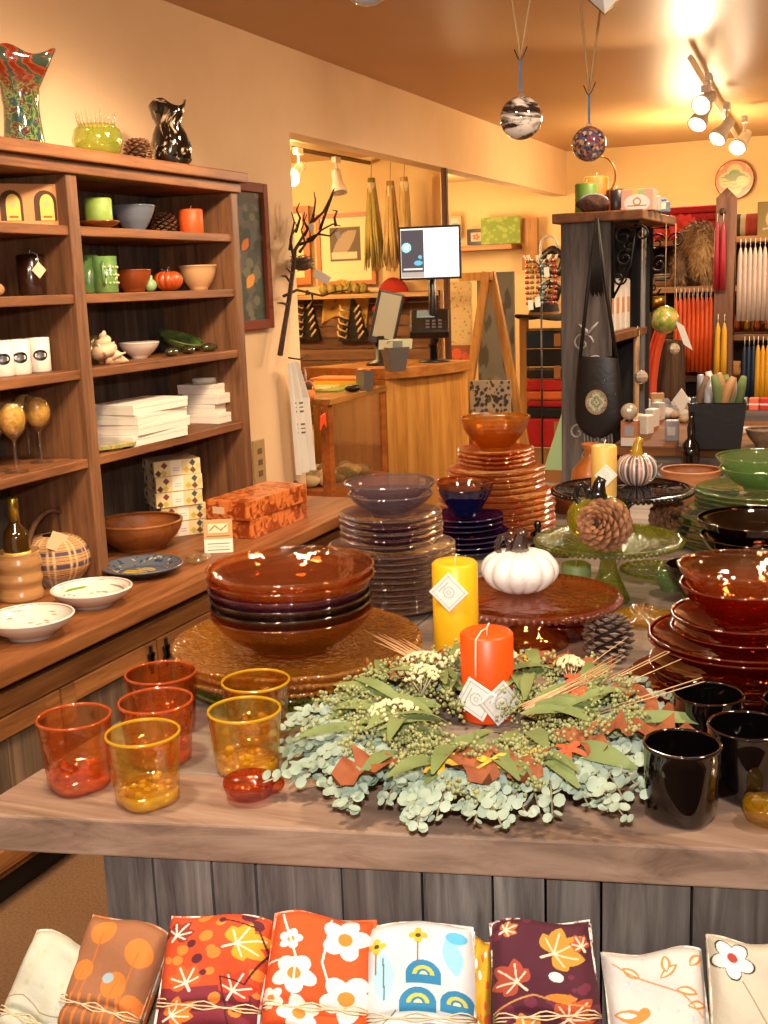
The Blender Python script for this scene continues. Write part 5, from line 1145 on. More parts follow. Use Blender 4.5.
tagcard(t, bp(322, 277, yo), .075, .04, -.55); tagcard(t, bp(311, 227, yo), .02, .03, .3); tagcard(t, bp(338, 235, yo), .02, .028, .3)
# ================================================================== ALCOVE
YA = 7.6
mslat = wood('slat_wall_brown', '#5c3a22', '#7c5434', '#94693f', 0, .6, .7)
t = thing('slat_wall_panel', 'brown slatted display panel below the alcove ledge', 'panel', tuple(aty(360, 400, YA - .03)))
x0, x1 = aty(289, 300, YA).x - .8, -2.8; ztop = aty(350, 298, YA).z
b = MB(); z = .5
while z < ztop - .03: b.box(x0, x1, YA - .035, YA - .005, z, z + .072); z += .08
b.build('slats', mslat, t, True)
one('alcove_ledge', MB().box(x0, x1, -.22, .0, 0, .03), wood('pale_ledge', '#a87848', '#c8985c', '#d8ac70', 0), 'pale wooden ledge running along the alcove wall', 'shelf', (0, YA - .002, ztop))
def frame_on_y(label, u0, u1, v0, v1, y, fm, cv, fw=.03, name='framed_picture', cat='picture'):
    a = aty(u0, (v0 + v1) / 2, y); b_ = aty(u1, (v0 + v1) / 2, y); m = (u0 + u1) / 2; z1_ = aty(m, v0, y).z; z0_ = aty(m, v1, y).z; x0, x1 = a.x, b_.x
    t = thing(name, label, cat, ((x0 + x1) / 2, y, z0_))
    if fw:
        b = MB().box(x0, x0 + fw, y - .025, y, z0_, z1_); b.box(x1 - fw, x1, y - .025, y, z0_, z1_); b.box(x0 + fw, x1 - fw, y - .025, y, z1_ - fw, z1_); b.box(x0 + fw, x1 - fw, y - .025, y, z0_, z0_ + fw); b.build('picture_frame', fm, t, True)
    else: MB().box(x0, x1, y - .03, y, z0_, z1_).build('canvas', fm, t, True)
    cv.sheet('artwork', vcol(), flatP((x0 + fw, y - (.012 if fw else .031), z0_ + fw), (x1 - x0 - 2 * fw, 0, 0), (0, 0, z1_ - z0_ - 2 * fw)), t, True); return t
m_fo = M('orange_wood_frame', '#b86a28', .45)
c = Canvas(1, 1.5, '#e8d49c', 40); frame_on_y('orange wood framed picture behind the bare branch', 268, 311, 207, 285, YA - .03, m_fo, c, .05)
c = Canvas(1.4, 1, '#ecd7a4', 80); c.rect(.25, 1.1, .32, .85, '#6e5a4a'); c.leaf(.3, .4, .8, .3, .5, '#a8947c'); c.rect(.3, 1.0, .35, .45, '#d8c8a8')
frame_on_y('pale framed grey landscape print standing on the alcove ledge', 318, 376, 213, 285, YA - .03, m_fo, c, .03)
# dried corn stalk bundles
m_corn = M('dried_stalk', '#b89a4c', .8, c2='#6c6424', sc_=18., stretch=(3, 3, .4)); m_corn2 = M('dried_stalk_pale', '#c8a468', .8, c2='#8a6a34', sc_=18., stretch=(3, 3, .4))
for u, v0, v1, w, m, lb in ((371, 178, 272, 26, m_corn, 'greenish dried stalk bundle, hanging nearest the framed print'), (390, 181, 272, 22, m_corn2, 'pale frayed dried stalk bundle, middle of the three hanging'), (404, 177, 268, 17, m_corn2, 'straight tan dried stalk bundle hanging nearest the monitor')):
    a = aty(u, v0, 7.25); bz = aty(u - 2, v1, 7.25); Lh = a.z - bz.z; t = thing('dried_stalk_bundle', lb, 'dried stalks', tuple(a), group='dried stalk bundles hanging in the alcove'); k_ = mpp(a); g = random.Random(u)
    b = MB()
    for j in range(60):
        th = g.random() * 6.28; q = g.random() ** .5; e = Vector((cos(th) * q, sin(th) * q, 0)); b.tube([e * 2.2 * k_, e * 3.0 * k_ + Vector((0, 0, -Lh * .12)), e * w * .30 * k_ + Vector((0, 0, -Lh * .55)), e * w * .5 * k_ * g.uniform(.7, 1.1) + Vector((0, 0, -Lh * g.uniform(.8, 1)))], [.012, .014, .013, .003], 4)
    b.build('stalks', m, t)['kind'] = 'stuff'
    MB().lathe([(k_ * 4, -.03), (k_ * 4.2, -.06), (k_ * 4.2, -.09), (k_ * 4, -.1)], 16).build('binding', M('raffia', '#dcc49a', .7), t)
    MB().tube([(0, 0, 0), (0, .02, .12), (0, .05, 2.38 - a.z)], .003, 5).build('hanging_cord', m_tw, t)
# ---- counter with glass case and register
CZ_ = .97; RTZ = 1.06; wcn = wood('case_wood', '#7c3c14', '#a0561f', '#b4692c', 1, .8, .4)
t = thing('glass_display_case', 'wooden display case with glass front holding stones and shells', 'display case', (-2.62, 5.2, 0))
XF = -2.42
MB().box(-3.1, XF, 4.95, 5.66, 0, .515).build('base', wcn, t, True)
MB().box(-3.1, XF + .02, 4.95, 5.66, CZ_ - .03, CZ_).build('top', wood('case_top', '#8a5a28', '#b07838', '#c48c48', 1, .8, .3), t, True, .003)
MB().box(XF - .04, XF + .005, 4.95, 5.0, .515, CZ_ - .03).build('corner_post', wcn, t, True)
MB().box(XF - .05, XF + .005, 5.60, 5.66, .515, CZ_ - .03).build('corner_post', wcn, t, True)
MB().box(-3.1, -3.07, 4.95, 5.66, .515, CZ_ - .03).build('back', wcn, t, True)
MB().box(XF - .006, XF, 5.0, 5.60, .515, CZ_ - .03).build('glass_front', glass('case_glass', '#f0e0cc', .12, '#e0c8a0', .02, refl=.6), t, True)
g = random.Random(3); mst = [M('stone_grey', '#8a7a60', .8), M('stone_pale', '#c0a87c', .7), M('stone_green', '#5c6440', .8)]
for k in range(34):
    p = (g.uniform(-2.75, -2.48), 5.04 + .52 * (k / 34) , .515); s_ = g.uniform(.03, .06)
    one('display_stone', MB().ball((0, 0, s_ * .55), s_, 9, 6, (1.2, .9, .6), lambda a, ph: 1 + .15 * sin(3 * a + 2 * ph)), mst[k % 3], '%s stone inside the glass display case' % ['grey brown', 'pale tan', 'mossy green'][k % 3], 'stone', p, g.random() * 3, 'stones inside the display case')
lamp('case_fill', 'POINT', (-2.65, 5.4, .9), 1.5, (1, .7, .35), shadow_soft_size=.03)  # fill added inside the case to brighten the stones, no fitting there
wr = wood('register_wood', '#9c6428', '#bf843c', '#d09a50', 2, .6, .45, .1, .15)
t = thing('register_counter', 'curved light wooden register counter with a thick top', 'counter', (-2.4, 6.0, 0))
c0 = atx(388, 385, XF); cr_ = aty(478, 365, 6.5)
pts = [(XF + .0, 5.69), (XF + .07, 5.80), (XF + .16, 5.98), (XF + .22, 6.16), (XF + .25, 6.32)]
fr = [(x, y) for x, y in pts]; bk = [(x - .5, y + .1) for x, y in reversed(pts)]
MB().prism(fr + bk, 0, 1.0).build('front_panel', wr, t, True)
fr = [(x + .03, y - .03) for x, y in pts]; fr[0] = (XF - .0, 5.68); MB().prism(fr + [(x - .55, y + .1) for x, y in reversed(pts)], 1.0, 1.06).build('top', wood('register_top', '#a0602a', '#bc7a38', '#cf8f4a', 1, .8, .3), t, True, .004)
# monitor
t = thing('monitor', 'flat monitor on a black pole showing a half white, half photo screen', 'monitor', tuple(at(432, 366, RTZ) if 0 else aty(434, 362, 6.15)))
p = Vector(t.location); t.location = (p.x, p.y, RTZ); p = Vector((p.x, p.y, RTZ)); zc0 = zv(p.x, p.y, 253) - RTZ
mw, mh = 60 * mpp(p) / 2 * 1.02, 51 * mpp(p) / 2; th = radians(12)
MB().tube([(0, 0, 0), (0, 0, zc0)], .022, 10).build('pole', m_dark, t); MB().lathe([(0, 0), (.09, 0), (.09, .01), (0, .014)], 24).build('foot', m_dark, t)
t.rotation_euler = (0, 0, th)
MB().box(-mw, mw, -.055, -.025, zc0 - mh, zc0 + mh).build('bezel', m_dark, t, bevel=.004)
c = Canvas(1.2, 1, '#f2f2f2', 110); c.rect(0, .48, 0, 1, '#3a3a44'); c.rect(0, .48, .0, .12, '#8c8a8a'); c.disc(.12, .62, .1, '#7cc4e0'); c.disc(.12, .62, .05, '#d8f0f8'); c.disc(.36, .3, .09, '#4ca0c8', .05); c.disc(.4, .42, .04, '#4ca0c8'); c.rect(.05, .45, .16, .2, '#c8c8cc'); c.rect(.5, 1.2, .62, .635, '#c0c0c0'); c.rect(0, 1.2, .97, 1, '#bcd8e0'); c.rect(.49, 1.2, .0, .02, '#60a8c0')
c.sheet('screen', vcol('lit_screen', .3, emit=.75), flatP((-mw + .012, -.056, zc0 - mh + .012), (2 * mw - .024, 0, 0), (0, 0, 2 * mh - .024)), t)
# card terminal
pm = Vector(t.location)
tt_ = thing('card_terminal', 'black card payment terminal on an arm below the monitor', 'card reader', (pm.x, pm.y - .03, zv(pm.x, pm.y, 324)), radians(20))
b = MB(); b.x = Rx(radians(35)); b.box(-.12, .1, -.11, .11, -.02, .03).build('body', m_dark, tt_, bevel=.01)
b = MB(); b.x = Rx(radians(35)); b.box(-.08, .02, .02, .09, .0301, .033).build('small_screen', M('lcd_grey', '#6a7a88', .2), tt_)
for i in range(3):
    for j in range(3): b = MB(); b.x = Rx(radians(35)); b.box(.04 - .035 * i, .06 - .035 * i, -.08 + .03 * j, -.062 + .03 * j, .03, .034); b.build('key', M('key_grey', '#4c4644', .5), tt_)
MB().tube([(0, .0, -.02), (.02, .02, -.09), (.0, .03, -.13)], .025, 8).build('arm', m_dark, tt_)
# tilted register screen
p = at(383, 372, CZ_); p = aty(381, 350, 5.95); t = thing('register_screen', 'tilted black register screen facing the cashier beside the monitor', 'monitor', (p.x, p.y, RTZ + .001), radians(25))
zb_ = zv(p.x, p.y, 345) - RTZ; zt2 = zv(p.x, p.y, 291) - RTZ; hgt_ = zt2 - zb_
b = MB(); b.x = T(0, 0, zb_) @ Ry(radians(14)); b.box(-.075, .075, -.02, .03, 0, hgt_).build('bezel', M('register_grey', '#2a211c', .4), t, bevel=.008)
b = MB(); b.x = T(0, 0, zb_) @ Ry(radians(14)); b.box(-.058, .058, -.022, -.0195, .04, hgt_ - .012).build('screen', M('grey_green_screen', '#a8a484', .35), t)
MB().lathe([(0, 0), (.09, 0), (.07, .02), (.035, .03), (.03, zb_ + .05), (0, zb_ + .05)], 20).build('stand', m_dark, t)
# red cap
p = aty(393, 293, 7.5); t = thing('red_felt_cap', 'red felt cap hanging behind the register screen', 'cap', tuple(p)); MB().ball((0, 0, 0), 1, 16, 10, (.11, .06, .10), lambda a, ph: 1 + .08 * sin(3 * a)).ball((-.13, 0, -.11), .03).build('felt', M('red_felt', '#a02410', .9, bump=.3), t)
# counter clutter
def cp(u, v, z=CZ_): return at(u, v, z)
t = thing('yellow_tray_box', 'orange box with bright yellow side strip lying on the display case', 'box', tuple(aty(338, 374, 5.55)));  t.location.z = CZ_; 
MB().box(-.16, .12, -.02, .16, 0, .05).build('carton', M('orange_card', '#d0702c', .6), t, bevel=.002); MB().box(-.15, .12, -.0212, -.0205, .008, .036).build('yellow_strip', M('yellow_strip', '#e8c020', .5), t)
t = thing('silver_pail', 'small square silver tin pail on the display case top', 'pail', (cp(365, 390)).to_tuple()); k_ = mpp(cp(365, 390))
MB().lathe([(0, 0), (7.6 * k_, 0), (9.8 * k_, 21 * k_), (9.3 * k_, 21 * k_), (7.2 * k_, .004), (0, .004)], 4, smooth=False).build('body', M('tin_silver', '#a8a8a8', .3, .8), t); t.rotation_euler = (0, 0, radians(20)); MB().ball((0, 0, 20 * k_), 8 * k_, 12, 6, (1, 1, .3)).build('orange_filling', MC['orange_card'], t)
q = at(408, 371, 1.06); t = thing('grey_bin', 'grey bin with green papers sticking out on the register counter', 'bin', tuple(Vector((q.x - .07, q.y, 1.06)))); k_ = mpp(q)
MB().lathe([(0, 0), (11 * k_, 0), (16 * k_, 24 * k_), (15 * k_, 24 * k_), (10 * k_, .006), (0, .006)], 4, smooth=False).build('body', M('grey_plastic', '#5c5450', .6), t)
b = MB(); g = random.Random(2)
for k in range(7): b.x = T(g.uniform(-.05, .05), g.uniform(-.04, .04), 22 * k_) @ Rz(g.uniform(-1, 1)) @ Rx(g.uniform(-.5, .5)); b.box(-.03, .05, -.001, .001, 0, .05)
b.build('papers', M('pale_green_paper', '#c8ccb0', .8), t)['kind'] = 'stuff'
q = cp(308, 402); t = thing('mini_basket', 'tiny orange woven basket with handle at the display case edge', 'basket', (q.x - .02, q.y + .05, CZ_)); MB().lathe([(0, 0), (.025, 0), (.034, .05), (.03, .05), (.022, .004), (0, .004)], 16).build('body', M('orange_wicker', '#d07838', .8, bump=.6), t); MB().tube([(.032 * cos(a), 0, .045 + .05 * sin(a)) for a in np.linspace(0, pi, 10)], .004, 6).build('handle', MC['orange_wicker'], t)
q = aty(309, 415, 4.93); t = thing('orange_ornament', 'bright orange metal ornament hanging in front of the display case', 'ornament', (-2.385, q.y + .12, .93)); 
t.location = tuple(atx(322, 420, -2.38)); b = MB(); b.add([(0, -.02, .02), (0, .03, .03), (0, .035, -.04), (0, .005, -.015), (0, -.03, -.045)], [(0, 1, 3), (1, 2, 3), (0, 3, 4)]); b.build('figure', M('orange_enamel', '#e0481c', .4), t).modifiers.new('s', 'SOLIDIFY').thickness = .006; MB().tube([(0, 0, .02), (0, .0, .06), (-.03, .0, .062)], .002, 5).build('hook', m_dark, t)
q = cp(306, 378); t = thing('small_pot', 'small dark brown pot behind the tiny orange basket', 'pot', tuple(aty(306, 395, 5.3))); t.location.z = CZ_; MB().lathe([(0, 0), (.03, 0), (.042, .06), (.036, .06), (.026, .005), (0, .005)], 16).build('body', M('dark_clay', '#4c2c1c', .7), t)
MB().tube([(0, 0, .005), (.004, 0, .12)], [.012, .003], 8).build('grey_spike', M('grey_metal', '#8c8484', .4, .6), t)
t = thing('green_mat', 'green mat with magazines lying behind the silver pail', 'mat', tuple(aty(345, 392, 5.62))); t.location = (-2.72, 5.4, CZ_); MB().box(-.12, .2, -.12, .16, 0, .008).build('mat', M('green_mat', '#7c8430', .8), t); 
for k in range(2): MB().box(-.08, .1, -.08 + .12 * k, .02 + .12 * k, .008, .016).build('magazine', M('cream_paper', '#d8b070', .7), t)
q = aty(352, 378, 5.3); t = thing('black_pouch', 'small black pouch beside the silver pail', 'pouch', (q.x, q.y, CZ_)); MB().ball((0, 0, .02), 1, 12, 8, (.045, .03, .02)).build('pouch', m_dark, t)
# things on the slat wall
m_gf = M('gold_felt', '#b08434', .9, c2='#8c6420', sc_=20.); t = thing('gold_cloth', 'mustard gold cloth pinned on the slatted panel', 'cloth', tuple(aty(342, 305, 7.53)))
cvx = Canvas(1, 1, '#b98a3a', 30); cvx.speck('#8c6420', 8, .05); cvx.sheet('cloth', vcol('printed_cloth'), lambda U, V: ((U - .5) * .34 + .04 * V, .03 * np.sin(U * 9), (V - .5) * .26 + .05 * np.sin(U * 4)), t).modifiers.new('s', 'SOLIDIFY').thickness = .01
for u, v, w_, h_, lb in ((306, 315, 26, 50, 'black boots hanging on the slatted panel behind the branch'), (352, 318, 34, 46, 'black slippers hanging on the slatted panel')):
    p = aty(u, v - h_ / 2, 7.52); k_ = mpp(p); t = thing('display_hook_rack', 'dark pegged rack with curved pale hooks, %s' % ('behind the bare branch' if u < 320 else 'left of the register screen'), 'rack', tuple(p))
    b = MB(); b.add([(0, 0, 0), (-w_ * .5 * k_, 0, -h_ * k_), (w_ * .5 * k_, 0, -h_ * k_), (0, .04, 0), (-w_ * .5 * k_, .04, -h_ * k_), (w_ * .5 * k_, .04, -h_ * k_)], [(0, 1, 2), (3, 5, 4), (0, 3, 4, 1), (0, 2, 5, 3), (1, 4, 5, 2)]); b.build('board', m_dark, t)
    for j in range(5):
        for sg in (-1, 1):
            zz = -h_ * k_ * (.3 + .14 * j); xx = sg * w_ * .22 * k_ * (.5 + .12 * j); MB().tube([(xx, -.005, zz), (xx + .01, -.05, zz - .02), (xx + .035 * sg, -.07, zz), (xx + .05 * sg, -.05, zz + .03)], .007, 5).build('pale_hook', M('pale_hook', '#d8b078', .6), t)
one('row_of_dried_pods', MB().box(0, .001, 0, .001, 0, .001), m_corn2, 'x x x x', 'x', (0, 0, -5)) if 0 else None
g = random.Random(9)
for k in range(6):
    p = aty(324 + 8 * k, 292, 7.45); s_ = .035; one('dried_flower_head', MB().ball((0, 0, s_), s_, 10, 6, (1, .8, 1), lambda a, ph: 1 + .25 * sin(4 * a + 3 * ph)), m_corn, 'tan dried flower head lying in a row on the alcove ledge', 'dried flower', (p.x, p.y, ztop + .03), k, 'dried flower heads on the alcove ledge')
# ================================================================== SCROLL PAINTED DESK AND SHELF COLUMN
DZ = 1.0; m_scroll = M('faded_white_paint', '#a49a92', .9)
wg = wood('desk_grey_wood', '#4e4540', '#766b64', '#958980', 0, .8, .8, .5); wgb = wood('desk_top_brown', '#5c3820', '#84542f', '#9c6a42', 0, .8, .8)
wgv = wood('column_grey_wood', '#453d3a', '#6e6560', '#8c8179', 2, .9, .85, .7)
dk = at(640, 446, DZ); DY = dk.y - .0
t = thing('scroll_painted_desk', 'grey barnwood desk with a brown top and white painted scrolls', 'desk', (.1, DY + .4, 0))
XL = max(aty(611, 470, DY).x, aty(611, 470, 3.55).x + .02)
MB().box(XL, 1.3, DY, 4.7, DZ - .03, DZ).build('top', wgb, t, True, .003)
MB().box(XL + .02, 1.28, DY + .02, DY + .045, DZ - .2, DZ - .03).build('apron', wg, t, True)
for x in (XL + .03, 1.2):
    for y in (DY + .05, 4.6): MB().box(x, x + .06, y, y + .06, 0, DZ - .03).build('leg', wgv, t, True)
MB().box(XL + .02, 1.28, 4.66, 4.69, 0, DZ - .03).build('back_board', wgv, t, True)
def spiral(c, r, a0, turns, sg=1, n=26, ax='xz', y=0., shrink=.85):
    return [(c[0] + r * (1 - shrink * k / n) * cos(a0 + sg * turns * 2 * pi * k / n), y, c[1] + r * (1 - shrink * k / n) * sin(a0 + sg * turns * 2 * pi * k / n)) for k in range(n + 1)]
b = MB(); x0_ = XL + .06; zz = DZ - .085
for k in range(7):
    x = x0_ + k * .13; b.tube(spiral((x, zz), .038, pi if k % 2 else 0, 1.3, 1 if k % 2 else -1, y=DY + .0195), .0042, 4); b.tube([(x + .03, DY + .0195, zz - .03), (x + .065, DY + .0195, zz + .01), (x + .1, DY + .0195, zz - .02)], .0045, 4)
    for q in (-1, 0, 1): b.tube([(x + .06, DY + .0195, zz), (x + .07 + .02 * q, DY + .0195, zz + .03)], [.007, .002], 4)
b.build('painted_scrolls', m_scroll, t, True)
CY = 3.55; cz = zv(-.8, CY, 212)
t = thing('shelf_column', 'tall narrow grey barnwood shelf column with painted scrolls and iron brackets', 'shelf unit', (-.8, CY + .2, 0))
XA, XB = aty(561, 340, CY).x, aty(610, 340, CY).x
YB = 4.12
MB().box(XA, XB, CY, CY + .03, 0, cz - .03).build('front_board', wgv, t, True, .003)
MB().box(XA, XA + .02, CY + .03, YB, 0, cz - .03).build('side_board', wgv, t, True)
MB().box(XA + .02, XB + .02, YB - .02, YB, 0, cz - .03).build('back_board', M('dark_board', '#1c1816', .8), t, True)
XR = aty(645, 212, CY).x
MB().box(XA - .02, XR, CY - .03, YB + .02, cz - .03, cz).build('top_board', wood('column_top', '#6a4024', '#8f5c36', '#a87248', 1, .8, .5), t, True, .004)
s1 = zv(XB, CY + .05, 334)
MB().box(XA + .02, XB + .015, CY + .03, YB - .02, s1 - .025, s1).build('shelf', wgb, t, True, .002)
xp = aty(640, 300, YB).x
MB().box(XB + .0, XB + .014, YB - .07, YB - .05, DZ, cz - .03).build('metal_upright', M('steel', '#b8b8b4', .3, .9), t, True)
b = MB(); ko = .078
for (c, r, a, tn, sg) in (((XB + .035, cz - .075), .032, 0, 1.4, 1), ((XB + .09, cz - .07), .028, pi, 1.3, -1), ((XB + .04, cz - .14), .028, 1, 1.4, 1), ((XB + .025, cz - .20), .022, 0, 1.3, -1), ((XB + .055, cz - .105), .02, 2, 1.2, 1)): b.tube(spiral(c, r, a, tn, sg, y=CY + .015), .0035, 5)
b.tube([(XB + .005, CY + .015, cz - .26), (XB + .005, CY + .015, cz - .035), (XR - .02, CY + .015, cz - .035)], .005, 5); b.tube([(XB + .005, CY + .015, cz - .26), (XB + .06, CY + .015, cz - .16), (XR - .03, CY + .015, cz - .04)], .004, 5)
b.build('iron_scroll_bracket', M('wrought_iron', '#1e1a18', .5, .5), t, True)
b = MB()
for (c, r, a, tn, sg) in (((XB + .04, cz - .085), .034, 0, 1.4, 1), ((XB + .11, cz - .08), .030, pi, 1.3, -1), ((XB + .05, cz - .16), .032, 1, 1.4, 1), ((XB + .03, cz - .24), .026, 0, 1.3, -1)): b.tube(spiral(c, r, a, tn, sg, y=YB - .005), .0035, 5)
b.tube([(XB + .025, YB - .005, cz - .32), (XB + .025, YB - .005, cz - .035), (XR - .02, YB - .005, cz - .035)], .005, 5)
b.build('iron_scroll_bracket', MC['wrought_iron'], t, True)
b = MB(); xm = (XA + XB) / 2 + .01
for (x, z, r, a, sg) in ((-.02, 1.30, .035, 0, 1), (.025, 1.235, .03, pi, -1), (-.01, 1.16, .035, 0, 1), (.02, 1.09, .028, 2, -1), (-.035, 1.02, .03, 0, 1), (.03, .98, .025, 1, -1), (.0, .94, .03, 0, 1)): b.tube(spiral((xm + x, z), r, a, 1.2, sg, y=CY - .0005), .0035, 4)
for z in (1.33, 1.2, 1.05): b.tube([(xm, CY - .0005, z), (xm + .03, CY - .0005, z + .035)], [.009, .002], 4); b.tube([(xm, CY - .0005, z), (xm - .03, CY - .0005, z + .03)], [.009, .002], 4)
b.build('painted_scrolls', m_scroll, t, True)
for k in range(4):
    t = thing('soap_bar', 'white wrapped soap bar standing in a row on the column shelf', 'soap', (XB - .04, CY + .08 + .085 * k, s1), group='wrapped soap bars on the column shelf'); MB().box(-.02, .03, -.035, .035, 0, .17).build('wrapper', M('soap_wrap', '#cfc4b8', .5), t, bevel=.008); MB().box(.0301, .0306, -.02, .02, .06, .11).build('printed_band', M('orange_print', '#c08050', .6), t)
# things on top of the column
def cpt(u, v=209): return at(u, v, cz)
def onc(u, y, z=None): q = aty(u, 200, y); return Vector((q.x, y, cz if z is None else z))
p = onc(586, 3.60); candle('pillar_candle', 'green pillar candle at the front left of the column top', p, 11 * mpp(p), 29 * mpp(p), '#6f9440', mat=M('leaf_green_wax', '#739a3c', .5, sss=.1))
p = onc(596, 3.78); candle('pillar_candle', 'orange pillar candle behind the green one on the column top', p, 12 * mpp(p), 38 * mpp(p), '#e08a1c', mat=M('light_orange_wax', '#d8741c', .5, sss=.1))
p = onc(616, 3.75); candle('pillar_candle', 'short black pillar candle in the middle of the column top', p, 10 * mpp(p), 24 * mpp(p), '#1c1210', mat=M('black_wax', '#1a100e', .35))
p = onc(592, 3.56); t = thing('geode_stone', 'rough brown stone with a pale blue rim lying before the green candle', 'stone', (p.x + .005, p.y - .005, cz)); MB().ball((0, 0, .025), 1, 20, 12, (.05, .022, .026), lambda a, ph: 1 + .12 * sin(5 * a) * sin(3 * ph)).build('rock', M('rough_rock', '#6b4432', .9, c2='#3c2820', sc_=50., bump=.8), t); MB().tube([(.046 * cos(a), -.003, .026 + .026 * sin(a)) for a in np.linspace(-.2, 2.6, 14)], .004, 6).build('pale_rim', M('pale_agate', '#a8b4b8', .3), t)
p = onc(637, 3.60); t = thing('soap_box', 'pink and green box with a white oval label on the column top', 'box', tuple(p)); k_ = mpp(p); MB().box(-16 * k_, 16 * k_, 0, .06, 0, 21 * k_).build('carton', M('pink_carton', '#d8a08c', .5), t, bevel=.002)
c = Canvas(1.5, 1, '#dca890', 60); c.rect(.5, .8, .6, 1, '#d8c45c'); c.rect(.8, 1.1, .5, 1, '#a8c484'); c.disc(.75, .35, .62, '#e8e4dc', .42); c.ring(.75, .42, .13, .2, '#b88a4c'); c.rect(.3, 1.2, .2, .24, '#8c7c6c'); c.sheet('printed_front', vcol(), flatP((-15.5 * k_, -.001, .001), (31 * k_, 0, 0), (0, 0, 20 * k_)), t)
for i, (u, h, m, lb) in enumerate(((660, 15, M('grey_paper', '#a8a49c', .6), 'small grey wrapped packet beside the pink box'), (669, 11, M('slate_blue', '#5c6c84', .5), 'tiny blue grey packet at the right end of the column top'))):
    p = onc(u, 3.72 + .1 * i); t = thing('small_packet', lb, 'packet', (p.x - .02, p.y, cz)); MB().box(-.022, .022, -.02, .02, 0, h * .0032).box(-.012, .012, -.01, .01, h * .0032, h * .0042).build('wrapper', m, t, bevel=.004); MB().box(-.014, .014, -.0212, -.0202, .01, .03).build('label', MC['paper_label'], t)
one('copper_wire_loop', MB().tube([(.012, 0, cz - aty(606, 176, 3.7).z)] + [(.05 * cos(a) - .02, 0, .06 * sin(a)) for a in np.linspace(-.9, 1.9, 14)], .003, 6), M('copper', '#b86838', .3, 1.), 'thin copper wire loop curling above the orange candle', 'wire', tuple(aty(606, 176, 3.7)))
# black leather bag
p = aty(598, 395, CY - .035); t = thing('leather_bag', 'black leather fringed shoulder bag with round beaded medallion hanging on the column', 'bag', tuple(p)); k_ = mpp(p)
zt_, zb_ = zv(p.x, p.y, 357) - p.z, zv(p.x, p.y, 437) - p.z
def P(U, V):
    w_ = 20 * k_ + 3.5 * k_ * np.sin(np.clip((1 - V) * 2.6, 0, pi)) ; w_ = np.where(V < .28, w_ * np.sqrt(np.clip(1 - ((.28 - V) / .28) ** 2, 0.02, 1)), w_); a = U * 2 * pi
    return w_ * np.cos(a), .022 * np.sin(a) * (.5 + .5 * np.sin(np.clip(V * 2.4, 0, pi))), zb_ + (zt_ - zb_) * V + .003 * np.sin(3 * a)
Canvas(1, 1, '#17110f', 40).sheet('pouch', M('black_leather', '#16100e', .42, bump=.15, sc_=30.), P, t)
c = Canvas(2, 2, '#8c7a5c', 50); 
for r_, q in ((.95, '#b06a4c'), (.85, '#8aa890'), (.68, '#c8b890'), (.55, '#7a9c88'), (.4, '#a87858'), (.25, '#9cb8a0'), (.1, '#5c5040')): c.disc(1, 1, r_, q)
c.speck('#4c4c40', 60, .05, 3)
def P2(U, V):
    x = (U - .5) * 2; y = (V - .5) * 2; n = np.maximum(abs(x), abs(y)); d = np.hypot(x, y) + 1e-9; q = n / d; return x * q * 11 * k_, -.0235 + 0 * x, -.02 + y * q * 12.5 * k_
c.sheet('beaded_medallion', vcol(), P2, t)
zh = cz - p.z - .02
for sg in (-1, 1): MB().tube([(sg * 18 * k_, 0, zt_), (sg * 9 * k_ - .004, .0, (zt_ + zh) * .5), (-.004, .0, zh)], .006, 6).build('strap', M('black_leather_strap', '#1a1310', .6), t)
b = MB()
for k in range(9): x = (-14 + 3.5 * k) * k_; b.tube([(x, 0, zb_ + .01), (x + .002, 0, zb_ - .045)], .003, 4)
b.build('beaded_fringe', M('grey_beads', '#6c706c', .4), t)
b = MB()
for k in range(14): b.tube([(-.012 + .001 * k, -.012, zh - .05 + .002 * k), (-.02 + .003 * k, -.016, zh - .22 - .004 * (k % 4))], .002, 4)
b.build('leather_tassel', MC['black_leather_strap'], t)
# hanging orbs under the column top
def orb(u, v, rpx, y, m, lb, name='hanging_glass_ball'):
    c = aty(u, v, y); r = rpx * mpp(c); t = thing(name, lb, 'ornament', tuple(c)); MB().ball((0, 0, 0), r, 24, 14).build('glass_ball', m, t); MB().tube([(0, 0, r * .9), (0, 0, cz - .03 - c.z)], .0012, 4).build('thread', m_tw, t); return t
to = orb(665, 320, 14, 3.9, M('green_shimmer_glass', '#5c8a2c', .08, c2='#c8a05c', sc_=40., contrast=.3, coat=1.), 'green shimmering glass ball hanging under the column top with a tag')
cd_ = Canvas(.05, .09, '#c8c4b8', 10); cd_.sheet('paper_tag', vcol('printed_card'), flatP((.035, -.02, -.0), (.03, 0, -.02), (.03, 0, -.08)), to)
m_cry = M('faceted_crystal', '#c8b8a4', .04, .4, coat=1.)
def facet(u, v, rpx, y, lb):
    c = aty(u, v, y); r = rpx * mpp(c); t = thing('hanging_crystal', lb, 'ornament', tuple(c)); b = MB(); b.ball((0, 0, 0), r, 9, 6); b.sm = [False] * len(b.sm); b.build('crystal', m_cry, t); MB().tube([(0, 0, r * .9), (0, 0, cz - .03 - c.z)], .001, 4).build('thread', m_tw, t)
facet(674, 349, 6, 3.95, 'small clear faceted crystal hanging below the green ball'); facet(641, 377, 7, 3.6, 'faceted crystal ball hanging beside the black leather bag')
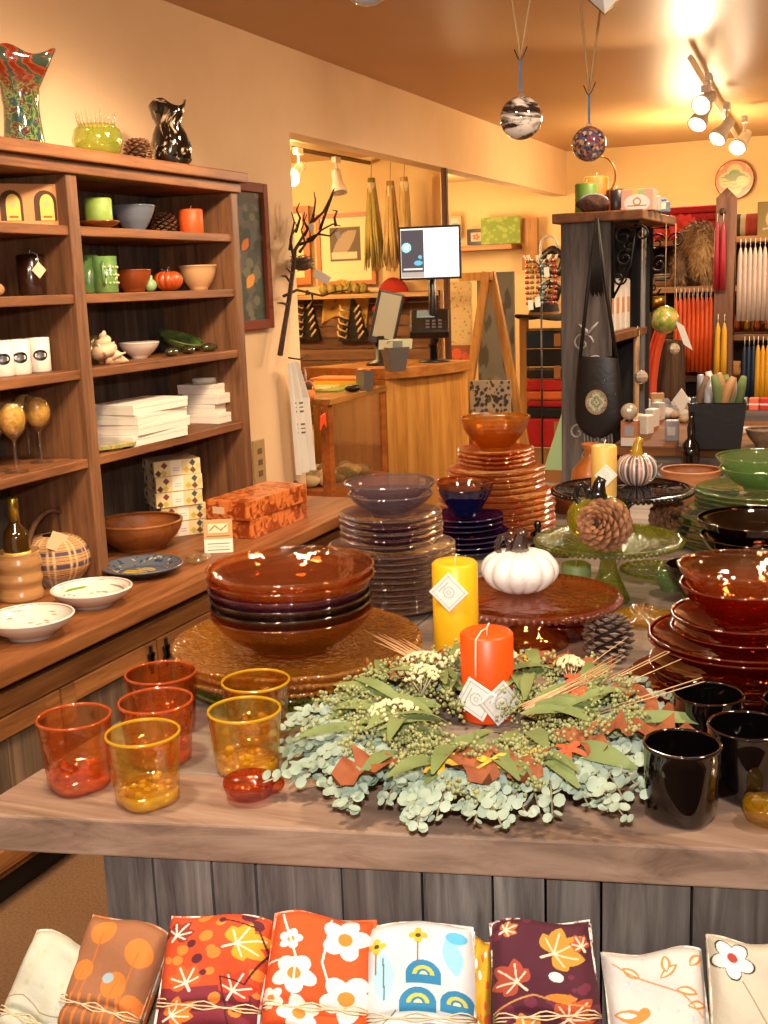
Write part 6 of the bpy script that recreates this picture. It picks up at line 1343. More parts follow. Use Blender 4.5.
# ---- desk goods
def dsk(u, v): return at(u, v, DZ)
p = dsk(716, 447); k_ = mpp(p); t = thing('black_pail', 'tapered square black bin full of wrapped bundles on the desk', 'bin', tuple(p), radians(7) + pi / 4)
q = 2 ** .5; MB().lathe([(0, 0), (22 * k_ * q, 0), (23 * k_ * q, .004), (27.5 * k_ * q, 46 * k_), (28.5 * k_ * q, 47 * k_), (26 * k_ * q, 47 * k_), (21 * k_ * q, .01), (0, .01)], 4, smooth=False).build('body', M('black_tin', '#120f0e', .45, bump=.1), t)
g = random.Random(6); mcl = [M('kraft_wrap', '#a87c50', .6), M('white_wrap', '#c8bcb0', .4), M('brown_sage', '#6c5440', .8), M('green_sage', '#6c7c48', .8), M('grey_wrap', '#8c8c90', .4)]
for k in range(16):
    x, y = (g.uniform(-20, 20) * k_, g.uniform(-15, 15) * k_); h = g.uniform(.05, .1)
    tb = one('wrapped_bundle', MB().tube([(0, 0, -.06), (0, 0, h * .6), (.006, 0, h)], [.013, .015, .009], 7), mcl[k % 5], '%s wrapped bundle sticking out of the black bin' % ['kraft brown', 'white', 'dark brown', 'green', 'silver grey'][k % 5], 'bundle', (p.x + x, p.y + y, DZ + 42 * k_), g.random() * 6, 'wrapped bundles in the black bin', rx=g.uniform(-.3, .3), ry=g.uniform(-.3, .3))
q = p + Vector((-.09, -.07, 47 * k_)); cvt = Canvas(1, 1, '#d8ccbc', 20); t = thing('hang_tag', 'white diamond paper tag hanging off the black bin rim', 'tag', tuple(q)); cvt.sheet('card', vcol('printed_card'), flatP((-.0, -.01, -.03), (.026, -.004, .036), (-.026, .004, .036)), t).modifiers.new('s', 'SOLIDIFY').thickness = .001
t = thing('crystal_ball', 'clear glass ball standing on the small card box by the bag', 'ball', (0, 0, 0)); p = dsk(629, 446); hb_ = zv(p.x, p.y, 421) - DZ
t.location = (p.x, p.y, DZ + hb_); MB().ball((0, 0, .028), .026, 20, 12).build('ball', m_cry, t); MB().lathe([(0, 0), (.014, 0), (.01, .006), (0, .006)], 12).build('ring_stand', m_dark, t)
t = thing('small_card_box', 'small orange brown card box with a grey picture on the desk edge', 'box', tuple(p)); MB().box(-.025, .025, 0, .04, 0, hb_).build('carton', M('orange_brown_card', '#a86840', .6), t); MB().box(-.014, .014, -.001, 0, hb_ * .4, hb_ * .8).build('picture', M('grey_print', '#8a8c90', .5), t); MB().box(-.024, .024, -.0014, -.0004, .0, hb_ * .33).build('white_label', M('paper_white', '#c4bcb0', .6), t)
def pk_(u, v, dx, dy, h, m, lb, name='packet', rz=0., cat='packet', bev=.004):
    p = dsk(u, v); t = thing(name, lb, cat, tuple(p), rz); MB().box(-dx / 2, dx / 2, -dy / 2, dy / 2, 0, h).build('wrapper', m, t, bevel=bev); MB().box(-dx * .3, dx * .3, -dy / 2 - .0008, -dy / 2 - .0002, h * .3, h * .7).build('label', MC['paper_white'], t); return t
for k in range(3): pk_(646 + 6 * k, 434 - 7 * k, .035, .045, .062, mcl[1], 'white wrapped soap block on the desk, %s from the front edge' % NTH[k], 'soap_block', -.3, 'soap')
pk_(672, 441, .04, .03, .065, mcl[4], 'silver wrapped packet in front of the pale stones on the desk')
pk_(657, 413, .05, .02, .075, mcl[0], 'brown card standing tilted behind the soap blocks', 'display_card', .4, 'card'); pk_(634, 417, .045, .03, .07, mcl[2], 'brown wrapped packet standing beside the crystal ball')
pk_(648, 415, .018, .012, .06, mcl[1], 'slim white booklet leaning behind the soap blocks', 'booklet', .3, 'booklet')
g = random.Random(12)
for k in range(16):
    p = dsk(g.uniform(652, 684), g.uniform(408, 424)); s_ = g.uniform(.016, .028); one('pale_stone', MB().ball((0, 0, s_ * .8), s_, 8, 6, (1.1, .9, .8), lambda a, ph: 1 + .15 * sin(3 * a + 2 * ph)), [M('quartz', '#b4aaa0', .6), M('beige_stone', '#a08468', .7), M('blue_grey_stone', '#70747c', .6)][k % 3], '%s stone in the heap left of the black bin' % ['whitish', 'beige', 'blue grey'][k % 3], 'stone', p, g.random(), 'stones heaped left of the black bin')
p = dsk(638, 425); one('seashell', MB().ball((0, 0, .02), 1, 14, 8, (.035, .024, .02), lambda a, ph: 1 + .1 * sin(8 * a)), MC['shell_white'], 'pale shell lying beside the small card box', 'shell', p)
p = dsk(758, 420); t = thing('soap_riser', 'grey wooden riser under the row of coloured soaps', 'riser', (p.x + .02, p.y, DZ)); MB().box(-.09, .14, -.03, .03, 0, .035).build('block', wg, t)
for k, q in enumerate(('#5c1c14', '#d0583c', '#a81c18', '#84b0a0', '#c8a04c', '#8c5c84')):
    u_ = thing('soap_cube', '%s soap cube in the row at the desk right' % ['dark red', 'coral', 'bright red', 'speckled mint', 'ochre', 'mauve'][k], 'soap', (p.x - .05 + .036 * k, p.y, DZ + .035), group='coloured soap cubes'); MB().box(-.016, .016, -.02, .02, 0, .042).build('soap', M('soap_' + q[1:], q, .5), u_, bevel=.003); MB().box(-.0162, .0162, -.0202, .0202, .018, .024).build('paper_band', MC['paper_white'], u_)
p = dsk(765, 447); one('stone_bowl', MB().lathe(bowl_prof(.055, .05, .5, .006, 1.8), 32), M('speckled_stone', '#8c7058', .7, c2='#5c4838', sc_=80.), 'speckled brown stone bowl at the desk edge cut by the photo', 'bowl', p)
pk_(747, 434, .045, .03, .022, mcl[1], 'little white box with red print right of the black bin')
# tall things between desk and candle rack
p = aty(636, 400, 3.95); h = zv(p.x, 3.95, 330) - DZ; candle('taper_candle', 'tall pale spotted taper candle standing behind the crystal beside the column', (p.x, 3.95, DZ), .011, h, '#b8946c', mat=M('spotted_wax', '#c09c74', .5, c2='#a87c54', sc_=60.))
p = aty(650, 395, 5.0); h = zv(p.x, 5.0, 323); c = Canvas(1, 3, '#c8441c', 20); t = thing('orange_scarf', 'long orange scarf hanging behind the pale taper', 'scarf', (p.x, 5.0, DZ - .1)); c.sheet('cloth', vcol('printed_cloth'), lambda U, V: ((U - .5) * .05 + .06 * V ** 3, .02 * np.sin(U * 7), V * (h - DZ + .1)), t).modifiers.new('s', 'SOLIDIFY').thickness = .006
p = aty(667, 410, 5.18); h = zv(p.x, 5.18, 341) - .6; t = thing('bark_log', 'upright dark brown log with furrowed bark behind the desk', 'log', (p.x, 5.18, .6)); MB().lathe([(0, 0), (.08, 0), (.077, h * .5), (.068, h), (0, h + .01)], 48, fn=lambda r, z, a, k: (r * (1 + .06 * sin(11 * a) + .03 * sin(23 * a)), z)).build('bark', wood('dark_bark', '#22160e', '#4c3420', '#6b4c2c', 2, 1.2, .9, .8), t); 
one('log_stand', MB().box(-.12, .12, -.08, .08, 0, .6), wgv, 'low grey wooden stand under the bark log', 'stand', (p.x, 5.18, 0))
# ================================================================== CANDLE RACK
PY = 5.32; pl = aty(714, 300, PY).x; pr_x = aty(733, 300, PY).x; ptop = zv(pl, PY, 198)
wpn = wood('rack_post_wood', '#6a4634', '#8f6650', '#a87c62', 2, .8, .7)
t = thing('taper_rack', 'wooden candle rack with a pointed post and horizontal dowels', 'rack', ((pl + pr_x) / 2, PY, 0))
b = MB(); b.box(pl, pr_x, PY, PY + .08, 0, ptop); cx_, cy_ = (pl + pr_x) / 2, PY + .04; b.add([(pl, PY, ptop), (pr_x, PY, ptop), (pr_x, PY + .08, ptop), (pl, PY + .08, ptop), (cx_, cy_, ptop + .045)], [(0, 1, 4), (1, 2, 4), (2, 3, 4), (3, 0, 4)]); b.build('post', wpn, t, True)
MB().box(pl + 1.0, pr_x + 1.0, PY, PY + .08, 0, ptop).build('post', wpn, t, True); MB().box(pl - .33, pl - .29, PY + .02, PY + .06, 0, 1.5).build('post', wpn, t, True)
bars = {}
for nm, v, x0_, x1_ in (('white', 239, pr_x, pl + 1.0), ('blue', 338, pr_x, pl + 1.0), ('orange', 288, pl - .31, pl)):
    z = zv(pr_x, PY, v); bars[nm] = z; MB().box(x0_, x1_, PY + .03, PY + .05, z - .012, z + .012).build('dowel', m_tw if 0 else wood('dowel_wood', '#8c5c34', '#b07c48', '#c08c58', 0), t, True)
for v in (204, 326): z = zv(pl, PY, v + 8); MB().ball((cx_ - .012, PY - .004, z), .016, 10, 6).build('peg', M('peg_dark', '#4a3024', .6), t, True)
def taper(proto, x, y, z, L, r, c, lb, grp, mt=None):
    if proto is not None: return dup(proto, (x, y, z), label=lb)
    t = thing('taper_candle', lb, 'candle', (x, y, z), group=grp); m = mt or M('taper_' + c[1:], c, .4, sss=.1)
    MB().lathe([(0, -L), (r, -L), (r * 1.02, -L * .5), (r * .85, -L * .12), (r * .35, -L * .02), (0, 0)], 14).build('wax', m, t); MB().tube([(0, 0, -.005), (0, 0, .035)], .0015, 4).build('wick', MC['wick'], t); return t
k_ = mpp((pl, PY, 1.4)); pr0 = None
for k in range(9):
    u = 739.5 + 4.9 * k; x = aty(u, 280, PY).x; pr0 = taper(pr0, x, PY + .012, bars['white'] - .035, 72 * k_, 2.75 * k_, '#cdb6a4', 'white taper hanging on the upper dowel, %s from the post' % NTH[k], 'white tapers on the rack')
pr0 = None
for k in range(3): x = aty(744 + 4.6 * k, 360, PY).x; pr0 = taper(pr0, x, PY + .012, bars['blue'] - .03, 62 * k_, 2.5 * k_, '#1c2c40', 'dark blue taper hanging on the lower dowel, %s from the post' % NTH[k], 'dark blue tapers on the rack')
pr0 = None
for k in range(5): x = aty(757.5 + 4.9 * k, 360, PY).x; pr0 = taper(pr0, x, PY + .012, bars['blue'] - .03, 64 * k_, 2.75 * k_, '#d89c20', 'yellow taper on the lower dowel, %s right of the blue ones' % NTH[k], 'yellow tapers on the lower dowel')
for row in range(2):
    pr0 = None
    for k in range(9 - row): x = aty(675.5 + 4.4 * k + 2.2 * row, 320, PY).x; pr0 = taper(pr0, x, PY + .012 + .03 * row, bars['orange'] - .03 - .01 * row, 76 * k_ - .02 * row, 2.3 * k_, ('#d0501c', '#c04418')[row], '%s taper in the %s row left of the post, %s from its left' % (('orange', 'rust orange')[row], ('front', 'rear')[row], NTH[k]), 'orange tapers left of the post')
for u, m, lb in ((717.5, '#a02430', 'deep red taper hanging on the post, left of the pair'), (723.5, '#a82a34', 'deep red taper hanging on the post, right of the pair')): p = aty(u, 222, PY - .02); taper(None, p.x, PY - .018, zv(p.x, PY, 222), 66 * k_, 3. * k_, m, lb, 'red tapers on the post')
for u, lb in ((718, 'yellow taper hanging low on the post, left of the pair'), (724.5, 'yellow taper hanging low on the post, right of the pair')): p = aty(u, 322, PY - .02); taper(None, p.x, PY - .018, zv(p.x, PY, 322), 66 * k_, 3. * k_, '#d8a020', lb, 'yellow tapers on the post')
# ================================================================== SHELVING BEHIND THE RACK
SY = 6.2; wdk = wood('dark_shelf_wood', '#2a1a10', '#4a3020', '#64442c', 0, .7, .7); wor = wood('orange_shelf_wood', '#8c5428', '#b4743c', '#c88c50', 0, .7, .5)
xs0 = aty(642, 300, SY).x; xs1 = 1.4; zt_ = zv(xs0, SY, 242)
t = thing('back_shelving', 'dark wooden shelving unit behind the candle rack', 'shelf unit', ((xs0 + xs1) / 2, SY, 0))
MB().box(xs0, xs1, SY + .37, SY + .40, 0, zt_).build('back_board', wdk, t, True)
for x in (xs0, xs1 - .03, (xs0 + xs1) / 2 + .06): MB().box(x, x + .03, SY, SY + .38, 0, zt_ - .03).build('side_board', wdk, t, True)
shz = [zt_, zv(xs0, SY, 289), zv(xs0, SY, 334), zv(xs0, SY, 377), zv(xs0, SY, 420)]
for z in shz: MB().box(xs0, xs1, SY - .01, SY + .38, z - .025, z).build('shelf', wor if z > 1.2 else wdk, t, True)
g = random.Random(21)
def sx(u, y=SY + .1): return aty(u, 300, y).x
# red blooms
for k in range(14):
    x = sx(650 + 2.9 * k, SY + .05); t = thing('red_flower', 'red cloth poinsettia bloom in the row along the top shelf', 'flower', (x, SY + .02 + .04 * (k % 2), zt_ + .045 + .02 * (k % 3)), g.random(), 'red poinsettia blooms on the back shelving'); b = MB()
    for j in range(6): a = j * pi / 3; b.leaf((0, -.02, 0), (.055 * cos(a), -.035, .055 * sin(a)), .04, Vector((0, -1, 0)))
    b.build('petals', M('poinsettia_red', '#c8301a', .7), t); MB().tube([(0, 0, 0), (0, .0, -.045 - .02 * (k % 3))], .004, 4).build('stalk', M('green_wire', '#3c5020', .7), t)
# fur hat on a stand
zf = shz[1]; p = Vector((sx(697, SY - .05), SY - .1, zf)); k_ = mpp(p)
t = thing('fur_pelt_hat', 'shaggy brown and grey fur hat with tails sitting behind the candle rack', 'fur hat', tuple(p)); fur = M('fox_fur', '#9a6c3c', .95, c2='#5c4024', sc_=16., contrast=.3); furp = M('fox_fur_pale', '#c09a64', .95, c2='#8a6438', sc_=20.)
def furry(b, c, rx_, ry_, rz_, n, L=.022):
    b.ball(c, 1, 20, 12, (rx_, ry_, rz_))
    for k in range(n):
        a = g.random() * 2 * pi; ph = math.acos(g.uniform(-1, 1)); nn = Vector((sin(ph) * cos(a), sin(ph) * sin(a), cos(ph))); q = Vector(c) + Vector((nn.x * rx_, nn.y * ry_, nn.z * rz_)); d = (nn + Vector((g.uniform(-.5, .5), g.uniform(-.5, .5), -.8))).normalized() * L; w = nn.cross(d).normalized() * .003
        b.add([q - w, q + w, q + d], [(0, 1, 2)])
b = MB(); furry(b, (.01, 0, 44 * k_), 20 * k_, 18 * k_, 19 * k_, 1500, .035); b.build('crown_fur', fur, t)
b = MB(); furry(b, (.03, -.06, 34 * k_), 12 * k_, 8 * k_, 24 * k_, 900, .035); b.build('pale_tail', furp, t)
b = MB(); furry(b, (-15 * k_, -.03, 20 * k_), 8 * k_, 8 * k_, 19 * k_, 800, .03); furry(b, (10 * k_, -.02, 16 * k_), 12 * k_, 8 * k_, 15 * k_, 700, .03); b.build('dark_tails', M('dark_fur', '#4c3420', .95, c2='#a8825c', sc_=30.), t)
MB().lathe([(0, 0), (10 * k_, 0), (8 * k_, .03), (7 * k_, 30 * k_), (0, 36 * k_)], 16).build('stand', wdk, t)
t = thing('striped_moccasin', 'tan moccasin with black and white trim beside the fur hat', 'shoe', (sx(660, SY - .02), SY + .05, zf)); MB().ball((0, 0, .03), 1, 16, 8, (.085, .04, .032)).build('sole', M('suede', '#a87444', .9), t); MB().lathe([(.045, .03), (.05, .05), (.045, .075), (.04, .075)], 20).build('striped_cuff', M('striped_trim', '#d8c8b0', .8, c2='#2c1c14', sc_=30., stretch=(.1, .1, 3), contrast=.1), t)
# blanket, roll and box on the top shelf
b = MB(); t = thing('red_blanket', 'folded dark red blanket lying on top of the back shelving', 'blanket', (sx(692, SY + .2), SY + .24, zt_ + .06))
one('wooden_riser', MB().box(-.2, .2, -.08, .1, 0, .059), wdk, 'dark wooden block under the red blanket behind the red blooms', 'riser', (sx(692, SY + .2), SY + .26, zt_))
for j in range(3): MB().box(-.17, .17, -.1, .1, .04 * j, .04 * j + .038).build('fold', M('red_wool', '#a01c14', .95, bump=.4, sc_=90.), t, bevel=.015)
msr = NT('serape_stripes'); q = msr.n('ShaderNodeBsdfPrincipled', Roughness=.9); tcx = msr.n('ShaderNodeTexCoord'); sxx = msr.n('ShaderNodeSeparateXYZ'); msr.l(tcx.outputs['Object'], sxx.inputs[0]); mm = msr.n('ShaderNodeMath', _operation='MULTIPLY'); mm.inputs[1].default_value = 5.; msr.l(sxx.outputs[0], mm.inputs[0]); ff = msr.n('ShaderNodeMath', _operation='FRACT'); msr.l(mm.outputs[0], ff.inputs[0])
rp_ = msr.ramp(ff.outputs[0], [(0, '#b0482c'), (.15, '#3c4430'), (.3, '#c87c4c'), (.45, '#7c2c20'), (.6, '#3a3424'), (.72, '#b8a070'), (.85, '#a83c24')]); rp_.node.color_ramp.interpolation = 'CONSTANT'; msr.l(rp_, q.inputs['Base Color']); msr.l(q.outputs[0], msr.out.inputs[0])
r_ = 12 * mpp((sx(750), SY, zt_)); t = thing('striped_blanket_roll', 'rolled striped wool blanket in red, brown and cream on the back shelving', 'blanket', (sx(750), SY + .12, zt_ + r_)); b = MB(); b.x = Ry(pi / 2); b.lathe([(0, -.16), (r_ * .9, -.16), (r_, -.14), (r_, .14), (r_ * .9, .16), (0, .16)], 28).build('roll', msr.m, t)
t = thing('tin_picture_box', 'olive picture box standing beside the striped roll', 'box', (sx(770, SY - .02), SY + .0, zt_)); MB().box(-.075, .075, 0, .05, 0, .17).build('box', M('olive_card', '#8c7438', .6), t, bevel=.003); c = Canvas(1, 1, '#9c8448', 30); c.disc(.5, .5, .25, '#d8c08c'); c.line([(.2, .2), (.8, .25)], .06, '#d8c8a0'); c.sheet('printed_front', vcol(), flatP((-.07, -.001, .005), (.14, 0, 0), (0, 0, .16)), t)
# copper and clay goods on the lower shelves
names = [('copper_cup', 'copper', MC['copper']), ('clay_pot', 'clay brown', M('clay_brown', '#7c4424', .6)), ('brass_bell', 'brass', MC['brass']), ('woven_box', 'tan', M('tan_wicker', '#a8743c', .8, bump=.5))]
for si, (z, nm) in enumerate(((shz[2], 'third'), (shz[3], 'fourth'), (shz[1], 'second'))):
    for k in range(9):
        u = 738 + 5.2 * k if si != 1 else 642 + 16 * k; x = aty(u, 300, SY + .12).x; n_ = names[(k + si) % 4]; r_ = g.uniform(.02, .035) * (1.2 if si == 1 else 1); h = g.uniform(.06, .11)
        if si == 2 and k < 1: continue
        one(n_[0], MB().lathe([(0, 0), (r_ * .8, 0), (r_, h * .3), (r_ * .8, h * .7), (r_ * .95, h), (r_ * .85, h), (r_ * .7, h * .7), (0, .006)], 16), n_[2], 'small %s vessel on the %s shelf from the top behind the rack' % (n_[1], nm), 'vessel', (x, SY + .08 + .06 * (k % 2), z), 0, 'small vessels on the back shelving')
p = aty(657, 302, SY - .0); t = thing('brass_votive', 'shiny brass votive cup above the green hanging ball', 'candle holder', (aty(656, 305, 5.6).x, 5.6, zv(aty(656, 305, 5.6).x, 5.6, 309))); MB().lathe([(0, 0), (.04, 0), (.048, .03), (.046, .06), (.04, .06), (.04, .01), (0, .01)], 24).build('cup', MC['brass'], t)
one('votive_pedestal', MB().lathe([(0, 0), (.06, 0), (.05, .02), (.03, .1), (.03, t.location.z - .04), (.05, t.location.z - .001), (0, t.location.z - .001)], 20), wdk, 'slim dark pedestal under the brass votive cup', 'pedestal', (t.location.x, 5.6, 0))
for k in range(5): x = aty(672 + 8 * k, 366, 5.3).x; one('wooden_slat_toy', MB().add([(-.02, 0, 0), (.02, 0, 0), (.02, .02, 0), (-.02, .02, 0), (-.02, 0, .09), (.02, 0, .10), (.02, .02, .10), (-.02, .02, .09)], [(0, 3, 2, 1), (4, 5, 6, 7), (0, 1, 5, 4), (2, 3, 7, 6), (0, 4, 7, 3), (1, 2, 6, 5)]), wor, 'x', 'x') if 0 else None
# ================================================================== BACK OF THE SHOP
c = Canvas(1.3, 1, '#748634', 60); c.speck('#8c9a44', 40, .07, 2); c.line([(.1, .3), (.5, .8), (1, .5), (1.2, .2)], .03, '#6c8030'); c.line([(.3, .1), (.4, .6), (.9, .9)], .02, '#6c8030')
frame_on_y('green canvas painting standing on the small wall shelf at the back', 482, 521, 217, 244, 9.85, M('canvas_edge', '#a8a850', .8), c, 0, 'canvas_painting', 'painting')
c = Canvas(1, 1, '#d0a888', 30); c.flower(.5, .5, .35, 5, '#b04c3c', '#e0c090'); frame_on_y('small black framed flower print beside the green canvas', 468, 485, 229, 245, 9.86, m_dark, c, .03)
c = Canvas(1, 1, '#b8b4a0', 20); c.rect(.2, .8, .2, .7, '#7c8c94'); frame_on_y('small pale print leaning left of the black framed flower', 449, 462, 216, 238, 9.86, M('pale_frame', '#b89868', .6), c, .02)
a = aty(447, 247, 9.7); b_ = aty(512, 245, 9.7); one('wall_shelf', MB().box(a.x, b_.x, 9.68, 9.99, a.z - .04, a.z), wor, 'narrow wooden wall shelf on the back wall under the green canvas', 'shelf')
# easel with boards
t = thing('easel_ladder', 'light wooden A frame easel ladder holding art boards', 'easel', (-2.2, 6.9, 0)); EY = 6.9
def ey(u, v, y): return aty(u, v, y)
ztop_ = ey(487, 272, EY).z; w_e = wood('easel_wood', '#94602c', '#b8803c', '#cc9850', 2, .8, .5)
def plank(name, p0, p1, w, d, mt, par):
    b = MB(); p0, p1 = Vector(p0), Vector(p1); dd = (p1 - p0).normalized(); s_ = Vector((1, 0, 0)); s_ = (s_ - dd * s_.dot(dd)).normalized(); n_ = s_.cross(dd); vs = []
    for q in (p0, p1):
        for i, j in ((-1, -1), (1, -1), (1, 1), (-1, 1)): vs.append(q + s_ * w / 2 * i + n_ * d / 2 * j)
    b.add(vs, [(0, 3, 2, 1), (4, 5, 6, 7), (0, 1, 5, 4), (1, 2, 6, 5), (2, 3, 7, 6), (3, 0, 4, 7)]); return b.build(name, mt, par, True)
tl = ey(487, 272, EY); tr = ey(491, 272, EY + .02); bl = ey(464, 420, EY - .1); br = ey(524, 440, EY + .05)
def ext(a, b, z): s_ = (z - a.z) / (b.z - a.z); return a + (b - a) * s_
plank('leg', tl, ext(tl, bl, .0), .05, .04, w_e, t); plank('leg', tr, ext(tr, br, .0), .05, .04, w_e, t)
for v in (392,): z = ey(490, v, EY).z; a_, c_ = ext(tl, bl, z), ext(tr, br, z); plank('rung', a_, c_, .05, .03, w_e, t) if 0 else MB().box(a_.x, c_.x, EY - .06, EY - .02, z - .03, z + .03).build('rung', w_e, t, True)
MB().box(ey(460, 275, EY).x, ey(493, 275, EY).x, EY - .02, EY + .02, ztop_ - .05, ztop_ + .0).build('top_bar', w_e, t, True)
c = Canvas(1, 8, '#c8a870', 50); c.speck('#a86c3c', 200, .03, 2); c.speck('#8c9c60', 150, .03, 5); c.rect(0, 1, 0, 5.8, '#8a4a2c'); c.disc(.4, 5.5, .2, '#c8542c'); c.disc(.75, 5.4, .15, '#c8542c')
frame_on_y('beige speckled fabric panel leaning behind the easel', 449, 474, 281, proj((-2.6, 7.2, .0))[1], 7.2, MC['pale_frame'], c, 0, 'fabric_panel', 'panel')
c = Canvas(1, 2, '#6e6a60', 40); c.speck('#4c4840', 30, .08); c.disc(.5, .6, .35, '#827a6c', .5); frame_on_y('grey art board leaning behind the easel legs', 480, 516, 272, proj((-2.35, 7.6, .0))[1], 7.6, M('grey_board', '#6c6458', .8), c, 0, 'art_board', 'board')
b = MB(); p = ey(470, 395, 6.75); t = thing('patterned_cloth', 'black and cream patterned cloth draped on the easel rung', 'cloth', tuple(p)); c = Canvas(1, 1, '#8c7c68', 50); c.speck('#2c241c', 160, .035, 3); c.sheet('cloth', vcol('printed_cloth'), lambda U, V: (U * .26, -.01 * np.sin(U * 12), (V - .7) * .3), t).modifiers.new('s', 'SOLIDIFY').thickness = .006
# jewellery rack hanging
p = ey(541, 262, 6.6); k_ = mpp(p); t = thing('jewelry_stand', 'white wire jewelry stand hung with beads and tags', 'jewelry stand', (p.x, p.y, .0)); m_wire = M('white_wire', '#d8c8b0', .4)
MB().tube([(0, 0, 0), (0, 0, p.z + 8 * k_)], .006, 8).build('pole', m_dark, t); MB().lathe([(0, 0), (.16, 0), (.16, .012), (0, .02)], 24).build('foot', m_wire, t)
b = MB(); b.tube([(0, 0, p.z + 5 * k_)] + [(8 * k_ + 9 * k_ * cos(a), 0, p.z + 12 * k_ + 13 * k_ * sin(a)) for a in np.linspace(pi, .1, 12)], .008, 6); 
for k in range(9): a = k * 2 * pi / 9; b.tube([(0, 0, p.z - 4 * k_), (9 * k_ * cos(a), 9 * k_ * sin(a), p.z + 2 * k_), (15 * k_ * cos(a), 15 * k_ * sin(a), p.z + 2 * k_), (17 * k_ * cos(a), 17 * k_ * sin(a), p.z + 7 * k_)], .006, 5)
b.build('wire_arms', m_wire, t)
bd = [M('amber_beads', '#8c3c18', .3), M('turquoise_beads', '#5c8c8c', .3), M('black_beads', '#241814', .3), M('red_beads', '#a82c18', .3), M('olive_beads', '#6c7434', .3)]
for k in range(14):
    a = k * 2 * pi / 14; q = 14 * k_; n_ = one('bead_necklace', (lambda b: [b.ball((.02 * sin(j * pi / 8) * cos(a + 1.5), .02 * sin(j * pi / 8) * sin(a + 1.5), -.012 - .030 * j * (1 if j <= 8 else 0) + 0), .011, 6, 4) for j in range(9)] and b)(MB()), bd[k % 5], '%s bead necklace hanging from the white wire stand' % ['amber', 'turquoise', 'black', 'red', 'olive'][k % 5], 'necklace', (p.x + q * cos(a), p.y + q * sin(a), p.z + 3 * k_), 0, 'bead necklaces on the wire stand')
for u, v in ((538, 302), (547, 272), (531, 305)): q = ey(u, v, 6.5); cvt = Canvas(1, 1, '#e0d8cc', 8); tg = thing('price_tag', 'tiny white price tag hanging among the bead necklaces', 'tag', tuple(q), group='price tags on the necklaces'); cvt.sheet('card', vcol('printed_card'), flatP((-.015, 0, -.03), (.03, 0, .004), (-.004, 0, .055)), tg)
# blanket ladder
LY = 7.3; x0_, x1_ = ey(523, 400, LY).x, ey(566, 400, LY).x; zt2 = ey(540, 322, LY).z
t = thing('blanket_ladder', 'wooden ladder rack standing behind the jewelry stand', 'ladder', ((x0_ + x1_) / 2, LY, 0)); MB().box(x0_ - .02, x0_ + .03, LY, LY + .05, 0, zt2 + .03).build('rail', w_e, t, True); MB().box(x1_, x1_ + .05, LY, LY + .05, 0, zt2 + .03).build('rail', w_e, t, True)
rows = [(330, 348, '#1c2830', 'dark blue'), (348, 366, '#14110f', 'black'), (369, 378, '#1a1412', 'black and red'), (378, 390, '#a81c14', 'upper red'), (390, 399, '#c05c28', 'orange'), (399, 406, '#98140f', 'red'), (406, 417, '#120f0e', 'lower black'), (417, 446, '#a01410', 'bright red bottom')]
for i, (va, vb_, cc, nm) in enumerate(rows):
    za, zb2 = ey(540, va, LY).z, ey(540, vb_, LY).z
    if i in (0, 2, 4, 6): MB().box(x0_, x1_, LY + .01, LY + .04, za - .02, za + .01).build('rung', w_e, t, True)
    tb = thing('folded_blanket', '%s wool blanket hanging on the blanket ladder' % nm, 'blanket', ((x0_ + x1_) / 2, LY, zb2), group='wool blankets on the ladder'); MB().box(-(x1_ - x0_) / 2 + .04, (x1_ - x0_) / 2 - .005, -.06, .0, 0, za - zb2 - .004).build('cloth', M('wool_' + cc[1:], cc, .95, bump=.3, sc_=80.), tb, bevel=.012)
for i, (v, z_) in enumerate(((340, 0), (372, 0), (428, 0))): q = ey(557, v, LY - .08); tg = thing('blanket_label', 'small brown leather label pinned to the blankets', 'label', tuple(q), group='leather labels on the blankets'); MB().box(-.02, .02, 0, .01, -.04, .04).build('patch', M('tan_leather', '#94602c', .7), tg)
q = ey(541, 318, 7.2); t = thing('black_felt_hat', 'black felt hat lying on top of the blanket ladder', 'hat', tuple(Vector((q.x, LY - .02, zt2 + .03)))); MB().lathe([(0, .1), (.06, .1), (.09, .08), (.1, .01), (.19, .0), (.19, .008), (.1, .02)], 28, fn=lambda r, z, a, k: (r, z + .02 * sin(2 * a) * (r > .15))).build('felt', M('black_felt', '#14100f', .95), t); MB().lathe([(.1, .012), (.103, .02), (.1, .035)], 28).build('band', MC['tan_leather'], t)
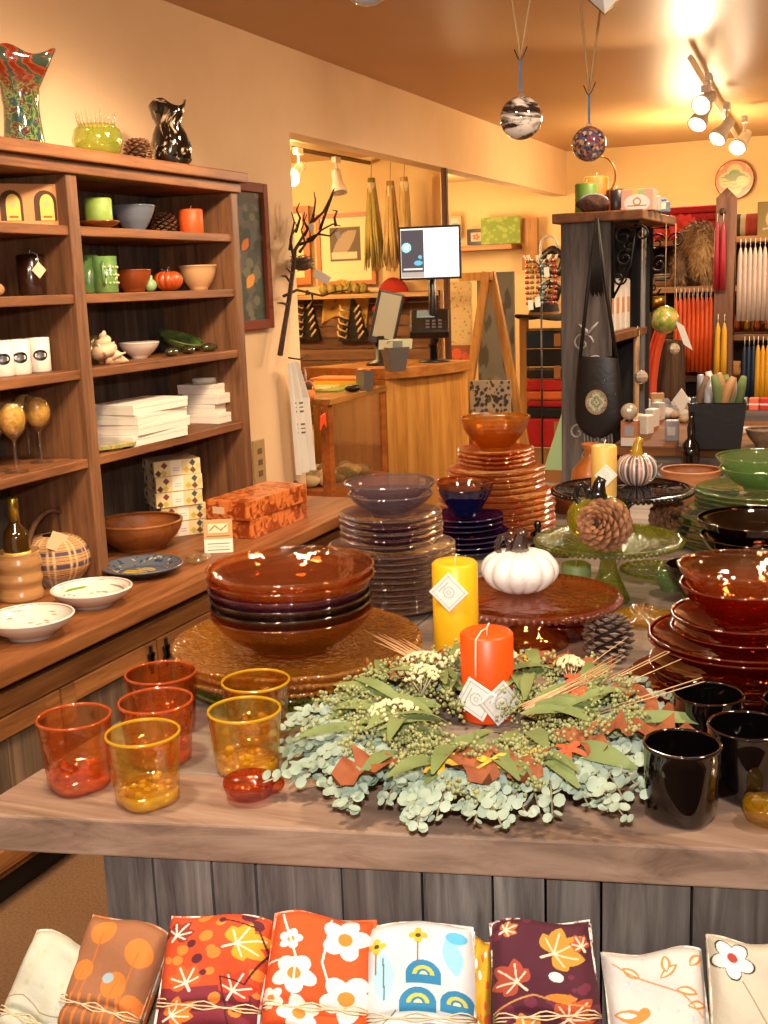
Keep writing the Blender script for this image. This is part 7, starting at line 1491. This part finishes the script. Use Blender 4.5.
# big framed mirror arm + dark sculptures on the back wall
for u, v, r_, lb in ((553, 262, .13, 'dark round wall hanging behind the jewelry stand, upper one'), (550, 292, .1, 'dark round wall hanging behind the jewelry stand, lower one')):
    q = ey(u, v, 9.9); t = thing('wall_hanging', lb, 'wall hanging', tuple(q)); b = MB(); b.x = Rx(pi / 2); b.lathe([(r_ * .5, -.02), (r_, -.02), (r_, .02), (r_ * .5, .02), (r_ * .5, -.02)], 28, fn=lambda r, z, a, k: (r * (1 + .08 * sin(5 * a)), z)).build('ring', m_dark, t)
q = ey(531, 244, 9.92); one('wooden_wall_slat', MB().box(-.07, .07, -.04, .0, -.22, .22), w_e, 'short upright wooden slat on the back wall above the beads', 'slat', tuple(q))
q = ey(553, 470, 5.6); t = thing('green_card', 'pale green greeting card standing in a wire rack behind the orange stack', 'card', (q.x, 5.6, .0)); zc_ = zv(q.x, 5.6, 470); MB().add([(-.05, 0, zc_), (.06, 0, zc_), (.065, .02, zc_ + .36), (.02, .02, zc_ + .22)], [(0, 1, 2, 3)]).build('card', M('pale_green_card', '#98b888', .7), t).modifiers.new('s', 'SOLIDIFY').thickness = .003
MB().tube([(.05, .02, 0), (.06, .03, zc_ + .3)], .008, 6).build('rack_wire', m_wire, t)
# round sign
q = ey(735, 180, 9.95); k_ = mpp(q); t = thing('round_wall_sign', 'round printed metal sign with a red rim on the back wall', 'sign', tuple(q)); b = MB(); b.x = Rx(pi / 2); b.lathe([(0, .0), (19 * k_, .0), (19 * k_, .03), (0, .035)], 48).build('plate', M('sign_rim', '#8c3c24', .4), t)
c = Canvas(2, 2, '#c8a458', 90); c.disc(1, 1, 1.2, '#c4683c'); c.disc(1, 1, .84, '#c8a860'); c.disc(1, 1.25, .6, '#6c7c34', .3)
for k, (y, w_, cc) in enumerate(((1.42, .5, '#586c2c'), (1.15, .7, '#8c5c28'), (.95, .62, '#7c8438'), (.75, .6, '#a87838'), (.55, .4, '#8c6c34'))): c.line([(1 - w_, y), (1 + w_, y)], .06, cc)
c.disc(1.4, .9, .3, '#d8b870')
def P2(U, V):
    x = (U - .5) * 2; y = (V - .5) * 2; n = np.maximum(abs(x), abs(y)); d = np.hypot(x, y) + 1e-9; q = n / d; return x * q * 18.2 * k_, -.036 + 0 * x, y * q * 18.2 * k_
c.sheet('printed_face', vcol('enamel_print', .3), P2, t)
for nm_, c_ in LAB.items():
    if c_ > 1: print('REPEATED LABEL', c_, nm_)
